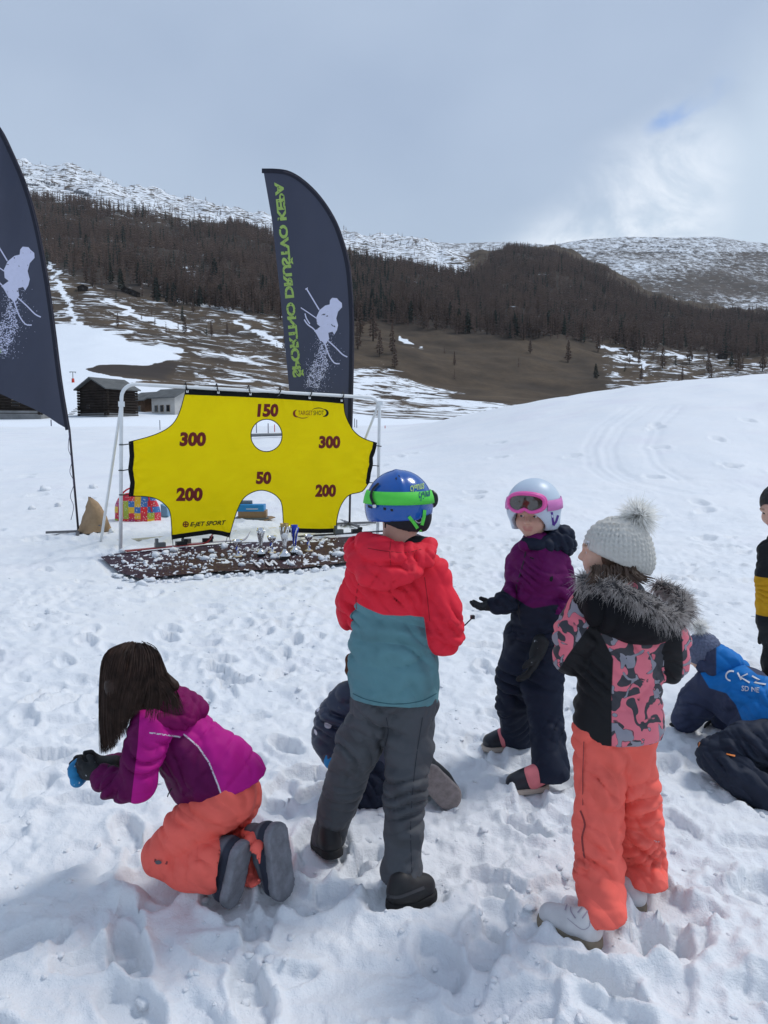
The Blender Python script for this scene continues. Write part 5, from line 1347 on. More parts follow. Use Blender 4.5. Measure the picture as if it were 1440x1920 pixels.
class Kid:
    def __init__(s, Y, base, label):
        s.Y = Y; s.base = Vector(base); s.root = empty('person', s.base, label, 'person'); s.bvh = {}
    def pt(s, px, py, dy=0.0): return P(px, py, s.Y + dy)
    def m(s, r, py=1200, dy=0.0): return r * MPP(py, s.Y + dy)
    def chain(s, nodes, flat=None, k=None):
        q = [(s.pt(a, b, c), s.m(r, b, c)) for a, b, c, r in nodes]
        return [cap(q[i][0], q[i + 1][0], q[i][1], q[i + 1][1], flat, k) for i in range(len(q) - 1)]
    def ball(s, px, py, dy, rx, ry=None, rd=None, R=None, k=None):
        rx_ = s.m(rx, py, dy); return ell(s.pt(px, py, dy), (rx_, s.m(rd if rd else rx, py, dy), s.m(ry if ry else rx, py, dy)), R, k)
    def part(s, name, prims, m, h=0.007, k=0.02, cuts=(), subs=(), wr=(), glob=0.0022, gs=11.0, attrs=None, post=None, parent=None, label=None, rel=1, late=(), crease=0.0, cs=9.0, folds=0):
        v, q = surface(prims, h, k, cuts, subs, late)
        v = relax(v, q, rel)
        n = vnormals(v, q)
        d = glob * fbm3(v * gs, 2, 3) if glob else np.zeros(len(v))
        wr = list(wr); rf = random.Random(len(v))
        for i in range(folds):                       # scattered groups of oblique folds
            ax = Vector((rf.uniform(-1, 1), rf.uniform(-0.4, 0.4), rf.uniform(0.3, 1.0)))
            wr.append((v[rf.randrange(len(v))].copy(), tuple(ax), rf.uniform(0.06, 0.12), rf.uniform(0.0035, 0.006), rf.uniform(55, 100), 200 + i * 7))
        for (c, axis, R, amp, fr, sd) in wr:
            c = np.array(c); axis = np.array(axis, float); axis /= np.linalg.norm(axis)
            w = np.exp(-(((v - c) ** 2).sum(1)) / (R * R))
            ph = (v @ axis) * fr * 0.95 + 3.0 * fbm3(v * 5.5, 2, sd)
            d = d - 2.3 * amp * w * (1 - 2 * np.abs(np.sin(ph)) ** 0.5) * (0.25 + 0.75 * sstep(-0.4, 0.4, vnoise3(v * 9, sd + 3)))
        if crease:                                   # network of soft folds
            q1 = (v @ np.array([[0.8, 0.1, 0.5], [0.0, 1.0, 0.2], [-0.5, 0.2, 1.0]])) * cs
            r1 = np.clip(1 - np.abs(fbm3(q1, 1, 31)) * 3.6, 0, 1) ** 1.2; r2 = np.clip(1 - np.abs(fbm3(q1 * 1.7 + 7, 1, 37)) * 3.6, 0, 1) ** 1.2
            d = d - crease * (r1 + 0.45 * r2 - 0.35) * (0.35 + 0.65 * sstep(-0.3, 0.5, vnoise3(v * 5, 41)))
        if post is not None: d = d + post(v, n)
        for c in cuts:                               # hems stay clean
            nn = np.array(c[1], float); nn /= np.linalg.norm(nn); dc = np.abs((v - np.array(c[0])) @ nn)
            w = 0.15 + 0.85 * sstep(0.0, 0.04, dc)
            d = d * (w if len(c) < 3 else np.where(((v - np.array(c[0])) ** 2).sum(1) < c[2] ** 2, w, 1))
        v = v + n * d[:, None]
        at = {kk: fn(v) for kk, fn in attrs.items()} if attrs else None
        o = link(name, mesh_np(name, v, q, m, attrs=at), s.root)
        if parent is not None and parent is not s.root: child_of(o, parent)
        if label: o['label'] = label
        s.bvh[o.name] = BVHTree.FromPolygons([tuple(x) for x in v], [tuple(x) for x in q.tolist()])
        return o
    def decal(s, name, v2, t, on, m, lift=0.002, parent=None, label=None, sub=0):
        """flat print laid on a built surface along the lines of sight"""
        for _ in range(sub): v2, t = refine(v2, t)
        ok = np.zeros(len(v2), bool); V = np.zeros((len(v2), 3)); o = Vector((0, 0, CAM_H))
        trees = [s.bvh[x.name] for x in (on if isinstance(on, (list, tuple)) else [on])]
        for i, (x, y) in enumerate(v2):
            d = (P(x, y, s.Y) - o).normalized(); best = None
            for tr in trees:
                hit = tr.ray_cast(o, d)
                if hit[0] is not None and (best is None or hit[3] < best[3]): best = hit
            if best:
                nrm = best[1] if best[1].dot(d) < 0 else -best[1]
                V[i] = best[0] + nrm * lift; ok[i] = True
        t = np.asarray(t); t = t[ok[t].all(1)]
        if not len(t): return None
        dep = V[t][:, :, 1]; t = t[(dep.max(1) - dep.min(1)) < 0.12]
        if not len(t): return None
        ob = link(name, mesh_np(name, V, t, m), s.root)
        if parent is not None and parent is not s.root: child_of(ob, parent)
        if label: ob['label'] = label
        return ob
def child_of(o, parent):
    """make o (mesh in world coordinates) a child of a part that itself sits at the world origin"""
    o.parent = parent; o.matrix_parent_inverse = Matrix.Identity(4); return o
def dist_to(prims):
    return lambda v: np.min([prim_d(p, v) for p in prims], 0)
def frame_from(fwd, up=(0, 0, 1)):
    f = Vector(fwd).normalized(); r = f.cross(Vector(up)).normalized(); u = r.cross(f).normalized()
    return np.array([tuple(r), tuple(f), tuple(u)]).T            # columns right, forward, up
M_SKIN = mat('skin', (0.60, 0.36, 0.27), 0.5, 0.35, 0.06, 40, layers=(('lips', (0.50, 0.18, 0.16)), ('brow', (0.20, 0.12, 0.07))), edge=0.004, sss=0.12)
def head_prims(c, R, H):
    """head of height H; R columns right, forward, up"""
    W = lambda x, y, z: np.array(c) + R @ (np.array((x, y, z), float) * H)
    E = lambda x, y, z, a, b, d, k=None: ell(W(x, y, z), (a * H, b * H, d * H), R, k)
    pr = [E(0, -0.07, 0.12, 0.355, 0.43, 0.38, 0.03), E(0, 0.09, -0.14, 0.285, 0.30, 0.345, 0.03), E(0, 0.245, -0.40, 0.11, 0.10, 0.09, 0.025),
          E(0.17, 0.24, -0.16, 0.12, 0.11, 0.12, 0.03), E(-0.17, 0.24, -0.16, 0.12, 0.11, 0.12, 0.03),
          cap(W(0, 0.385, 0.02), W(0, 0.455, -0.115), 0.030 * H, 0.050 * H, None, 0.012), E(0.045, 0.405, -0.135, 0.035, 0.04, 0.028, 0.010), E(-0.045, 0.405, -0.135, 0.035, 0.04, 0.028, 0.010),
          cap(W(-0.085, 0.365, -0.245), W(0.085, 0.365, -0.245), 0.022 * H, 0.022 * H, None, 0.010), cap(W(0, 0.385, -0.237), W(0, 0.386, -0.242), 0.026 * H, 0.026 * H, None, 0.012),
          cap(W(-0.065, 0.362, -0.292), W(0.065, 0.362, -0.292), 0.026 * H, 0.026 * H, None, 0.010),
          cap(W(-0.23, 0.315, 0.085), W(-0.07, 0.375, 0.090), 0.032 * H, 0.036 * H, None, 0.02), cap(W(0.23, 0.315, 0.085), W(0.07, 0.375, 0.090), 0.032 * H, 0.036 * H, None, 0.02),
          E(0.36, -0.04, -0.03, 0.035, 0.075, 0.115, 0.012), E(-0.36, -0.04, -0.03, 0.035, 0.075, 0.115, 0.012)]
    subs = [E(0.145, 0.405, 0.005, 0.085, 0.075, 0.055, 0.015), E(-0.145, 0.405, 0.005, 0.085, 0.075, 0.055, 0.015), cap(W(-0.075, 0.40, -0.268), W(0.075, 0.40, -0.268), 0.007 * H, 0.007 * H, None, 0.004)]
    late = [cap(W(sg * 0.075, 0.362, 0.040), W(sg * 0.215, 0.318, 0.036), 0.026 * H, 0.024 * H, None, 0.006) for sg in (-1, 1)] + [cap(W(sg * 0.080, 0.350, -0.046), W(sg * 0.205, 0.315, -0.040), 0.020 * H, 0.018 * H, None, 0.006) for sg in (-1, 1)]
    lip = [cap(W(-0.08, 0.375, -0.247), W(0.08, 0.375, -0.247), 0.03 * H, 0.03 * H), cap(W(-0.06, 0.37, -0.292), W(0.06, 0.37, -0.292), 0.033 * H, 0.033 * H)]
    brow = [cap(W(-0.225, 0.34, 0.105), W(-0.07, 0.40, 0.115), 0.020 * H, 0.022 * H), cap(W(0.225, 0.34, 0.105), W(0.07, 0.40, 0.115), 0.020 * H, 0.022 * H)]
    at = {'lips': lambda v: -dist_to(lip)(v), 'brow': lambda v: -dist_to(brow)(v) - 0.001}
    W.late = late
    return pr, subs, at, W
def eyes(kid, W, R, H, col=(0.10, 0.16, 0.20), look=(0, 1, 0)):
    for sg in (-1, 1):
        c = W(sg * 0.145, 0.288, -0.002); r = 0.068 * H
        n = 14; V, F = [], []
        for i in range(n + 1):
            th = math.pi * i / n
            for j in range(n): V.append((math.sin(th) * math.cos(2 * math.pi * j / n), math.cos(th), math.sin(th) * math.sin(2 * math.pi * j / n)))
        for i in range(n):
            for j in range(n): F.append((i * n + j, i * n + (j + 1) % n, (i + 1) * n + (j + 1) % n, (i + 1) * n + j))
        V = np.array(V); an = np.degrees(np.arccos(np.clip(V @ (np.array(look) / np.linalg.norm(look)), -1, 1)))
        o = link('eye', mesh_np('eye', c + (V * r) @ R.T, np.array(F), mat('eye_%d' % int(col[0] * 1000), (0.75, 0.73, 0.70), 0.15, 0.5, 0.02, layers=(('iris', col), ('pupil', (0.01, 0.01, 0.01))), edge=1.5), attrs={'iris': 30 - an, 'pupil': 13 - an}), kid.root)
def hand_prims(w, d, nrm, s, curl=0.5, thumb=1, spread=0.2):
    """glove: w wrist, d finger direction, nrm palm normal (fingers curl towards it), s palm length"""
    w = Vector(w); d = Vector(d).normalized(); nrm = Vector(nrm); nrm = (nrm - d * nrm.dot(d)).normalized(); sd = d.cross(nrm)
    pr = [cap(w, w + d * s * 0.5, 0.34 * s, 0.40 * s, (nrm, 1.35)), cap(w + d * s * 0.45 - sd * 0.22 * s, w + d * s * 0.75 - sd * 0.25 * s, 0.26 * s, 0.22 * s), cap(w + d * s * 0.45 + sd * 0.22 * s, w + d * s * 0.75 + sd * 0.25 * s, 0.26 * s, 0.22 * s)]
    for i in range(4):
        o = (i - 1.5) / 1.5
        b = w + d * s * (0.92 - 0.07 * o * o) + sd * o * 0.36 * s
        L = s * (0.78, 0.90, 0.85, 0.66)[i]; dd = (d + sd * o * spread).normalized()
        p = b
        for j, (fr, cu) in enumerate(((0.45, curl * 0.5), (0.33, curl * 1.1), (0.25, curl * 1.7))):
            e = dd * math.cos(cu) + nrm * math.sin(cu); q = p + e * L * fr
            pr.append(cap(p, q, s * (0.150 - 0.012 * j), s * (0.143 - 0.012 * j), None, 0.006)); p = q
    tb = w + d * s * 0.25 + sd * thumb * 0.36 * s; t1 = tb + (d * 0.55 + sd * thumb * 0.6 + nrm * 0.35).normalized() * s * 0.45; t2 = t1 + (d * 0.9 + sd * thumb * 0.1 + nrm * 0.5 * (0.5 + curl)).normalized() * s * 0.36
    pr += [cap(tb, t1, s * 0.19, s * 0.165, None, 0.012), cap(t1, t2, s * 0.165, s * 0.14, None, 0.006)]
    return pr
def boot(kid, heel, toe, width, height, m_up, m_sole, name='boot', shaft=None, cuff=None, sole_t=0.018, label=None, attrs=None, h=0.006):
    """heel, toe: points on the sole line; upper and sole as one part with a sub-part"""
    heel = Vector(heel); toe = Vector(toe); d = (toe - heel).normalized(); L = (toe - heel).length; up = Vector((0, 0, 1)); up = (up - d * up.dot(d)).normalized()
    return boot_dir(kid, heel, d, up, L, width, height, m_up, m_sole, name, shaft, sole_t, label, attrs, h)
def boot_dir(kid, heel, d, up, L, w, hgt, m_up, m_sole, name='boot', shaft=None, sole_t=0.018, label=None, attrs=None, h=0.006):
    r = w / 2; H = heel + up * (sole_t * 0.6)
    pr = [cap(H + d * r * 0.9 + up * r * 0.8, H + d * L * 0.45 + up * r * 0.85, r * 0.9, r * 0.95), cap(H + d * L * 0.45 + up * r * 0.85, H + d * (L - r) + up * r * 0.62, r * 0.98, r * 0.86),
          cap(H + d * r * 1.0 + up * r, H + d * L * 0.27 + up * hgt, r * 0.85, r * 0.80), cap(H + d * L * 0.30 + up * hgt * 0.75, H + d * L * 0.62 + up * r * 0.9, r * 0.72, r * 0.66)]
    if shaft: pr.append(cap(H + d * L * 0.30 + up * hgt * 0.9, shaft, r * 0.78, r * 0.74))
    o = kid.part(name, pr, m_up, h, 0.014, cuts=[(H + up * 0.002, -up)], glob=0.0012, gs=24, attrs=attrs, label=label)
    sp = [cap(heel + d * r * 0.9 + up * 0.01, heel + d * L * 0.5 + up * 0.01, r * 0.96, r * 0.92, (up, 0.9)), cap(heel + d * L * 0.5 + up * 0.01, heel + d * (L - r) + up * 0.012, r * 0.95, r * 1.0, (up, 0.9))]
    so = kid.part('sole', sp, m_sole, h, 0.01, cuts=[(heel + up * (sole_t + 0.012), up), (heel - up * 0.002, -up)], glob=0.0, rel=0,
                  post=lambda v, n: np.where(((v - np.array(heel)) @ np.array(up)) < 0.006, 0.002 * np.sign(np.sin(v @ np.array(d) * 190)), 0.0))
    child_of(so, o)
    return o
def ribbons(guides, n, seed, width=0.0022, jit=0.006, seg=9, tip=0.25, mt=None, frizz=0.004):
    """hair: strands between neighbouring guide curves (lists of world points)"""
    r = np.random.default_rng(seed); V, F = [], []; G = []
    for g in guides:
        g = np.array([tuple(p) for p in g]); t = np.linspace(0, 1, len(g)); T = np.linspace(0, 1, seg)
        G.append(np.stack([np.interp(T, t, g[:, i]) for i in range(3)], -1))
    G = np.array(G)
    for _ in range(2): G[:, 1:-1] = (G[:, :-2] + 2 * G[:, 1:-1] + G[:, 2:]) / 4
    b = 0
    for s in range(n):
        f = r.uniform(0, len(G) - 1.0001); i = int(f); w = f - i
        c = G[i] * (1 - w) + G[i + 1] * w if len(G) > 1 else G[0].copy()
        c = c + r.normal(0, jit, 3) + np.cumsum(r.normal(0, frizz, (seg, 3)), 0) * np.linspace(0, 1, seg)[:, None]
        if len(G) > 1:                               # strands gather into pointed locks
            fl = min(round(f * 3) / 3, len(G) - 1.001); j = int(fl); u = fl - j; lock = G[j] * (1 - u) + G[j + 1] * u
            tt = (np.linspace(0, 1, seg) ** 1.5)[:, None] * 0.62; c = c * (1 - tt) + (lock + np.sin(round(f * 3) * 12.9898) * 0.006) * tt
        L = 1 - 0.45 * r.uniform() ** 1.8; k = seg
        T0 = np.linspace(0, 1, seg); T1 = np.linspace(0, L, seg); c = np.stack([np.interp(T1, T0, c[:, i]) for i in range(3)], -1)
        tg = np.gradient(c, axis=0); side = np.cross(tg, np.array([0, -1, 0.25]) + r.normal(0, 0.35, 3)); side /= np.linalg.norm(side, axis=1)[:, None] + 1e-9
        ww = width * r.uniform(0.6, 1.5) * np.interp(np.linspace(0, 1, k), (0, 0.6, 1), (1, 1, tip))
        V.append(np.concatenate([c + side * ww[:, None], c - side * ww[:, None]]))
        F += [(b + j, b + j + 1, b + k + j + 1, b + k + j) for j in range(k - 1)]; b += 2 * k
    return np.concatenate(V), np.array(F)
def fur(points, dirs, length, seed, width=0.0022, droop=0.3, seg=4):
    r = np.random.default_rng(seed); V, F = [], []; b = 0
    for p, d in zip(points, dirs):
        L = length * r.uniform(0.55, 1.2); d = d / np.linalg.norm(d) + r.normal(0, 0.28, 3); d /= np.linalg.norm(d)
        t = np.linspace(0, 1, seg)[:, None]; bend = r.normal(0, 0.25, 3) + np.array([0, 0, -droop])
        c = p + d * L * t + bend * L * t * t * 0.5
        side = np.cross(d, r.normal(0, 1, 3)); side /= np.linalg.norm(side) + 1e-9
        ww = width * (1 - t * 0.92)
        V.append(np.concatenate([c + side * ww, c - side * ww])); F += [(b + j, b + j + 1, b + seg + j + 1, b + seg + j) for j in range(seg - 1)]; b += 2 * seg
    return np.concatenate(V), np.array(F)
def pompom(kid, c, r, m, parent, seed, n=1100, droop=0.2):
    rr = np.random.default_rng(seed); d = rr.normal(0, 1, (n, 3)); d /= np.linalg.norm(d, axis=1)[:, None]
    v, f = fur(np.array(c) + d * r * 0.25, d, r * 0.85, seed, 0.0026, droop)
    o = link('pompom', mesh_np('pompom', v, f, m), kid.root)
    if parent: child_of(o, parent)
    return o
def band(c, R, rad, z0, z1, m, kid, name, parent=None, a0=0, a1=360, n=60, lift=0.003, tilt=0.0, thick=0.0025):
    """strap round an ellipsoid (centre c, axes R, radii rad): between local heights z0 and z1"""
    V, F = [], []
    for i in range(n + 1):
        an = math.radians(a0 + (a1 - a0) * i / n)
        for j, zz in enumerate((z0, (z0 + z1) / 2, z1)):
            z = zz + tilt * math.sin(an); q = math.sqrt(max(0.0, 1 - (z / rad[2]) ** 2))
            for L in (lift + thick, lift):
                V.append(np.array(c) + R @ np.array(((rad[0] * q + L) * math.cos(an), (rad[1] * q + L) * math.sin(an), z)))
    st = 6
    for i in range(n):
        a, b = i * st, (i + 1) * st
        F += [(a, b, b + 2, a + 2), (a + 2, b + 2, b + 4, a + 4), (a + 1, a + 3, b + 3, b + 1), (a + 3, a + 5, b + 5, b + 3), (a, a + 1, b + 1, b), (a + 4, b + 4, b + 5, a + 5)]
    o = link(name, mesh_np(name, np.array(V), np.array(F), m), kid.root)
    if parent: child_of(o, parent)
    return o

# ------------------------------------------------------------------ people
FAB = dict(rough=0.65, spec=0.14, var=0.10, vscale=7, bump=0.12, bscale=900, fold=0.8, fscale=9)
M_BLKFAB = mat('black_fabric', (0.012, 0.013, 0.016), **FAB)
M_NAVYFAB = mat('navy_fabric', (0.014, 0.019, 0.036), **FAB)
M_GLOVE = mat('black_glove', (0.016, 0.017, 0.019), rough=0.7, spec=0.25, var=0.25, vscale=25, bump=0.3, bscale=250, speck=((0.45, 0.48, 0.52), 60.0, 0.70))
M_CORAL = mat('coral_trousers', (0.90, 0.150, 0.115), **FAB)
M_BOOTBLK = mat('black_boot', (0.018, 0.018, 0.020), 0.55, 0.35, 0.15, 20, bump=0.2)
M_RUBBER = mat('black_rubber', (0.020, 0.020, 0.021), 0.7, 0.2, 0.2)
def body_core(kid, nodes_list, head=None, k=0.03, h=0.010):
    """the child's own body under the clothes: one continuous surface"""
    pr = []
    for nodes in nodes_list: pr += kid.chain([(a, b, c, r * 0.55 if i else r * 0.8) for i, (a, b, c, r) in enumerate(nodes)] if nodes is nodes_list[0] else [(a, b, c, r * 0.5) for a, b, c, r in nodes])
    subs, at = [], {'lips': lambda v: np.full(len(v), -1.0), 'brow': lambda v: np.full(len(v), -1.0)}
    if head: hp, subs, at, _ = head; pr += hp
    return kid.part('body', pr, M_SKIN, h, 0.02, subs=subs, attrs=at, glob=0.0, late=head[3].late if head else ())

# ---- child A: blue helmet, coral and teal jacket, back to us
def child_a():
    f1 = ground_hit(765, 1694); f2 = ground_hit(600, 1606)
    K = Kid(2.44, (f1.x, 2.44, float(zg(f1.x, 2.44))), 'child in blue helmet, coral red and teal jacket and dark grey trousers, seen from behind')
    R = frame_from((0.62, 0.78, -0.05)); Hh = K.m(108, 960); hc = K.pt(752, 952, 0.02)
    hd = head_prims(hc, R, Hh)
    core = body_core(K, [[(750, 985, 0, 40), (747, 1035, 0, 56), (738, 1200, 0, 48), (735, 1320, 0, 46)], [(700, 1335, 0, 26), (652, 1455, .10, 22), (612, 1570, .17, 16)], [(775, 1335, 0, 28), (762, 1490, -.04, 24), (757, 1640, -.10, 18)],
                       [(690, 1080, 0, 22), (668, 1140, .08, 18), (700, 1150, .26, 14)], [(805, 1085, 0, 22), (828, 1180, 0, 18), (780, 1165, .26, 14)]], hd)
    # trousers
    M_GREY = mat('slate_trousers', (0.080, 0.085, 0.095), **FAB)
    pr = K.chain([(772, 1325, 0, 43), (768, 1400, -.01, 45), (760, 1490, -.05, 38), (755, 1560, -.08, 37), (753, 1640, -.10, 39)], ((0, 1, 0), 1.1)) + K.chain([(698, 1325, 0, 42), (674, 1395, .05, 41), (652, 1455, .10, 35), (632, 1515, .15, 35), (613, 1572, .18, 31)], ((0, 1, 0), 1.1)) + [cap(K.pt(700, 1310), K.pt(772, 1310), K.m(43), K.m(45), ((0, 1, 0), 1.15))]
    kn = [(K.pt(652, 1450, .08), (0.25, 0, 1), 0.10, 0.0065, 75, 5), (K.pt(760, 1490, -.1), (0.1, 0, 1), 0.11, 0.0065, 70, 6), (K.pt(725, 1375, -.1), (0.5, 0, 1), 0.10, 0.006, 55, 7), (K.pt(752, 1630, -.15), (0.1, 0, 1), 0.06, 0.004, 80, 8), (K.pt(618, 1555, .1), (.2, 0, 1), 0.06, 0.005, 90, 9)]
    tr = K.part('trousers', pr, M_GREY, 0.006, 0.022, wr=kn, glob=0.0076, gs=6.5, crease=0.0065, folds=14, cuts=[(K.pt(753, 1646, -.10), (0, 0, -1), 0.2), (K.pt(612, 1582, .18), (-0.25, 0.1, -1), 0.12)])
    # jacket
    arms = K.chain([(688, 1078, 0, 36), (666, 1128, .06, 31), (664, 1150, .09, 27), (700, 1155, .26, 22)]) + K.chain([(806, 1082, 0, 40), (826, 1140, -.02, 37), (828, 1188, -.01, 35), (785, 1172, .25, 25)])
    torso = K.chain([(744, 1058, 0, 52), (738, 1120, 0, 66), (737, 1200, 0, 72), (738, 1262, 0, 80), (738, 1345, 0, 84)], ((0, 1, 0), 1.35)) + [cap(K.pt(700, 1072), K.pt(795, 1076), K.m(40), K.m(42), ((0, 1, 0), 1.1))]
    zs = lambda v: np.interp(v[:, 0], [K.pt(660, 1, 0).x, K.pt(690, 1, 0).x, K.pt(720, 1, 0).x, K.pt(770, 1, 0).x, K.pt(805, 1, 0).x], [K.pt(1, y, -.13).z for y in (1138, 1150, 1158, 1160, 1168)])
    at = {'teal': lambda v: np.minimum(zs(v) - v[:, 2], dist_to(arms)(v) - dist_to(torso)(v))}
    M_JA = mat('coral_teal_jacket', (0.76, 0.026, 0.050), **FAB, layers=(('teal', (0.115, 0.25, 0.28)),), edge=0.0015)
    wr = [(K.pt(820, 1130, -.1), (1, 0, .6), 0.09, 0.007, 60, 11), (K.pt(740, 1215, -.15), (0.6, 0, 1), 0.16, 0.006, 38, 12), (K.pt(700, 1120, -.12), (-0.6, 0, 1), 0.08, 0.005, 60, 13), (K.pt(665, 1140, 0), (0.4, 0, 1), 0.07, 0.006, 80, 14), (K.pt(780, 1230, -.15), (0.9, 0, 1), 0.10, 0.005, 45, 15), (K.pt(835, 1200, -.06), (0.3, 0, 1), 0.07, 0.006, 70, 16)]
    hem = K.pt(738, 1328, -.12)
    ja = K.part('jacket', torso + arms, M_JA, 0.0065, 0.018, wr=wr, glob=0.0085, gs=6.5, crease=0.0065, folds=14, attrs=at, cuts=[(hem, (-0.06, -0.10, -1))])
    v2, t = stroke2d(smooth_line([(662, 1300), (690, 1312), (740, 1320), (790, 1314), (818, 1300)], 4), 1.6); K.decal('hem_seam', v2, t, ja, mat('teal_seam', (0.035, 0.11, 0.135), 0.8), 0.0012, ja)
    v2, t = stroke2d([(812, 1215), (822, 1240), (826, 1246), (812, 1250)], 2.0); K.decal('pocket_flap', v2, t, ja, MATS['teal_seam'], 0.002, ja)
    sm = mat('coral_seam', (0.30, 0.012, 0.02), 0.8)
    for pts in ([(796, 1082), (801, 1118), (806, 1164)], [(674, 1086), (668, 1118), (669, 1142)]): K.decal('sleeve_seam', *stroke2d(smooth_line(pts, 5), 1.1), ja, sm, 0.0008, ja)
    for pts in ([(792, 1345), (778, 1440), (770, 1540), (772, 1636)], [(724, 1345), (728, 1372), (722, 1400)]): K.decal('leg_seam', *stroke2d(smooth_line(pts, 8), 1.2), tr, mat('slate_seam', (0.022, 0.025, 0.034), 0.8), 0.0008, tr)
    # hood lying on the back
    hp = K.chain([(662, 1024, .02, 15), (668, 1056, -.07, 17), (690, 1080, -.12, 17), (728, 1087, -.135, 17), (768, 1072, -.125, 17), (798, 1046, -.08, 16), (806, 1020, .0, 14)], k=0.012) + \
        [K.ball(730, 1044, -.055, 64, 36, 46, k=0.012), K.ball(698, 1022, -.05, 34, 18, 26), K.ball(762, 1034, -.05, 40, 14, 26)] + K.chain([(682, 1012, -.04, 14), (715, 1020, -.08, 11), (765, 1032, -.08, 10), (798, 1024, -.02, 12)], k=0.012)
    hd_ = K.part('hood', hp, mat('coral_red_fabric', (0.76, 0.026, 0.050), **FAB), 0.006, 0.012, wr=[(K.pt(772, 1030, -.12), (1, 0, 0), 0.05, 0.005, 110, 17), (K.pt(725, 1058, -.16), (.1, 0, 1), 0.09, 0.004, 60, 18), (K.pt(690, 1075, -.16), (.6, 0, .6), 0.06, 0.004, 60, 19)], glob=0.003, gs=12, crease=0.005, folds=5, subs=[K.ball(752, 1000, -.01, 44, 24, 50, k=0.01)])
    for pts in ([(733, 1012), (731, 1035), (733, 1060)], [(690, 1028), (720, 1033), (760, 1036), (790, 1030)]): K.decal('hood_seam', *stroke2d(smooth_line(pts, 5), 1.1), hd_, sm, 0.0008, hd_)
    K.part('collar_lining', K.chain([(722, 1020, 0, 18), (765, 1022, -.02, 20), (800, 1022, 0, 16)], k=0.01), M_BLKFAB, 0.006, 0.01)
    # helmet
    c = K.pt(748, 948, 0.0); rad = (K.m(62), K.m(66), K.m(66)); RH = frame_from((0.56, 0.83, 0.0))
    M_HEL = mat('blue_shell', (0.004, 0.085, 0.36), 0.2, 0.4, 0.05, 5, coat=0.35)
    he = K.part('helmet', [ell(c, rad, RH)], M_HEL, 0.005, 0.01, cuts=[(K.pt(745, 978, -.1), (0.05, -0.05, -1)), ], subs=[K.ball(792, 985, .0, 26, 24, 60, k=0.01)], glob=0.0, post=lambda v, n: 0.003 * np.exp(-((v[:, 0] - K.pt(752, 1, 0).x + 0.35 * (v[:, 2] - K.pt(1, 905, 0).z)) / 0.010) ** 2) * (v[:, 2] > K.pt(1, 925, 0).z))
    liner = K.part('liner', [ell(c - Vector((0, 0, 0.012)), (rad[0] * 0.95, rad[1] * 0.95, rad[2] * 0.97), RH), K.ball(784, 972, .0, 24, 30, 34), K.ball(715, 965, .0, 26, 26, 40)], mat('black_padding', (0.013, 0.013, 0.018), 0.85), 0.006, 0.012, cuts=[(K.pt(735, 984, -.08), (-0.42, 0.30, -1))], subs=[ell(c + Vector((0.06, 0.12, -0.10)), (0.10, 0.12, 0.10))], parent=he, glob=0.001)
    st = band(c, RH, rad, K.m(6), K.m(29), mat('neon_green_strap', (0.10, 0.62, 0.075), 0.6, 0.2, 0.05, 40), K, 'goggle_strap', he, tilt=0.0)
    K.bvh[st.name] = BVHTree.FromPolygons([tuple(x.co) for x in st.data.vertices], [tuple(p.vertices) for p in st.data.polygons])
    g0 = c + Vector(RH @ np.array((0, rad[1] * 1.0, K.m(10))))
    fr_ = [cap(g0 + Vector(RH @ np.array((-0.060, -0.02, 0))), g0 + Vector(RH @ np.array((0.060, -0.02, 0))), 0.034, 0.034, (RH[:, 1], 2.2))]
    go = K.part('goggles', fr_, mat('black_goggle', (0.015, 0.02, 0.02), 0.3), 0.006, 0.01, parent=he, glob=0.0)
    ik = mat('teal_ink', (0.01, 0.09, 0.16), 0.6)
    v2, t = fit_text('cygnus', 785, 921, 806, 941, 0.02); v2[:, 1] -= (v2[:, 0] - 785) * 0.22; K.decal('strap_lettering', v2, t, st, ik, 0.0012, st, sub=1, label='dark teal maker lettering on the strap')
    v2, t = fit_text('cygnus', 769, 911, 795, 927, 0.02); v2[:, 1] -= (v2[:, 0] - 769) * 0.22; K.decal('shell_lettering', v2, t, [he], mat('pale_lime_ink', (0.35, 0.5, 0.18), 0.5), 0.0012, he, sub=1, label='pale green maker lettering on the shell')
    dk = mat('vent_black', (0.008, 0.008, 0.012), 0.6)
    for q in (((690, 948), (698, 953)), ((719, 953), (737, 958)), ((741, 897), (748, 891))):
        (x0, y0), (x1, y1) = q; K.decal('vent', *fill2d([(x0, y0 - 2), (x1, y1 - 3), (x1, y1 + 1), (x0, y0 + 3)] if y1 > y0 else [(x0, y0), (x1, y1), (x1 + 2, y1 + 3), (x0 + 2, y0 + 3)]), he, dk, 0.001, he)
    v2, t = stroke2d(smooth_line([(712, 908), (702, 918), (698, 930), (702, 944), (706, 951)], 4), [3, 4, 4, 4, 4, 4, 4, 4, 5, 5, 5, 5, 5, 5, 5, 5, 5]); K.decal('strap_clip', v2, t, [st, he], dk, 0.006, he)
    for x in (709, 720): K.decal('strap_slider', *stroke2d([(x, 919), (x, 944)], 2.0), [st], dk, 0.003, st)
    v2, t = fill2d([(705 + 3.4 * math.cos(i / 10 * 6.28), 949 + 3.4 * math.sin(i / 10 * 6.28)) for i in range(10)]); K.decal('snap', v2, t, [he], mat('snap_metal', (0.6, 0.6, 0.62), 0.3, metal=0.9), 0.008, he)
    ring = [(783 + 7 * math.cos(i / 16 * 6.2832) + 2 * math.sin(i / 16 * 6.2832), 970 + 10 * math.sin(i / 16 * 6.2832)) for i in range(17)]
    K.decal('ear_ring', *stroke2d(ring, 2.2), [liner], mat('grey_ring', (0.30, 0.31, 0.34), 0.5), 0.002, he)
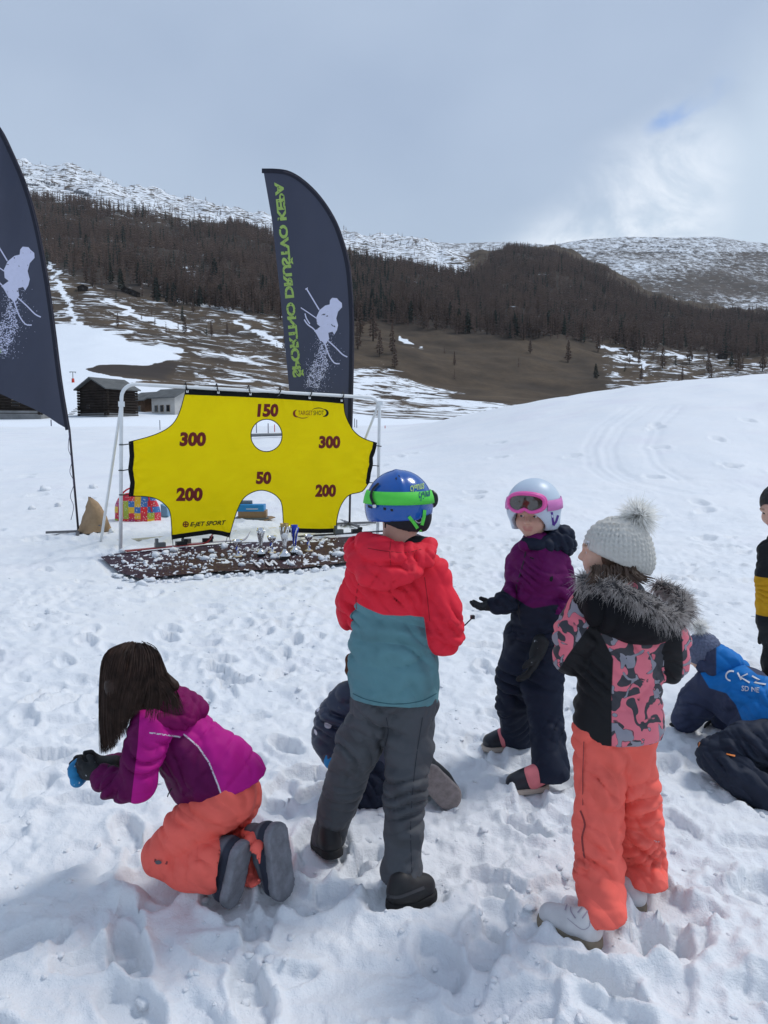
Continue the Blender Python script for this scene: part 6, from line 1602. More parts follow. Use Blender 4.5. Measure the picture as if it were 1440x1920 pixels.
    for pts in ([(766, 968), (774, 978), (782, 990)], [(795, 956), (794, 968), (790, 984)], [(784, 998), (790, 994)]): K.decal('chin_strap', *stroke2d(smooth_line(pts, 4), 6.0), [liner, he, core], MATS['neon_green_strap'], 0.003, he, sub=1)
    K.decal('hairline', *fill2d([(722, 972), (745, 974), (766, 974), (768, 992), (745, 989), (722, 990)]), [core], mat('dark_hair', (0.02, 0.015, 0.012), 0.7), 0.002)
    # drawcord toggle sticking out by the elbow
    tube_obj('drawcord', [K.pt(850, 1180, .05), K.pt(872, 1172, 0), K.pt(884, 1160, 0)], 0.0022, M_BLKFAB, K.root, 6)
    v, f = bx(K.pt(886, 1157, 0), (0.012, 0.012, 0.012), 0.3); link('cord_lock', mesh_np('cord_lock', v, f, M_BLACK, False), K.root)
    # boots
    g = f1; ab = boot(K, Vector((P(728, 1, g.y).x, g.y - 0.03, g.z - 0.005)), Vector((P(830, 1, g.y).x, g.y + 0.06, g.z - 0.005)), K.m(54), 0.07, M_BOOTBLK, M_RUBBER, shaft=K.pt(755, 1640, -.10))
    for pts in ([(722, 1678), (745, 1682), (770, 1674), (795, 1664)],): K.decal('boot_trim', *stroke2d(smooth_line(pts, 4), 6), ab, mat('grey_trim', (0.055, 0.055, 0.06), 0.6), 0.002, ab)
    g = f2; boot(K, Vector((P(622, 1, g.y).x, g.y - 0.05, g.z + 0.02)), Vector((P(576, 1, g.y).x, g.y + 0.11, g.z - 0.01)), K.m(48), 0.075, M_BOOTBLK, M_RUBBER, shaft=K.pt(614, 1565, .18))
child_a()

# ---- child B: pale helmet with pink goggles, purple jacket, looking our way
def child_b():
    f1 = ground_hit(960, 1402); f2 = ground_hit(1012, 1480); Y0 = (f1.y + f2.y) / 2
    K = Kid(Y0, (P(1000, 1, Y0).x, Y0, float(zg(0.6, Y0))), 'child in pale blue helmet with pink goggles and purple jacket, holding out one black glove')
    R = frame_from((-0.46, -0.885, -0.04)); Hh = K.m(84, 965); hc = K.pt(999, 964, 0)
    hd = head_prims(hc, R, Hh); W = hd[3]
    core = body_core(K, [[(1002, 985, .01, 18), (1010, 1040, .02, 28), (1010, 1120, 0, 34), (1005, 1205, 0, 34)], [(985, 1210, .05, 20), (968, 1300, .10, 17), (970, 1385, f1.y - Y0, 13)], [(1025, 1210, -.02, 20), (1022, 1325, -.06, 17), (1032, 1445, f2.y - Y0, 13)],
                       [(1042, 1055, 0, 17), (1052, 1130, -.02, 14), (1018, 1210, -.08, 11)], [(975, 1045, .06, 16), (975, 1110, .05, 14), (930, 1135, -.06, 11)]], hd, h=0.004)
    eyes(K, W, R, Hh, (0.10, 0.13, 0.13), (0.25, 1, 0.0))
    # cheek and forehead hair
    hair = mat('light_brown_hair', (0.20, 0.13, 0.075), 0.55, 0.4, 0.25, 60)
    gs = [[W(sx * 0.30, 0.30, 0.16), W(sx * 0.34, 0.22, -0.05), W(sx * 0.33, 0.16, -0.30)] for sx in (1, -1)]
    for g in gs:
        v, f = ribbons([g, [p + np.array((0.004, 0.004, 0)) for p in g]], 26, 4, 0.0012, 0.004, 7); o = link('hair', mesh_np('hair', v, f, hair), K.root)
    # trousers
    flat = ((0, 1, 0), 1.05)
    pr = K.chain([(985, 1195, .04, 38), (968, 1265, .09, 33), (966, 1320, .12, 31), (971, 1390, f1.y - Y0, 31)], flat) + K.chain([(1022, 1195, -.02, 38), (1020, 1300, -.05, 32), (1026, 1380, -.10, 31), (1034, 1452, f2.y - Y0, 34)], flat) + [cap(K.pt(985, 1195, .02), K.pt(1022, 1195, -.01), K.m(38), K.m(38))]
    wr = [(K.pt(955, 1290, 0), (0.1, 0, 1), 0.11, 0.008, 60, 21), (K.pt(1015, 1320, -.1), (0.3, 0, 1), 0.12, 0.006, 55, 22), (K.pt(1000, 1240, -.1), (0.5, 0, 1), 0.08, 0.005, 60, 23)]
    K.part('trousers', pr, M_NAVYFAB, 0.007, 0.02, wr=wr, glob=0.0076, gs=6.5, crease=0.0065, folds=14, cuts=[(K.pt(1034, 1458, f2.y - Y0), (0.08, 0, -1), 0.2), (K.pt(971, 1394, f1.y - Y0), (0.05, 0, -1), 0.11)])
    # jacket
    arm_r = K.chain([(1040, 1062, 0, 30), (1052, 1120, -.03, 28), (1040, 1165, -.06, 25), (1015, 1215, -.10, 19)]); arm_l = K.chain([(975, 1055, .06, 26), (972, 1110, .04, 24), (950, 1128, -.02, 20), (930, 1136, -.06, 16)])
    torso = K.chain([(1008, 1030, 0, 36), (1010, 1090, 0, 48), (1006, 1150, 0, 49), (1004, 1215, 0, 52)], ((0.75, 0.66, 0), 1.15)) + [cap(K.pt(985, 1042, .03), K.pt(1035, 1050, 0), K.m(28), K.m(30))]
    zt = lambda v: np.interp(v[:, 0], [K.pt(x, 1, -.1).x for x in (950, 1008, 1020, 1060)], [K.pt(1, y, -.1).z for y in (1104, 1136, 1140, 1132)])
    za = lambda v: np.interp(v[:, 0], [K.pt(x, 1, -.1).x for x in (1000, 1060)], [K.pt(1, y, -.1).z for y in (1164, 1150)])
    def navy(v):
        da = dist_to(arm_r)(v); dt = dist_to(torso)(v)
        on_arm = da < dt - 0.002
        return np.where(on_arm, za(v) - v[:, 2], zt(v) - v[:, 2])
    M_JB = mat('purple_navy_jacket', (0.115, 0.006, 0.085), **FAB, layers=(('navy', (0.014, 0.018, 0.033)),), edge=0.003)
    wr = [(K.pt(1050, 1115, -.08), (0.2, 0, 1), 0.08, 0.006, 70, 31), (K.pt(1030, 1190, -.12), (-.4, 0, 1), 0.07, 0.006, 80, 32), (K.pt(985, 1100, -.1), (0.6, 0, 1), 0.10, 0.005, 45, 33), (K.pt(990, 1180, -.1), (0.2, 0, 1), 0.09, 0.005, 60, 34)]
    ja = K.part('jacket', torso + arm_r + arm_l, M_JB, 0.006, 0.016, wr=wr, glob=0.0057, gs=6.5, crease=0.0065, folds=14, attrs={'navy': navy}, cuts=[(K.pt(1004, 1206, -.1), (0, 0, -1))])
    v2, t = stroke2d(smooth_line([(988, 1018), (984, 1045), (976, 1075), (968, 1105), (975, 1150)], 4), 1.8); K.decal('zip', v2, t, ja, M_BLACK, 0.0015, ja)
    v2, t = stroke2d([(994, 1045), (1001, 1048)], 2.2); K.decal('chest_logo', v2, t, ja, M_BLKFAB, 0.0015, ja)
    v2, t = fill2d([(1031, 1082), (1036, 1080), (1037, 1086), (1034, 1091), (1030, 1088)]); K.decal('sleeve_logo', v2, t, ja, M_BLKFAB, 0.0015, ja)
    v2, t = stroke2d([(970, 1145), (976, 1165)], 1.6); K.decal('pocket_zip', v2, t, ja, M_BLACK, 0.0015, ja)
    hp = [K.ball(1036, 1012, .05, 40, 30, 44), K.ball(1010, 1014, .02, 30, 20, 40)] + K.chain([(985, 1015, -.06, 8), (1000, 1020, -.07, 10), (1025, 1022, -.05, 12), (1060, 1000, .0, 14), (1062, 1020, .05, 18)], k=0.012)
    K.part('hood', hp, M_NAVYFAB, 0.006, 0.015, subs=[K.ball(1000, 985, -.01, 34, 28, 34, k=0.01)], glob=0.004, gs=10, crease=0.005, folds=5, wr=[(K.pt(1045, 1015, 0), (0.6, 0, 1), 0.07, 0.005, 70, 35)])
    K.part('collar', K.chain([(985, 1022, -.055, 13), (1005, 1012, -.05, 12), (1020, 1010, -.02, 12)], k=0.01), mat('purple_fabric', (0.115, 0.006, 0.085), **FAB), 0.006, 0.01)
    # gloves
    for nm, w, d, nr, s, cu, th in (('glove', K.pt(934, 1134, -.05), (-1, -.12, -.12), (0.1, -0.15, 1), K.m(27), 0.5, 1), ('glove', K.pt(1008, 1222, -.13), (-0.35, -.1, -1), (-0.9, 0.3, 0.1), K.m(33), 0.6, -1)):
        w = Vector(w); dv = Vector(d).normalized()
        K.part(nm, hand_prims(w + dv * 0.01, d, nr, s, cu, th) + [cap(w - dv * 0.045, w + dv * 0.015, s * 0.44, s * 0.40)], M_GLOVE, 0.0045, 0.007, glob=0.0018, gs=30)
    # helmet, goggles
    c = K.pt(1001, 949, 0); RH = R; rad = (K.m(50), K.m(54), K.m(52))
    M_HB = mat('pale_blue_shell', (0.52, 0.61, 0.71), 0.38, 0.4, 0.04, 8)
    cut_f = Vector(R @ np.array((0, 1, 0)))
    he = K.part('helmet', [ell(c, rad, RH), ell(K.pt(1030, 975, 0.0), (K.m(20), K.m(22), K.m(28)), RH), ell(K.pt(968, 975, 0.03), (K.m(10), K.m(14), K.m(24)), RH)], M_HB, 0.005, 0.012, cuts=[(K.pt(1000, 993, 0), (0, 0, -1))], subs=[ell(Vector(W(0, 0.34, -0.22)), (Hh * 0.36, Hh * 0.42, Hh * 0.46), RH, 0.008)], glob=0.0)
    gz = K.m(12); g0 = c + Vector(RH @ np.array((0, rad[1] * 1.04, gz)))
    A = lambda x, y, z: g0 + Vector(RH @ np.array((x, y, z)))
    gw, gh = K.m(30), K.m(15)
    outer = [A(gw * 1.08 * math.cos(t), 0.012 - 0.030 * math.cos(t) ** 2, gh * 1.12 * (abs(math.sin(t)) ** 0.7 * (1 if math.sin(t) >= 0 else -1)) * (1 - (0.42 * math.exp(-(math.cos(t) / 0.22) ** 2) if math.sin(t) < 0 else 0))) for t in np.linspace(0, 2 * math.pi, 49)[:-1]]
    pk = mat('pink_frame', (0.80, 0.11, 0.40), 0.4, 0.4, 0.05)
    fo = tube_obj('goggle_frame', outer, 0.0075, pk, K.root, 8, True); child_of(fo, he)
    cc = g0 + Vector(RH @ np.array((0, 0.022, 0)))
    V = [tuple(cc)] + [tuple(p) for p in outer]; F = [(0, i + 1, (i + 1) % len(outer) + 1) for i in range(len(outer))]
    le = link('goggle_lens', mesh_np('goggle_lens', np.array(V), np.array(F), mat('mirror_lens', (0.045, 0.036, 0.030), 0.08, 0.8, 0.2, 30, coat=0.5)), K.root); child_of(le, he)
    body_r = [tuple(Vector(p) - Vector(RH @ np.array((0, 0.018, 0)))) for p in outer]
    fo2 = tube_obj('goggle_foam', body_r, 0.010, pk, K.root, 8, True); child_of(fo2, he)
    st = band(c, RH, rad, gz - K.m(14), gz + K.m(5), mat('pink_strap', (0.62, 0.20, 0.48), 0.6), K, 'goggle_strap', he, a0=-225, a1=45, tilt=-K.m(2))
    K.bvh[st.name] = BVHTree.FromPolygons([tuple(x.co) for x in st.data.vertices], [tuple(p.vertices) for p in st.data.polygons])
    for x in (1030, 1035): K.decal('strap_slider', *stroke2d([(x, 936), (x, 960)], 2.2), [st], mat('purple_plastic', (0.10, 0.03, 0.16), 0.5), 0.003, st)
    for pts in ([(1034, 960), (1036, 975), (1037, 984)], [(1046, 966), (1042, 978), (1037, 985)]): K.decal('chin_strap', *stroke2d(pts, 4.0), [he], mat('violet_webbing', (0.09, 0.03, 0.26), 0.7), 0.002, he)
    # boots: navy rubber shell, cream line, pink lining
    M_BB = mat('navy_boot', (0.016, 0.018, 0.026), 0.4, 0.4, 0.1); M_CR = mat('cream_rubber', (0.45, 0.38, 0.32), 0.6)
    for g, xh, xt, sh in ((f1, 1000, 920, (970, 1370, f1.y - Y0)), (f2, 1062, 968, (1032, 1440, f2.y - Y0))):
        bt = boot(K, Vector((P(xh, 1, g.y).x, g.y + 0.03, g.z - 0.004)), Vector((P(xt, 1, g.y).x, g.y - 0.02, g.z - 0.004)), K.m(40), 0.05, M_BB, M_CR, sole_t=0.012)
        a_ = Vector(P(xh, 1, g.y)); e_ = Vector(P(xt, 1, g.y)); m_ = a_ + (e_ - a_) * 0.40
        K.part('boot_lining', [cap(Vector((m_.x, g.y, g.z + 0.05)), K.pt(*sh), K.m(21), K.m(19))], mat('pink_lining', (0.70, 0.20, 0.22), 0.8), 0.006, 0.01)
child_b()

# ---- child C: cream bobble hat, black and pink jacket with fur hood, coral trousers
def camo_mat():
    m = bpy.data.materials.new('pink_camo_jacket'); m.use_nodes = True; nt = m.node_tree; b = nt.nodes['Principled BSDF']
    tc = nt.nodes.new('ShaderNodeTexCoord').outputs['Object']
    n1 = noise_n(nt, 17, 1.2, 0.4, tc, None, 0.9); n2 = noise_n(nt, 21, 1.0, 0.4, tc, (1, 1, 0.9), 1.1)
    sh = nt.nodes.new('ShaderNodeMapping'); sh.inputs['Location'].default_value = (5, 3, 2); nt.links.new(tc, sh.inputs['Vector']); n3 = noise_n(nt, 23, 1.0, 0.4, sh.outputs[0], None, 0.8)
    def edge(n, t): return mrange(nt, n, t - 0.006, t + 0.006)
    c = mixc(nt, edge(n1, 0.525), (0.72, 0.17, 0.22), (0.050, 0.050, 0.060))
    grey = edge(n3, 0.60)
    line = nt.nodes.new('ShaderNodeMath'); line.operation = 'SUBTRACT'; nt.links.new(edge(n3, 0.585), line.inputs[0]); nt.links.new(grey, line.inputs[1])
    c = mixc(nt, grey, c, (0.27, 0.265, 0.31)); c = mixc(nt, line.outputs[0], c, (0.02, 0.02, 0.025))
    blk = mrange(nt, attr_n(nt, 'black'), -0.0015, 0.0015)
    c = mixc(nt, blk, c, (0.006, 0.006, 0.008))
    nt.links.new(c, b.inputs['Base Color']); b.inputs['Roughness'].default_value = 0.6; b.inputs['Specular IOR Level'].default_value = 0.25
    bp = nt.nodes.new('ShaderNodeBump'); bp.inputs['Strength'].default_value = 0.12; bp.inputs['Distance'].default_value = 0.002
    nt.links.new(noise_n(nt, 900, 2, 0.5, tc), bp.inputs['Height']); nt.links.new(bp.outputs[0], b.inputs['Normal'])
    return m
def knit(cx, cy, ribs, amp):
    return lambda v, n: amp * (np.abs(np.sin(np.arctan2(v[:, 1] - cy, v[:, 0] - cx) * ribs)) - 0.5) + amp * 0.5 * np.sin(v[:, 2] * 420 + 3 * np.sin(np.arctan2(v[:, 1] - cy, v[:, 0] - cx) * ribs)) 
def child_c():
    f1 = ground_hit(1120, 1762); f2 = ground_hit(1218, 1698); Y0 = 2.27
    K = Kid(Y0, (P(1160, 1, Y0).x, Y0, 0.0), 'child in cream bobble hat, black and pink patterned jacket with fur hood and coral trousers')
    R = frame_from((-0.93, 0.36, -0.03), (-0.10, 0, 1)); Hh = K.m(112, 1040); hc = K.pt(1141, 1033, 0.0)
    hd = head_prims(hc, R, Hh); W = hd[3]
    body_core(K, [[(1160, 1080, .0, 30), (1165, 1150, 0, 44), (1165, 1250, 0, 50), (1160, 1380, 0, 46)], [(1130, 1390, 0, 32), (1118, 1550, -.03, 28), (1124, 1640, -.05, 24), (1131, 1725, f1.y - Y0 + .01, 20)], [(1185, 1390, .02, 32), (1198, 1550, .06, 28), (1208, 1620, .09, 24), (1215, 1660, f2.y - Y0, 20)],
                  [(1100, 1145, 0, 26), (1066, 1228, .0, 22), (1105, 1235, .22, 16)], [(1238, 1150, 0, 26), (1256, 1250, .02, 22), (1215, 1240, .22, 16)]], hd, h=0.0045)
    eyes(K, W, R, Hh, (0.06, 0.045, 0.03), (0, 1, -0.2))
    # trousers
    flat = ((0, 1, 0), 1.08)
    pr = K.chain([(1130, 1380, 0, 50), (1122, 1460, -.01, 45), (1118, 1550, -.03, 42), (1124, 1640, -.05, 42), (1131, 1725, f1.y - Y0 + .01, 45)], flat) + K.chain([(1182, 1380, .02, 44), (1188, 1460, .03, 38), (1198, 1550, .06, 37), (1208, 1620, .09, 38), (1215, 1670, f2.y - Y0, 40)], flat) + [cap(K.pt(1128, 1372), K.pt(1188, 1372, .01), K.m(50), K.m(46), flat)]
    wr = [(K.pt(1110, 1545, -.1), (0.3, 0, 1), 0.13, 0.0075, 55, 41), (K.pt(1195, 1500, 0), (-0.3, 0, 1), 0.10, 0.007, 60, 42), (K.pt(1140, 1440, -.1), (0.7, 0, 1), 0.10, 0.006, 50, 43), (K.pt(1125, 1640, -.12), (0.8, 0, 1), 0.08, 0.006, 50, 44), (K.pt(1215, 1600, 0), (0.5, 0, 1), 0.08, 0.006, 55, 45)]
    tr = K.part('trousers', pr, M_CORAL, 0.006, 0.018, wr=wr, glob=0.0076, gs=6.5, crease=0.0065, folds=14, cuts=[(K.pt(1131, 1724, f1.y - Y0), (0.10, 0.0, -1), 0.14), (K.pt(1216, 1656, f2.y - Y0), (0.05, 0, -1), 0.11)])
    v2, t = stroke2d(smooth_line([(1089, 1520), (1097, 1545), (1092, 1570), (1095, 1600), (1097, 1608)], 4), 3.0); K.decal('leg_zip', v2, t, tr, mat('dark_coral', (0.25, 0.04, 0.04), 0.6), 0.002, tr)
    v2, t = stroke2d([(1095, 1390), (1093, 1450), (1093, 1510)], 1.4); K.decal('side_seam', v2, t, tr, mat('dark_coral', (0.25, 0.04, 0.04), 0.6), 0.001, tr)
    v2, t = join2([stroke2d([(1227, 1577), (1231, 1577), (1229, 1580)], 1.0), stroke2d([(1233, 1580), (1234, 1576), (1237, 1578)], 1.0)]); K.decal('leg_mark', v2, t, tr, mat('white_print', (0.65, 0.65, 0.68), 0.7), 0.002, tr)
    v2, t = stroke2d([(1097, 1612), (1102, 1620), (1099, 1628)], 7); K.decal('zip_garage', v2, t, tr, M_CORAL, 0.006, tr)
    # jacket
    arm_l = K.chain([(1104, 1142, 0, 42), (1080, 1190, -.01, 38), (1070, 1232, .01, 33), (1105, 1240, .22, 24)]); arm_r = K.chain([(1236, 1165, 0, 34), (1250, 1205, .0, 35), (1254, 1250, .02, 31), (1215, 1240, .22, 24)])
    torso = K.chain([(1165, 1130, 0, 46), (1165, 1180, 0, 70), (1162, 1270, 0, 76), (1158, 1350, 0, 80), (1158, 1430, 0, 80)], ((0, 1, 0), 1.3)) + [cap(K.pt(1112, 1146), K.pt(1222, 1168), K.m(38), K.m(30), ((0, 1, 0), 1.1))]
    def black(v):
        # front-left panel of the back and the under-sleeves are black
        q = v[:, 1] * _c - (v[:, 2] - CAM_H) * _s
        px = CXP + F_PX * v[:, 0] / q; py = CYP - F_PX * (v[:, 1] * _s + (v[:, 2] - CAM_H) * _c) / q
        xl = np.interp(py, (1150, 1175, 1235, 1300, 1420), (1106, 1120, 1150, 1147, 1147))
        body = (xl - px) * 0.0016                                   # left of the seam
        slope = np.interp(px, (1040, 1052, 1062, 1106, 1125), (1262, 1250, 1232, 1172, 1150))
        body = np.minimum(body, (py - slope) * 0.0016)
        da = dist_to(arm_r)(v); dt = dist_to(torso)(v)
        rs = np.where((da < dt) & (px > 1225), np.minimum((np.interp(py, (1150, 1200, 1250, 1290), (1273, 1279, 1281, 1275)) - px), (px - np.interp(py, (1170, 1240, 1300), (1262, 1232, 1222)))) * 0.0016, -1.0)
        return np.maximum(body, rs)
    wr = [(K.pt(1190, 1200, -.15), (0.8, 0, 1), 0.09, 0.007, 55, 51), (K.pt(1215, 1260, -.12), (0.6, 0, 1), 0.07, 0.005, 60, 52), (K.pt(1060, 1200, -.05), (0.5, 0, 1), 0.07, 0.007, 75, 53), (K.pt(1190, 1330, -.15), (0.2, 0, 1), 0.12, 0.004, 40, 54)]
    ja = K.part('jacket', torso + arm_l + arm_r, camo_mat(), 0.0065, 0.018, wr=wr, glob=0.0085, gs=6.5, crease=0.0065, folds=14, attrs={'black': black}, cuts=[(K.pt(1158, 1405, -.12), (0.02, -0.06, -1)), (K.pt(1090, 1372, -.05), (-0.55, 0, -1))])
    # hood with fur rim
    hp = [ell(K.pt(1180, 1152, -.085), (K.m(84), K.m(62), K.m(48)), np.array(Matrix.Rotation(0.30, 3, 'Y'))), K.ball(1120, 1118, -.02, 42, 34, 50), K.ball(1235, 1160, -.05, 45, 30, 50)]
    ho = K.part('hood', hp, mat('black_matt_fabric', (0.006, 0.006, 0.008), 0.75, 0.15, 0.1), 0.007, 0.02, subs=[K.ball(1165, 1075, .02, 48, 42, 60, k=0.015)], glob=0.004, gs=8, crease=0.005, folds=5)
    rim = smooth_line([tuple(K.pt(*p)) for p in ((1092, 1088, -.05), (1118, 1096, -.10), (1155, 1104, -.14), (1195, 1124, -.165), (1235, 1146, -.16), (1268, 1152, -.12), (1280, 1130, -.04), (1262, 1110, .04), (1230, 1098, .09))], 16)
    rr = np.random.default_rng(3); rim = np.array(rim); idx = rr.integers(0, len(rim) - 1, 9000); pts = rim[idx] + (rim[idx + 1] - rim[idx]) * rr.uniform(0, 1, (9000, 1))
    d = rr.normal(0, 1, (9000, 3)) + np.array([0.25, -0.55, -0.15]); 
    v, f = fur(pts + d / np.linalg.norm(d, axis=1)[:, None] * 0.010, d, 0.045, 5, 0.0013, 0.7)
    fm = mat('grey_fur', (0.50, 0.46, 0.44), 0.7, 0.2, 0.2, 60, trans=0.3, speck=((0.09, 0.08, 0.08), 40.0, 0.54))
    fu = link('fur_rim', mesh_np('fur_rim', v, f, fm), K.root); child_of(fu, ho)
    und = K.part('rim_base', [cap(rim[i], rim[i + 4], K.m(11), K.m(11)) for i in range(0, len(rim) - 5, 4)], mat('dark_fur', (0.05, 0.05, 0.055), 0.9), 0.008, 0.01, parent=ho)
    # hair
    hm = mat('brown_hair', (0.065, 0.036, 0.022), 0.5, 0.4, 0.3, 70)
    hr = K.part('hair', [cap(W(0.20, -0.05, -0.05), W(0.15, -0.2, -0.38), Hh * 0.20, Hh * 0.17), cap(W(-0.25, -0.05, -0.05), W(-0.15, -0.2, -0.38), Hh * 0.17, Hh * 0.17), cap(W(0.28, 0.10, 0.05), W(0.30, 0.06, -0.34), Hh * 0.05, Hh * 0.045)], hm, 0.006, 0.02, glob=0.002, gs=20)
    g = [[K.pt(x0, 1062, -.09), K.pt(x0 + 4, 1078, -.115), K.pt(x1, y1, -.13)] for x0, x1, y1 in ((1108, 1092, 1098), (1125, 1118, 1100), (1145, 1150, 1094), (1165, 1178, 1092), (1180, 1210, 1094), (1190, 1232, 1086))]
    v, f = ribbons(g, 300, 8, 0.0015, 0.004, 8); o = link('hair_strands', mesh_np('hair_strands', v, f, hm), K.root); child_of(o, hr)
    # hat
    hat_c = K.pt(1158, 1030, 0); up = Vector((0.22, 0, 1)).normalized()
    RHt = frame_from((-0.95, 0.2, 0.18), up)
    cr = (hat_c.x, hat_c.y)
    hat = K.part('knitted_hat', [ell(hat_c, (K.m(60), K.m(62), K.m(60)), RHt), ell(hat_c + Vector((0.01, 0, -0.03)), (K.m(58), K.m(61), K.m(50)), RHt)], mat('cream_knit', (0.56, 0.54, 0.50), 0.9, 0.15, 0.08, 60, bump=0.5, bscale=260), 0.0045, 0.015,
                 cuts=[(K.pt(1140, 1048, -.06), (-0.42, 0.05, -1))], post=knit(cr[0], cr[1], 22, 0.0046), glob=0.0)
    K.decal('hat_label', *fill2d([(1098, 1013), (1107, 1016), (1103, 1029), (1096, 1026)]), hat, mat('white_label', (0.70, 0.70, 0.74), 0.6), 0.0025, hat)
    K.decal('label_mark', *stroke2d([(1100, 1018), (1104, 1019.5), (1102, 1024), (1099, 1023), (1100, 1018)], 1.0), hat, M_INK, 0.004, hat)
    pompom(K, K.pt(1197, 968, 0), K.m(36), mat('white_fur', (0.92, 0.91, 0.88), 0.8, 0.2, 0.03, trans=0.5), hat, 11, 1500, 0.15)
    # ear with stud
    # boots, white with grey swirl
    M_WB = mat('white_boot', (0.60, 0.59, 0.60), 0.5, 0.35, 0.1, 25, bump=0.15); M_TAN = mat('tan_sole', (0.22, 0.18, 0.13), 0.7)
    g = f1; b1 = boot(K, Vector((P(1172, 1, g.y).x, g.y - 0.035, g.z - 0.004)), Vector((P(1060, 1, g.y).x, g.y + 0.10, g.z - 0.004)), K.m(50), 0.06, M_WB, M_TAN)
    g = f2; b2 = boot(K, Vector((P(1262, 1, g.y).x, g.y - 0.035, g.z - 0.004)), Vector((P(1168, 1, g.y).x, g.y + 0.10, g.z - 0.004)), K.m(48), 0.055, M_WB, M_TAN)
    lm = mat('lilac_lace', (0.36, 0.31, 0.38), 0.7)
    for pts in ([(1078, 1690), (1070, 1706), (1080, 1722)], [(1084, 1712), (1094, 1700)], [(1092, 1722), (1102, 1708)], [(1060, 1708), (1066, 1694), (1082, 1686)]): K.decal('lace', *stroke2d(smooth_line(pts, 4), 2.2), b1, lm, 0.003, b1)
    v2, t = stroke2d(smooth_line([(1064, 1722), (1090, 1742), (1104, 1738), (1106, 1725)], 4), 1.2); K.decal('boot_seam', v2, t, b1, lm, 0.001, b1)
    gm = mat('grey_swirl', (0.22, 0.21, 0.23), 0.6)
    for b_, cx, cy in ((b1, 1163, 1757), (b2, 1252, 1683)):
        v2, t = stroke2d([(cx + 9 * math.cos(math.radians(a_)), cy + 9 * math.sin(math.radians(a_))) for a_ in range(90, 200, 10)], 2.2); K.decal('heel_swirl', v2, t, b_, gm, 0.002, b_)
        v2, t = stroke2d([(cx - 2, cy - 8), (cx - 2, cy - 1), (cx + 4, cy - 4)], 1.2); K.decal('heel_mark', v2, t, b_, gm, 0.002, b_)
child_c()

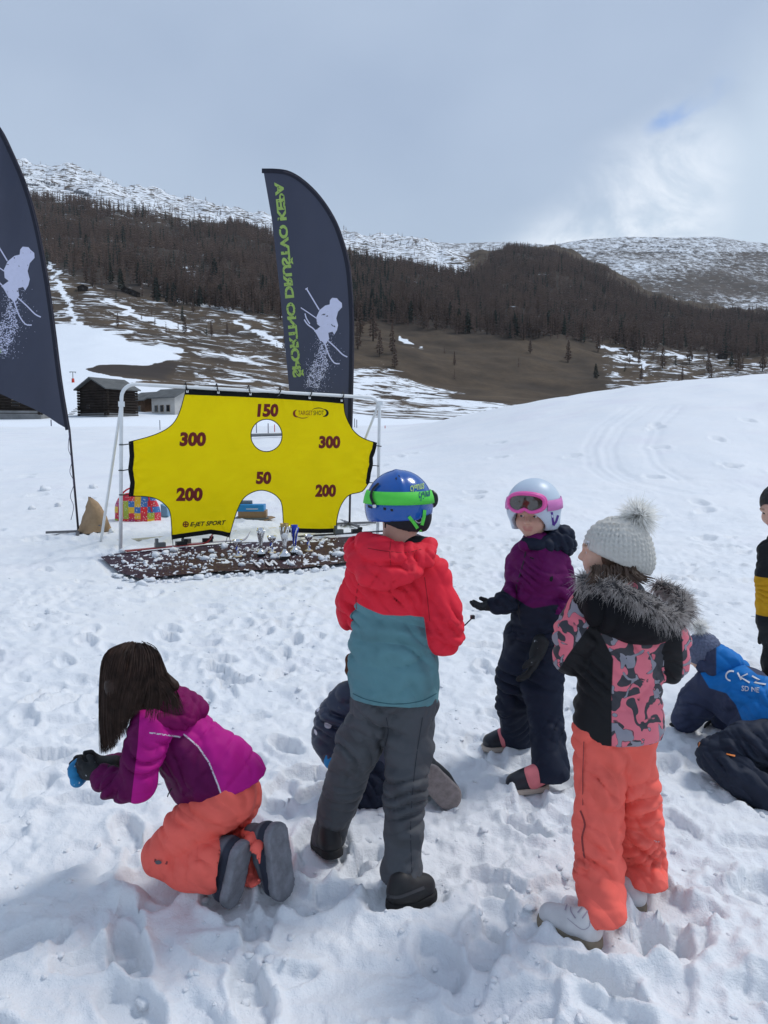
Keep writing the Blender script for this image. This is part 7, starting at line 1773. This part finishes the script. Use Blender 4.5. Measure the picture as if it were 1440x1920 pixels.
# ---- child D: long dark hair, magenta jacket, kneeling
def child_d():
    g1 = ground_hit(330, 1664); Y0 = g1.y + 0.03
    K = Kid(Y0, (g1.x, Y0, g1.z), 'kneeling child with long dark hair, magenta jacket and coral trousers packing snow in black gloves')
    R = frame_from((-0.92, 0.30, -0.34)); Hh = K.m(118, 1270); hc = K.pt(246, 1268, 0.02)
    hd = head_prims(hc, R, Hh); W = hd[3]
    body_core(K, [[(255, 1300, .02, 26), (300, 1345, 0, 40), (380, 1420, 0, 46), (425, 1480, 0, 44)], [(410, 1500, -.06, 32), (310, 1598, -.06, 28), (400, 1622, -.04, 22)], [(435, 1495, .10, 32), (350, 1590, .14, 28), (470, 1600, .16, 22)],
                  [(275, 1370, -.10, 24), (257, 1470, -.14, 20), (195, 1450, -.10, 15)], [(290, 1365, .12, 24), (250, 1450, .16, 20), (195, 1435, .02, 15)]], hd)
    by1 = ground_hit(425, 1706).y - Y0; by2 = ground_hit(535, 1690).y - Y0
    # trousers
    pr = K.chain([(425, 1500, -.05, 46), (362, 1555, -.07, 46), (308, 1602, -.07, 38)]) + K.chain([(308, 1602, -.07, 38), (350, 1622, -.08, 40), (398, 1622, by1 + .02, 47)]) + K.chain([(440, 1498, .06, 46), (400, 1552, .10, 44), (365, 1598, .10, 38), (420, 1604, .06, 42), (478, 1606, by2 + .02, 46)]) + [cap(K.pt(428, 1492, -.05), K.pt(440, 1492, .06), K.m(46), K.m(46))]
    wr = [(K.pt(320, 1590, -.14), (0.9, 0, 0.5), 0.09, 0.007, 60, 61), (K.pt(380, 1560, -.14), (0.6, 0, 0.9), 0.10, 0.006, 55, 62), (K.pt(430, 1530, 0), (0.7, 0, 1), 0.08, 0.006, 60, 63), (K.pt(300, 1635, -.12), (1, 0, 0.2), 0.06, 0.006, 75, 64)]
    tr = K.part('trousers', pr, M_CORAL, 0.006, 0.02, wr=wr, glob=0.0066, gs=6.5, crease=0.0065, folds=14, subs=[cap(K.pt(412, 1622, by1 + .02), K.pt(450, 1622, by1 + .02), K.m(38), K.m(42), None, 0.004), cap(K.pt(490, 1606, by2 + .02), K.pt(530, 1606, by2 + .02), K.m(38), K.m(42), None, 0.004)], cuts=[(K.pt(416, 1622, by1 + .02), (1, 0, -0.1), 0.105), (K.pt(494, 1606, by2 + .02), (1, 0, -0.1), 0.09)])
    v2, t = stroke2d([(290, 1613), (314, 1618)], 6); K.decal('pocket_zip', v2, t, tr, mat('dark_coral', (0.25, 0.04, 0.04), 0.6), 0.002, tr)
    v2, t = fill2d([(298 + 6 * math.cos(i / 8 * 6.28), 1616 + 4 * math.sin(i / 8 * 6.28)) for i in range(8)]); K.decal('zip_pull', v2, t, tr, mat('grey_rubber', (0.10, 0.10, 0.11), 0.6), 0.005, tr)
    # jacket
    arm_n = K.chain([(283, 1368, -.10, 38), (262, 1425, -.14, 33), (256, 1470, -.15, 33), (230, 1472, -.14, 26), (193, 1458, -.11, 21)]); arm_f = K.chain([(295, 1365, .10, 34), (262, 1430, .15, 28), (200, 1436, .05, 20)])
    torso = K.chain([(310, 1355, 0, 52), (350, 1395, 0, 62), (400, 1440, 0, 68), (440, 1480, 0, 66), (455, 1510, 0, 62)], ((0, 1, 0), 1.0)) + K.chain([(330, 1400, 0, 45), (380, 1475, 0, 52), (390, 1500, 0, 52)]) 
    def pxy(v):
        q = v[:, 1] * _c - (v[:, 2] - CAM_H) * _s
        return CXP + F_PX * v[:, 0] / q, CYP - F_PX * (v[:, 1] * _s + (v[:, 2] - CAM_H) * _c) / q
    def plum(v):                                     # darker side panel below the piping, darker sleeve front
        px, py = pxy(v); da = dist_to(arm_n)(v); dt = dist_to(torso)(v)
        seam = np.interp(py, (1340, 1377, 1400, 1430, 1470, 1510), (300, 345, 372, 392, 408, 420))
        body = np.where(py > 1372, seam - px, -20) * 0.0016
        slv = (np.interp(py, (1340, 1400, 1450, 1500), (262, 258, 252, 246)) - px) * 0.0016
        return np.where((da < dt - 0.003) | (px < 255), slv, np.minimum(body, (py - np.interp(px, (280, 338, 345), (1374, 1382, 1377))) * 0.0016))
    def piping(v):
        px, py = pxy(v)
        d = np.minimum(seg_d(px, py, [(345, 1377), (372, 1400), (392, 1430), (408, 1470), (420, 1506)]), seg_d(px, py, [(281, 1374), (310, 1378), (338, 1382)]))
        return (1.5 - d) * 0.0016
    M_JD = mat('magenta_jacket', (0.44, 0.010, 0.225), **FAB, layers=(('plum', (0.105, 0.003, 0.062)), ('piping', (0.62, 0.60, 0.66))), edge=0.0008)
    quilt = lambda v, n: -0.005 * np.exp(-(((((v[:, 0] - K.pt(340, 1, 0).x) * 0.72 - (v[:, 2] - K.pt(1, 1350, 0).z) * 0.70) % 0.085) - 0.0425) / 0.006) ** 2) * (v[:, 2] > 0) * (pxy(v)[0] > 345)
    wr = [(K.pt(262, 1440, -.2), (0.3, 0, 1), 0.08, 0.007, 70, 71), (K.pt(345, 1440, -.1), (1, 0, 0.5), 0.08, 0.006, 60, 72), (K.pt(225, 1470, -.15), (1, 0, .2), 0.05, 0.006, 90, 73), (K.pt(300, 1400, -.12), (0.8, 0, 1), 0.07, 0.005, 60, 74)]
    ja = K.part('jacket', torso + arm_n + arm_f, M_JD, 0.006, 0.016, wr=wr, glob=0.0057, gs=6.5, crease=0.0065, folds=14, attrs={'plum': plum, 'piping': piping}, post=quilt, cuts=[(K.pt(420, 1494, -.1), (0.29, 0, -0.96))])
    hp = [ell(K.pt(335, 1322, -.01), (K.m(48), K.m(52), K.m(28)), np.array(Matrix.Rotation(0.45, 3, 'Y'))), K.ball(290, 1340, -.03, 34, 26, 48)] + K.chain([(245, 1372, -.09, 10), (262, 1345, -.10, 12), (300, 1352, -.11, 14), (345, 1350, -.08, 15), (372, 1330, 0, 16)], k=0.012)
    K.part('hood', hp, mat('plum_fabric', (0.17, 0.003, 0.08), **FAB), 0.006, 0.014, glob=0.004, gs=10, crease=0.005, folds=5, wr=[(K.pt(345, 1330, -.1), (0.4, 0, 1), 0.06, 0.005, 80, 75)])
    v2, t = stroke2d(smooth_line([(229, 1338), (243, 1326), (255, 1308)], 4), 2.5)
    tube_obj('collar_edge', [K.pt(x, y, -.12) for x, y in ((229, 1340), (240, 1332), (250, 1318), (256, 1306))], 0.003, mat('white_piping', (0.62, 0.60, 0.66), 0.7), K.root, 6)
    tube_obj('drawcord', [K.pt(322, 1478, -.08), K.pt(316, 1488, -.09), K.pt(314, 1494, -.09)], 0.002, M_BLACK, K.root, 5)
    # gloves packing snow
    for (w, d, nr, th, dy) in (((196, 1450, -.11), (-1, 0.1, 0.05), (-0.1, 1, 0.2), -1, 0), ((196, 1432, .03), (-1, -0.15, 0.1), (-0.1, -1, 0.1), 1, 0)):
        w = K.pt(*w); dv = Vector(d).normalized(); s = K.m(34)
        gl = K.part('glove', hand_prims(w + dv * 0.012, d, nr, s, 0.75, th, 0.10) + [cap(w - dv * 0.03, w + dv * 0.02, s * 0.50, s * 0.42)], M_GLOVE, 0.0045, 0.008, glob=0.002, gs=30)
    pal = K.part('glove_palm', [ell(K.pt(143, 1440, -.06), (K.m(11), K.m(24), K.m(17))), ell(K.pt(148, 1460, -.06), (K.m(14), K.m(22), K.m(13)))], mat('blue_glove_palm', (0.02, 0.20, 0.42), 0.6, 0.3, 0.25, 40, speck=((0.6, 0.65, 0.7), 50.0, 0.66)), 0.005, 0.01, glob=0.004, gs=25, label='blue palm side of the gloves round a lump of snow')
    # hair: mass and strands
    hm = mat('dark_brown_hair', (0.034, 0.019, 0.014), 0.55, 0.14, 0.6, 34)
    hr = K.part('hair', [ell(K.pt(250, 1262, 0.015), (K.m(48), K.m(54), K.m(53))), cap(K.pt(232, 1290, -.06), K.pt(215, 1350, -.07), K.m(34), K.m(12)), cap(K.pt(272, 1290, -.03), K.pt(300, 1320, -.07), K.m(34), K.m(14)), cap(K.pt(285, 1270, 0), K.pt(325, 1285, -.02), K.m(26), K.m(12))], hm, 0.006, 0.03, subs=[ell(W(0, 0.50, -0.18), (Hh * 0.26, Hh * 0.30, Hh * 0.42), R, 0.01)], glob=0.002, gs=18)
    G = []
    for (x0, y0, x1, y1, x2, y2, x3, y3, dy) in ((228, 1208, 190, 1245, 188, 1330, 188, 1412, -.02), (236, 1206, 196, 1250, 192, 1340, 196, 1416, -.07), (242, 1204, 206, 1255, 198, 1335, 206, 1410, -.10), (248, 1204, 220, 1255, 208, 1335, 216, 1400, -.12), (252, 1204, 236, 1258, 220, 1330, 224, 1388, -.13),
                                                 (256, 1205, 252, 1262, 234, 1325, 232, 1378, -.14), (260, 1206, 268, 1260, 250, 1312, 236, 1358, -.14), (264, 1207, 282, 1258, 274, 1296, 262, 1332, -.14), (268, 1207, 294, 1256, 292, 1292, 288, 1322, -.14), (271, 1208, 299, 1254, 304, 1284, 308, 1312, -.14), (274, 1210, 303, 1254, 316, 1280, 328, 1306, -.12)):
        G.append([K.pt(x0, y0 + 5, 0.01), K.pt((x0 + x1) / 2 + (x1 - 250) * 0.12, y0 + 14, dy * 0.35), K.pt(x1, y1, dy * 0.8), K.pt(x2, y2, dy), K.pt(x3, y3, dy)])
    v, f = ribbons(G, 5200, 12, 0.0009, 0.0042, 13, frizz=0.0018)
    o = link('hair_strands', mesh_np('hair_strands', v, f, hm), K.root); child_of(o, hr)
    G2 = [[K.pt(x0, 1275, -.13), K.pt(x1, 1300, -.145), K.pt(x2, y2, -.14)] for x0, x1, x2, y2 in ((282, 280, 268, 1368), (292, 296, 292, 1352), (300, 318, 328, 1345), (303, 328, 350, 1338))]
    v, f = ribbons(G2, 260, 14, 0.0009, 0.006, 11, frizz=0.003); o = link('loose_hair', mesh_np('loose_hair', v, f, hm), K.root); child_of(o, hr)
    # boots with the soles turned up
    M_GB = mat('grey_boot', (0.13, 0.15, 0.175), 0.7, 0.25, 0.15, 20, bump=0.3, layers=(('stripe', (0.030, 0.036, 0.055)),), edge=0.004); M_GS = mat('grey_sole', (0.20, 0.205, 0.23), 0.75, 0.2, 0.3, 30, bump=0.8, bscale=70)
    for heel, toe, dy, out in (((462, 1580), (436, 1704), by1, (0.90, -0.36, 0.22)), ((520, 1545), (538, 1688), by2, (0.84, -0.52, 0.10))):
        h_ = K.pt(*heel, dy + .01); t_ = K.pt(*toe, dy - .01); d = (t_ - h_).normalized(); up = -Vector(out); up = (up - d * up.dot(d)).normalized()
        boot_dir(K, h_, d, up, (t_ - h_).length, K.m(58), 0.085, M_GB, M_GS, shaft=h_ + up * 0.11 + d * 0.05, attrs={'stripe': lambda v, hh=np.array(h_), u=np.array(up): 0.014 - np.abs((v - hh) @ u - 0.040)})
child_d()

# ---- child E: navy patterned snowsuit, crouching behind child A
def child_e():
    g = ground_hit(760, 1512); Y0 = g.y + 0.12
    K = Kid(Y0, (P(710, 1, Y0).x, Y0, g.z), 'crouching child in dark navy suit with white prints, mostly hidden behind the grey trousers')
    R = frame_from((-0.5, 0.86, -0.2)); Hh = K.m(88, 1270)
    hd = head_prims(K.pt(700, 1272, 0), R, Hh)
    body_core(K, [[(698, 1290, 0, 20), (690, 1330, 0, 30), (700, 1420, 0, 34)], [(690, 1430, -.02, 24), (668, 1490, -.08, 20), (740, 1490, -.03, 16)], [(715, 1430, .02, 24), (720, 1490, .0, 20), (790, 1480, .04, 16)], [(652, 1310, 0, 20), (615, 1365, -.03, 16), (624, 1412, -.06, 13)]], hd)
    m = bpy.data.materials.new('navy_print_fabric'); m.use_nodes = True; nt = m.node_tree; b = nt.nodes['Principled BSDF']
    tc = nt.nodes.new('ShaderNodeTexCoord').outputs['Object']
    vo = nt.nodes.new('ShaderNodeTexVoronoi'); vo.inputs['Scale'].default_value = 17; nt.links.new(tc, vo.inputs['Vector'])
    wn_ = nt.nodes.new('ShaderNodeTexWhiteNoise'); nt.links.new(vo.outputs['Position'], wn_.inputs['Vector'])
    dot = mrange(nt, vo.outputs['Distance'], 0.30, 0.26); pick = mrange(nt, wn_.outputs['Value'], 0.60, 0.61)
    mu = nt.nodes.new('ShaderNodeMath'); mu.operation = 'MULTIPLY'; nt.links.new(dot, mu.inputs[0]); nt.links.new(pick, mu.inputs[1])
    pick2 = mrange(nt, wn_.outputs['Value'], 0.28, 0.27); mu2 = nt.nodes.new('ShaderNodeMath'); mu2.operation = 'MULTIPLY'; nt.links.new(dot, mu2.inputs[0]); nt.links.new(pick2, mu2.inputs[1])
    c = mixc(nt, mu.outputs[0], (0.016, 0.024, 0.055), (0.60, 0.60, 0.66)); c = mixc(nt, mu2.outputs[0], c, (0.045, 0.045, 0.07))
    nt.links.new(c, b.inputs['Base Color']); b.inputs['Roughness'].default_value = 0.45
    arm = K.chain([(652, 1312, 0, 34), (626, 1350, -.02, 32), (612, 1385, -.04, 27), (620, 1415, -.06, 22)])
    pr = K.chain([(690, 1315, 0, 46), (692, 1370, 0, 52), (700, 1425, 0, 54)]) + arm
    K.part('jacket', pr, m, 0.007, 0.02, wr=[(K.pt(620, 1350, -.08), (0.4, 0, 1), 0.08, 0.008, 70, 81), (K.pt(660, 1340, -.1), (0.2, 0, 1), 0.09, 0.006, 60, 82)], glob=0.0076, gs=6.5, crease=0.0065, folds=14)
    K.part('cuff', [cap(K.pt(621, 1414, -.06), K.pt(624, 1424, -.07), K.m(20), K.m(19))], mat('blue_cuff', (0.02, 0.22, 0.50), 0.6), 0.006, 0.01)
    K.part('glove', hand_prims(K.pt(624, 1422, -.07), (0.15, -0.1, -1), (1, 0, 0), K.m(20), 0.6), M_GLOVE, 0.005, 0.007, glob=0.001)
    K.part('trousers', K.chain([(695, 1425, -.02, 48), (690, 1485, -.10, 36), (735, 1490, -.04, 30)]) + K.chain([(712, 1425, .02, 46), (730, 1485, .0, 34), (790, 1478, .06, 27)]), M_NAVYFAB, 0.007, 0.02, wr=[(K.pt(690, 1470, -.15), (1, 0, .4), 0.09, 0.006, 60, 83)], glob=0.0057, gs=6.5, crease=0.0065, folds=14, cuts=[(K.pt(760, 1518, -.05), (0, 0, -1))])
    hat = K.part('hat', [K.ball(696, 1262, 0, 44, 38, 44), K.ball(655, 1238, 0, 8, 13, 8), K.ball(654, 1256, -.01, 8, 11, 8)], mat('brown_plush', (0.11, 0.045, 0.025), 0.9, 0.1, 0.2, 40, bump=0.6, bscale=300), 0.006, 0.012, glob=0.002, gs=30)
    M_TS = mat('taupe_sole', (0.27, 0.235, 0.225), 0.8, 0.2, 0.3, 45, bump=0.8, bscale=60)
    h_ = K.pt(796, 1448, -.08); t_ = K.pt(848, 1502, -.13); d = (t_ - h_).normalized(); up = Vector((-0.2, 0.95, 0.2)); up = (up - d * up.dot(d)).normalized()
    boot_dir(K, h_ - d * 0.02, d, up, (t_ - h_).length + 0.05, K.m(50), 0.07, M_BOOTBLK, M_TS, shaft=h_ + up * 0.10 - d * 0.02)
child_e()

# ---- child F: crawling, grey bobble hat, blue and navy jacket
def child_f():
    gh = ground_hit(1275, 1368); gk = ground_hit(1335, 1452); gb = ground_hit(1432, 1508); Y0 = gk.y
    K = Kid(Y0, (P(1400, 1, Y0).x, Y0, gk.z), 'child crawling on the snow in grey bobble hat, bright blue and navy jacket')
    a = gh.y - Y0
    R = frame_from((-0.72, 0.45, -0.5)); Hh = K.m(62, 1220, a * 0.8); hd = head_prims(K.pt(1318, 1226, a * 0.85), R, Hh)
    body_core(K, [[(1325, 1235, a * .8, 16), (1360, 1270, a * .7, 28), (1440, 1340, 0.05, 34), (1470, 1375, -.05, 34)], [(1460, 1390, -.05, 28), (1350, 1420, -.02, 24), (1440, 1490, -.28, 18)], [(1490, 1390, .1, 28), (1430, 1440, .10, 24), (1500, 1490, -.2, 18)],
                  [(1335, 1280, a * .75, 18), (1295, 1325, a * .9, 16), (1276, 1352, a, 13)], [(1390, 1290, a * .9, 18), (1370, 1340, a, 16), (1345, 1352, a * 1.05, 13)]], hd)
    pr = K.chain([(1468, 1388, -.05, 45), (1400, 1394, -.06, 38), (1340, 1416, -.05, 30)]) + K.chain([(1340, 1418, -.05, 30), (1390, 1462, -.18, 31), (1445, 1496, gb.y - Y0, 29)]) + K.chain([(1500, 1390, .1, 44), (1450, 1430, .08, 36), (1510, 1500, -.2, 32)])
    tr = K.part('trousers', pr, mat('ink_trousers', (0.022, 0.028, 0.046), **FAB), 0.007, 0.02, wr=[(K.pt(1345, 1410, -.12), (1, 0, .5), 0.10, 0.008, 60, 91), (K.pt(1420, 1420, -.15), (.4, 0, 1), 0.12, 0.006, 50, 92)], glob=0.0076, gs=6.5, crease=0.0065, folds=14)
    for pts in ([(1308, 1402), (1313, 1392)], [(1362, 1414), (1378, 1418)]): K.decal('orange_mark', *stroke2d(pts, 3.5), tr, mat('orange_print', (0.70, 0.20, 0.04), 0.6), 0.003, tr)
    arm_l = K.chain([(1338, 1282, a * .7, 34), (1308, 1318, a * .85, 31), (1284, 1350, a * .95, 25)]); arm_r = K.chain([(1395, 1290, a * .9, 30), (1375, 1330, a, 26), (1352, 1348, a * 1.02, 20)])
    torso = K.chain([(1352, 1275, a * .72, 40), (1400, 1300, a * .45, 47), (1460, 1345, 0.05, 52), (1500, 1370, -.05, 54)]) + K.chain([(1355, 1310, a * .7, 30), (1400, 1345, a * .4, 36)])
    def pxy(v):
        q = v[:, 1] * _c - (v[:, 2] - CAM_H) * _s
        return CXP + F_PX * v[:, 0] / q, CYP - F_PX * (v[:, 1] * _s + (v[:, 2] - CAM_H) * _c) / q
    def blue(v):
        px, py = pxy(v); poly = [(1313, 1262), (1330, 1250), (1395, 1245), (1420, 1265), (1620, 1300), (1620, 1353), (1392, 1352), (1380, 1322), (1362, 1300), (1330, 1290)]
        d = seg_d(px, py, poly + poly[:1]); return np.where(in_poly(px, py, poly), d, -d) * 0.0025
    wr = [(K.pt(1305, 1325, a * .8), (.7, 0, 1), 0.09, 0.007, 60, 93), (K.pt(1430, 1320, .1), (.3, 0, 1), 0.12, 0.005, 50, 94)]
    ja = K.part('jacket', torso + arm_l + arm_r, mat('blue_navy_jacket', (0.040, 0.050, 0.095), **FAB, layers=(('blue', (0.010, 0.16, 0.48)),), edge=0.002), 0.0075, 0.02, wr=wr, glob=0.0057, gs=6.5, crease=0.0065, folds=14, attrs={'blue': blue}, cuts=[(K.pt(1440, 1372, -.05), (0.0, -0.45, -1))])
    wp = mat('white_print', (0.65, 0.65, 0.68), 0.7)
    v2, t = join2([stroke2d([(1372 + 10 * math.cos(math.radians(q)), 1268 + 9 * math.sin(math.radians(q))) for q in range(100, 300, 14)], 3.0), stroke2d([(1383, 1262), (1390, 1275)], 3), stroke2d([(1402, 1264), (1388, 1270), (1406, 1281)], 3), stroke2d([(1410, 1268), (1424, 1276), (1414, 1280), (1436, 1284)], 3)]); K.decal('back_emblem', v2, t, ja, wp, 0.003, ja, sub=1, label='white brush stroke emblem on the back')
    v2, t = fit_text('SD NE', 1391, 1286, 1424, 1295, 0.01); v2[:, 1] += (v2[:, 0] - 1391) * 0.12; K.decal('back_lettering', v2, t, ja, wp, 0.003, ja, sub=1, label='small white lettering on the back')
    hp = [ell(K.pt(1355, 1238, a * .72), (K.m(40), K.m(44), K.m(26)), np.array(Matrix.Rotation(0.25, 3, 'Y')))] + K.chain([(1318, 1250, a * .7, 10), (1340, 1256, a * .62, 12), (1370, 1256, a * .6, 12), (1392, 1250, a * .7, 12)], k=0.012)
    K.part('hood', hp, mat('blue_hood', (0.040, 0.050, 0.095), **FAB, layers=(('blue', (0.010, 0.16, 0.48)),), edge=0.003), 0.007, 0.012, attrs={'blue': lambda v: (pxy(v)[0] - 1343) * 0.0025}, glob=0.003, gs=10, crease=0.005, folds=5)
    hatc = K.pt(1319, 1216, a * .85)
    hat = K.part('knitted_hat', [ell(hatc, (K.m(30, 1216, a), K.m(31, 1216, a), K.m(30, 1216, a))), ell(hatc + Vector((0, 0, -0.03)), (K.m(30, 1216, a), K.m(31, 1216, a), K.m(26, 1216, a)))], mat('grey_blue_knit', (0.13, 0.15, 0.22), 0.9, 0.1, 0.3, 90, bump=0.5, bscale=220), 0.006, 0.015, cuts=[(K.pt(1318, 1246, a * .85), (-0.25, 0, -1))], post=knit(hatc.x, hatc.y, 16, 0.004), glob=0.0)
    pompom(K, K.pt(1312, 1176, a * .85), K.m(19, 1180, a), mat('white_fur', (0.92, 0.91, 0.88), 0.8, 0.2, 0.03, trans=0.5), hat, 15, 700, 0.1)
    K.part('glove', hand_prims(K.pt(1282, 1350, a * .95), (-0.35, 0.45, -0.75), (0.5, 0.5, 0.3), K.m(24), 0.5), M_GLOVE, 0.006, 0.008, glob=0.001)
    K.part('glove', hand_prims(K.pt(1350, 1346, a * 1.02), (-0.75, 0.2, -0.4), (-0.2, -0.3, -1), K.m(22), 0.4, -1), M_GLOVE, 0.006, 0.008, glob=0.001)
    h_ = K.pt(1440, 1478, gb.y - Y0); boot_dir(K, h_, Vector((-0.1, -0.35, -1)).normalized(), Vector((-0.1, 1, -0.3)).normalized(), 0.2, 0.085, 0.08, M_BOOTBLK, M_RUBBER)
child_f()

# ---- child G: dark hair, black and yellow jacket, half out of view on the right
def child_g():
    Y0 = 4.3; g = Vector((P(1478, 1, Y0).x, Y0, float(zg(P(1478, 1, Y0).x, Y0))))
    K = Kid(Y0, g, 'dark haired child standing in black and mustard yellow jacket with a black glove'); zpy = to_px(g)[1]
    R = frame_from((-0.85, -0.35, -0.35)); Hh = K.m(82, 950); hd = head_prims(K.pt(1462, 952, 0), R, Hh)
    W = hd[3]
    body_core(K, [[(1468, 975, 0, 16), (1475, 1030, 0, 26), (1480, 1150, 0, 30)], [(1465, 1150, 0, 20), (1462, 1230, -.03, 17), (1465, zpy - 14, 0, 13)], [(1498, 1150, 0, 20), (1498, 1230, 0, 17), (1500, zpy - 14, .04, 13)], [(1450, 1030, -.08, 17), (1442, 1100, -.1, 14), (1436, 1180, -.1, 11)]], hd, h=0.006)
    eyes(K, W, R, Hh, (0.05, 0.03, 0.02))
    K.part('hair', [ell(W(0, -0.08, 0.16), (Hh * 0.40, Hh * 0.47, Hh * 0.40), R), ell(W(0, -0.22, -0.08), (Hh * 0.37, Hh * 0.3, Hh * 0.35), R)], mat('black_hair', (0.012, 0.010, 0.010), 0.5, 0.4, 0.3, 60), 0.006, 0.015, subs=[ell(W(0, 0.42, -0.12), (Hh * 0.36, Hh * 0.30, Hh * 0.36), R, 0.006)], post=lambda v, n: 0.002 * np.sin(v[:, 0] * 500 + 3 * fbm3(v * 30, 2, 2)), glob=0.002, gs=25)
    arm = K.chain([(1450, 1035, -.08, 26), (1442, 1085, -.10, 24), (1440, 1130, -.10, 21), (1437, 1165, -.10, 18)])
    arm2 = K.chain([(1505, 1035, .05, 26), (1515, 1100, .06, 22), (1515, 1165, .04, 18)])
    torso = K.chain([(1475, 1020, 0, 34), (1478, 1090, 0, 42), (1480, 1165, 0, 44)]) + [cap(K.pt(1452, 1035, -.05), K.pt(1500, 1035, .04), K.m(26), K.m(26))]
    zy = (K.pt(1, 1080, -.1).z, K.pt(1, 1152, -.1).z)
    K.part('jacket', torso + arm + arm2, mat('black_yellow_jacket', (0.016, 0.017, 0.020), **FAB, layers=(('yellow', (0.58, 0.30, 0.012)),), edge=0.002), 0.008, 0.02, glob=0.0076, gs=6.5, crease=0.0065, folds=14, attrs={'yellow': lambda v: np.minimum(zy[0] - v[:, 2], v[:, 2] - zy[1])}, wr=[(K.pt(1436, 1110, -.15), (0.2, 0, 1), 0.09, 0.006, 70, 96)], cuts=[(K.pt(1480, 1172, 0), (0, 0, -1))])
    K.part('glove', hand_prims(K.pt(1437, 1168, -.10), (-0.05, -0.1, -1), (0.6, 0.6, 0), K.m(26), 0.5) + [cap(K.pt(1438, 1155, -.10), K.pt(1437, 1172, -.10), K.m(17), K.m(16))], M_GLOVE, 0.006, 0.008, glob=0.001)
    K.part('trousers', K.chain([(1465, 1160, 0, 34), (1460, 1240, -.02, 28), (1464, zpy - 16, 0, 26)]) + K.chain([(1496, 1160, 0, 34), (1498, 1240, 0, 28), (1500, zpy - 16, .04, 26)]), M_BLKFAB, 0.008, 0.02, glob=0.0076, gs=6.5, crease=0.0065, folds=14)
    for x, dy in ((1464, 0), (1500, .04)):
        p = P(x, 1, Y0 + dy); boot(K, Vector((p.x + 0.06, Y0 + dy + 0.02, g.z)), Vector((p.x - 0.14, Y0 + dy - 0.05, g.z)), 0.085, 0.07, M_BOOTBLK, M_RUBBER)
child_g()

# ------------------------------------------------------------------ thin valley haze
def haze():
    v, f = bx((0, 1750, 440), (7600, 3900, 900))
    m = bpy.data.materials.new('haze'); m.use_nodes = True; nt = m.node_tree; nt.nodes.clear()
    out = nt.nodes.new('ShaderNodeOutputMaterial'); pv = nt.nodes.new('ShaderNodeVolumePrincipled')
    pv.inputs['Color'].default_value = (0.80, 0.86, 0.95, 1); pv.inputs['Density'].default_value = 0.00005; pv.inputs['Anisotropy'].default_value = 0.2
    nt.links.new(pv.outputs[0], out.inputs['Volume'])
    o = link('haze', mesh_np('haze', v, f, m, False)); tag(o, kind='stuff')
    SC.cycles.volume_bounces = 0
haze()
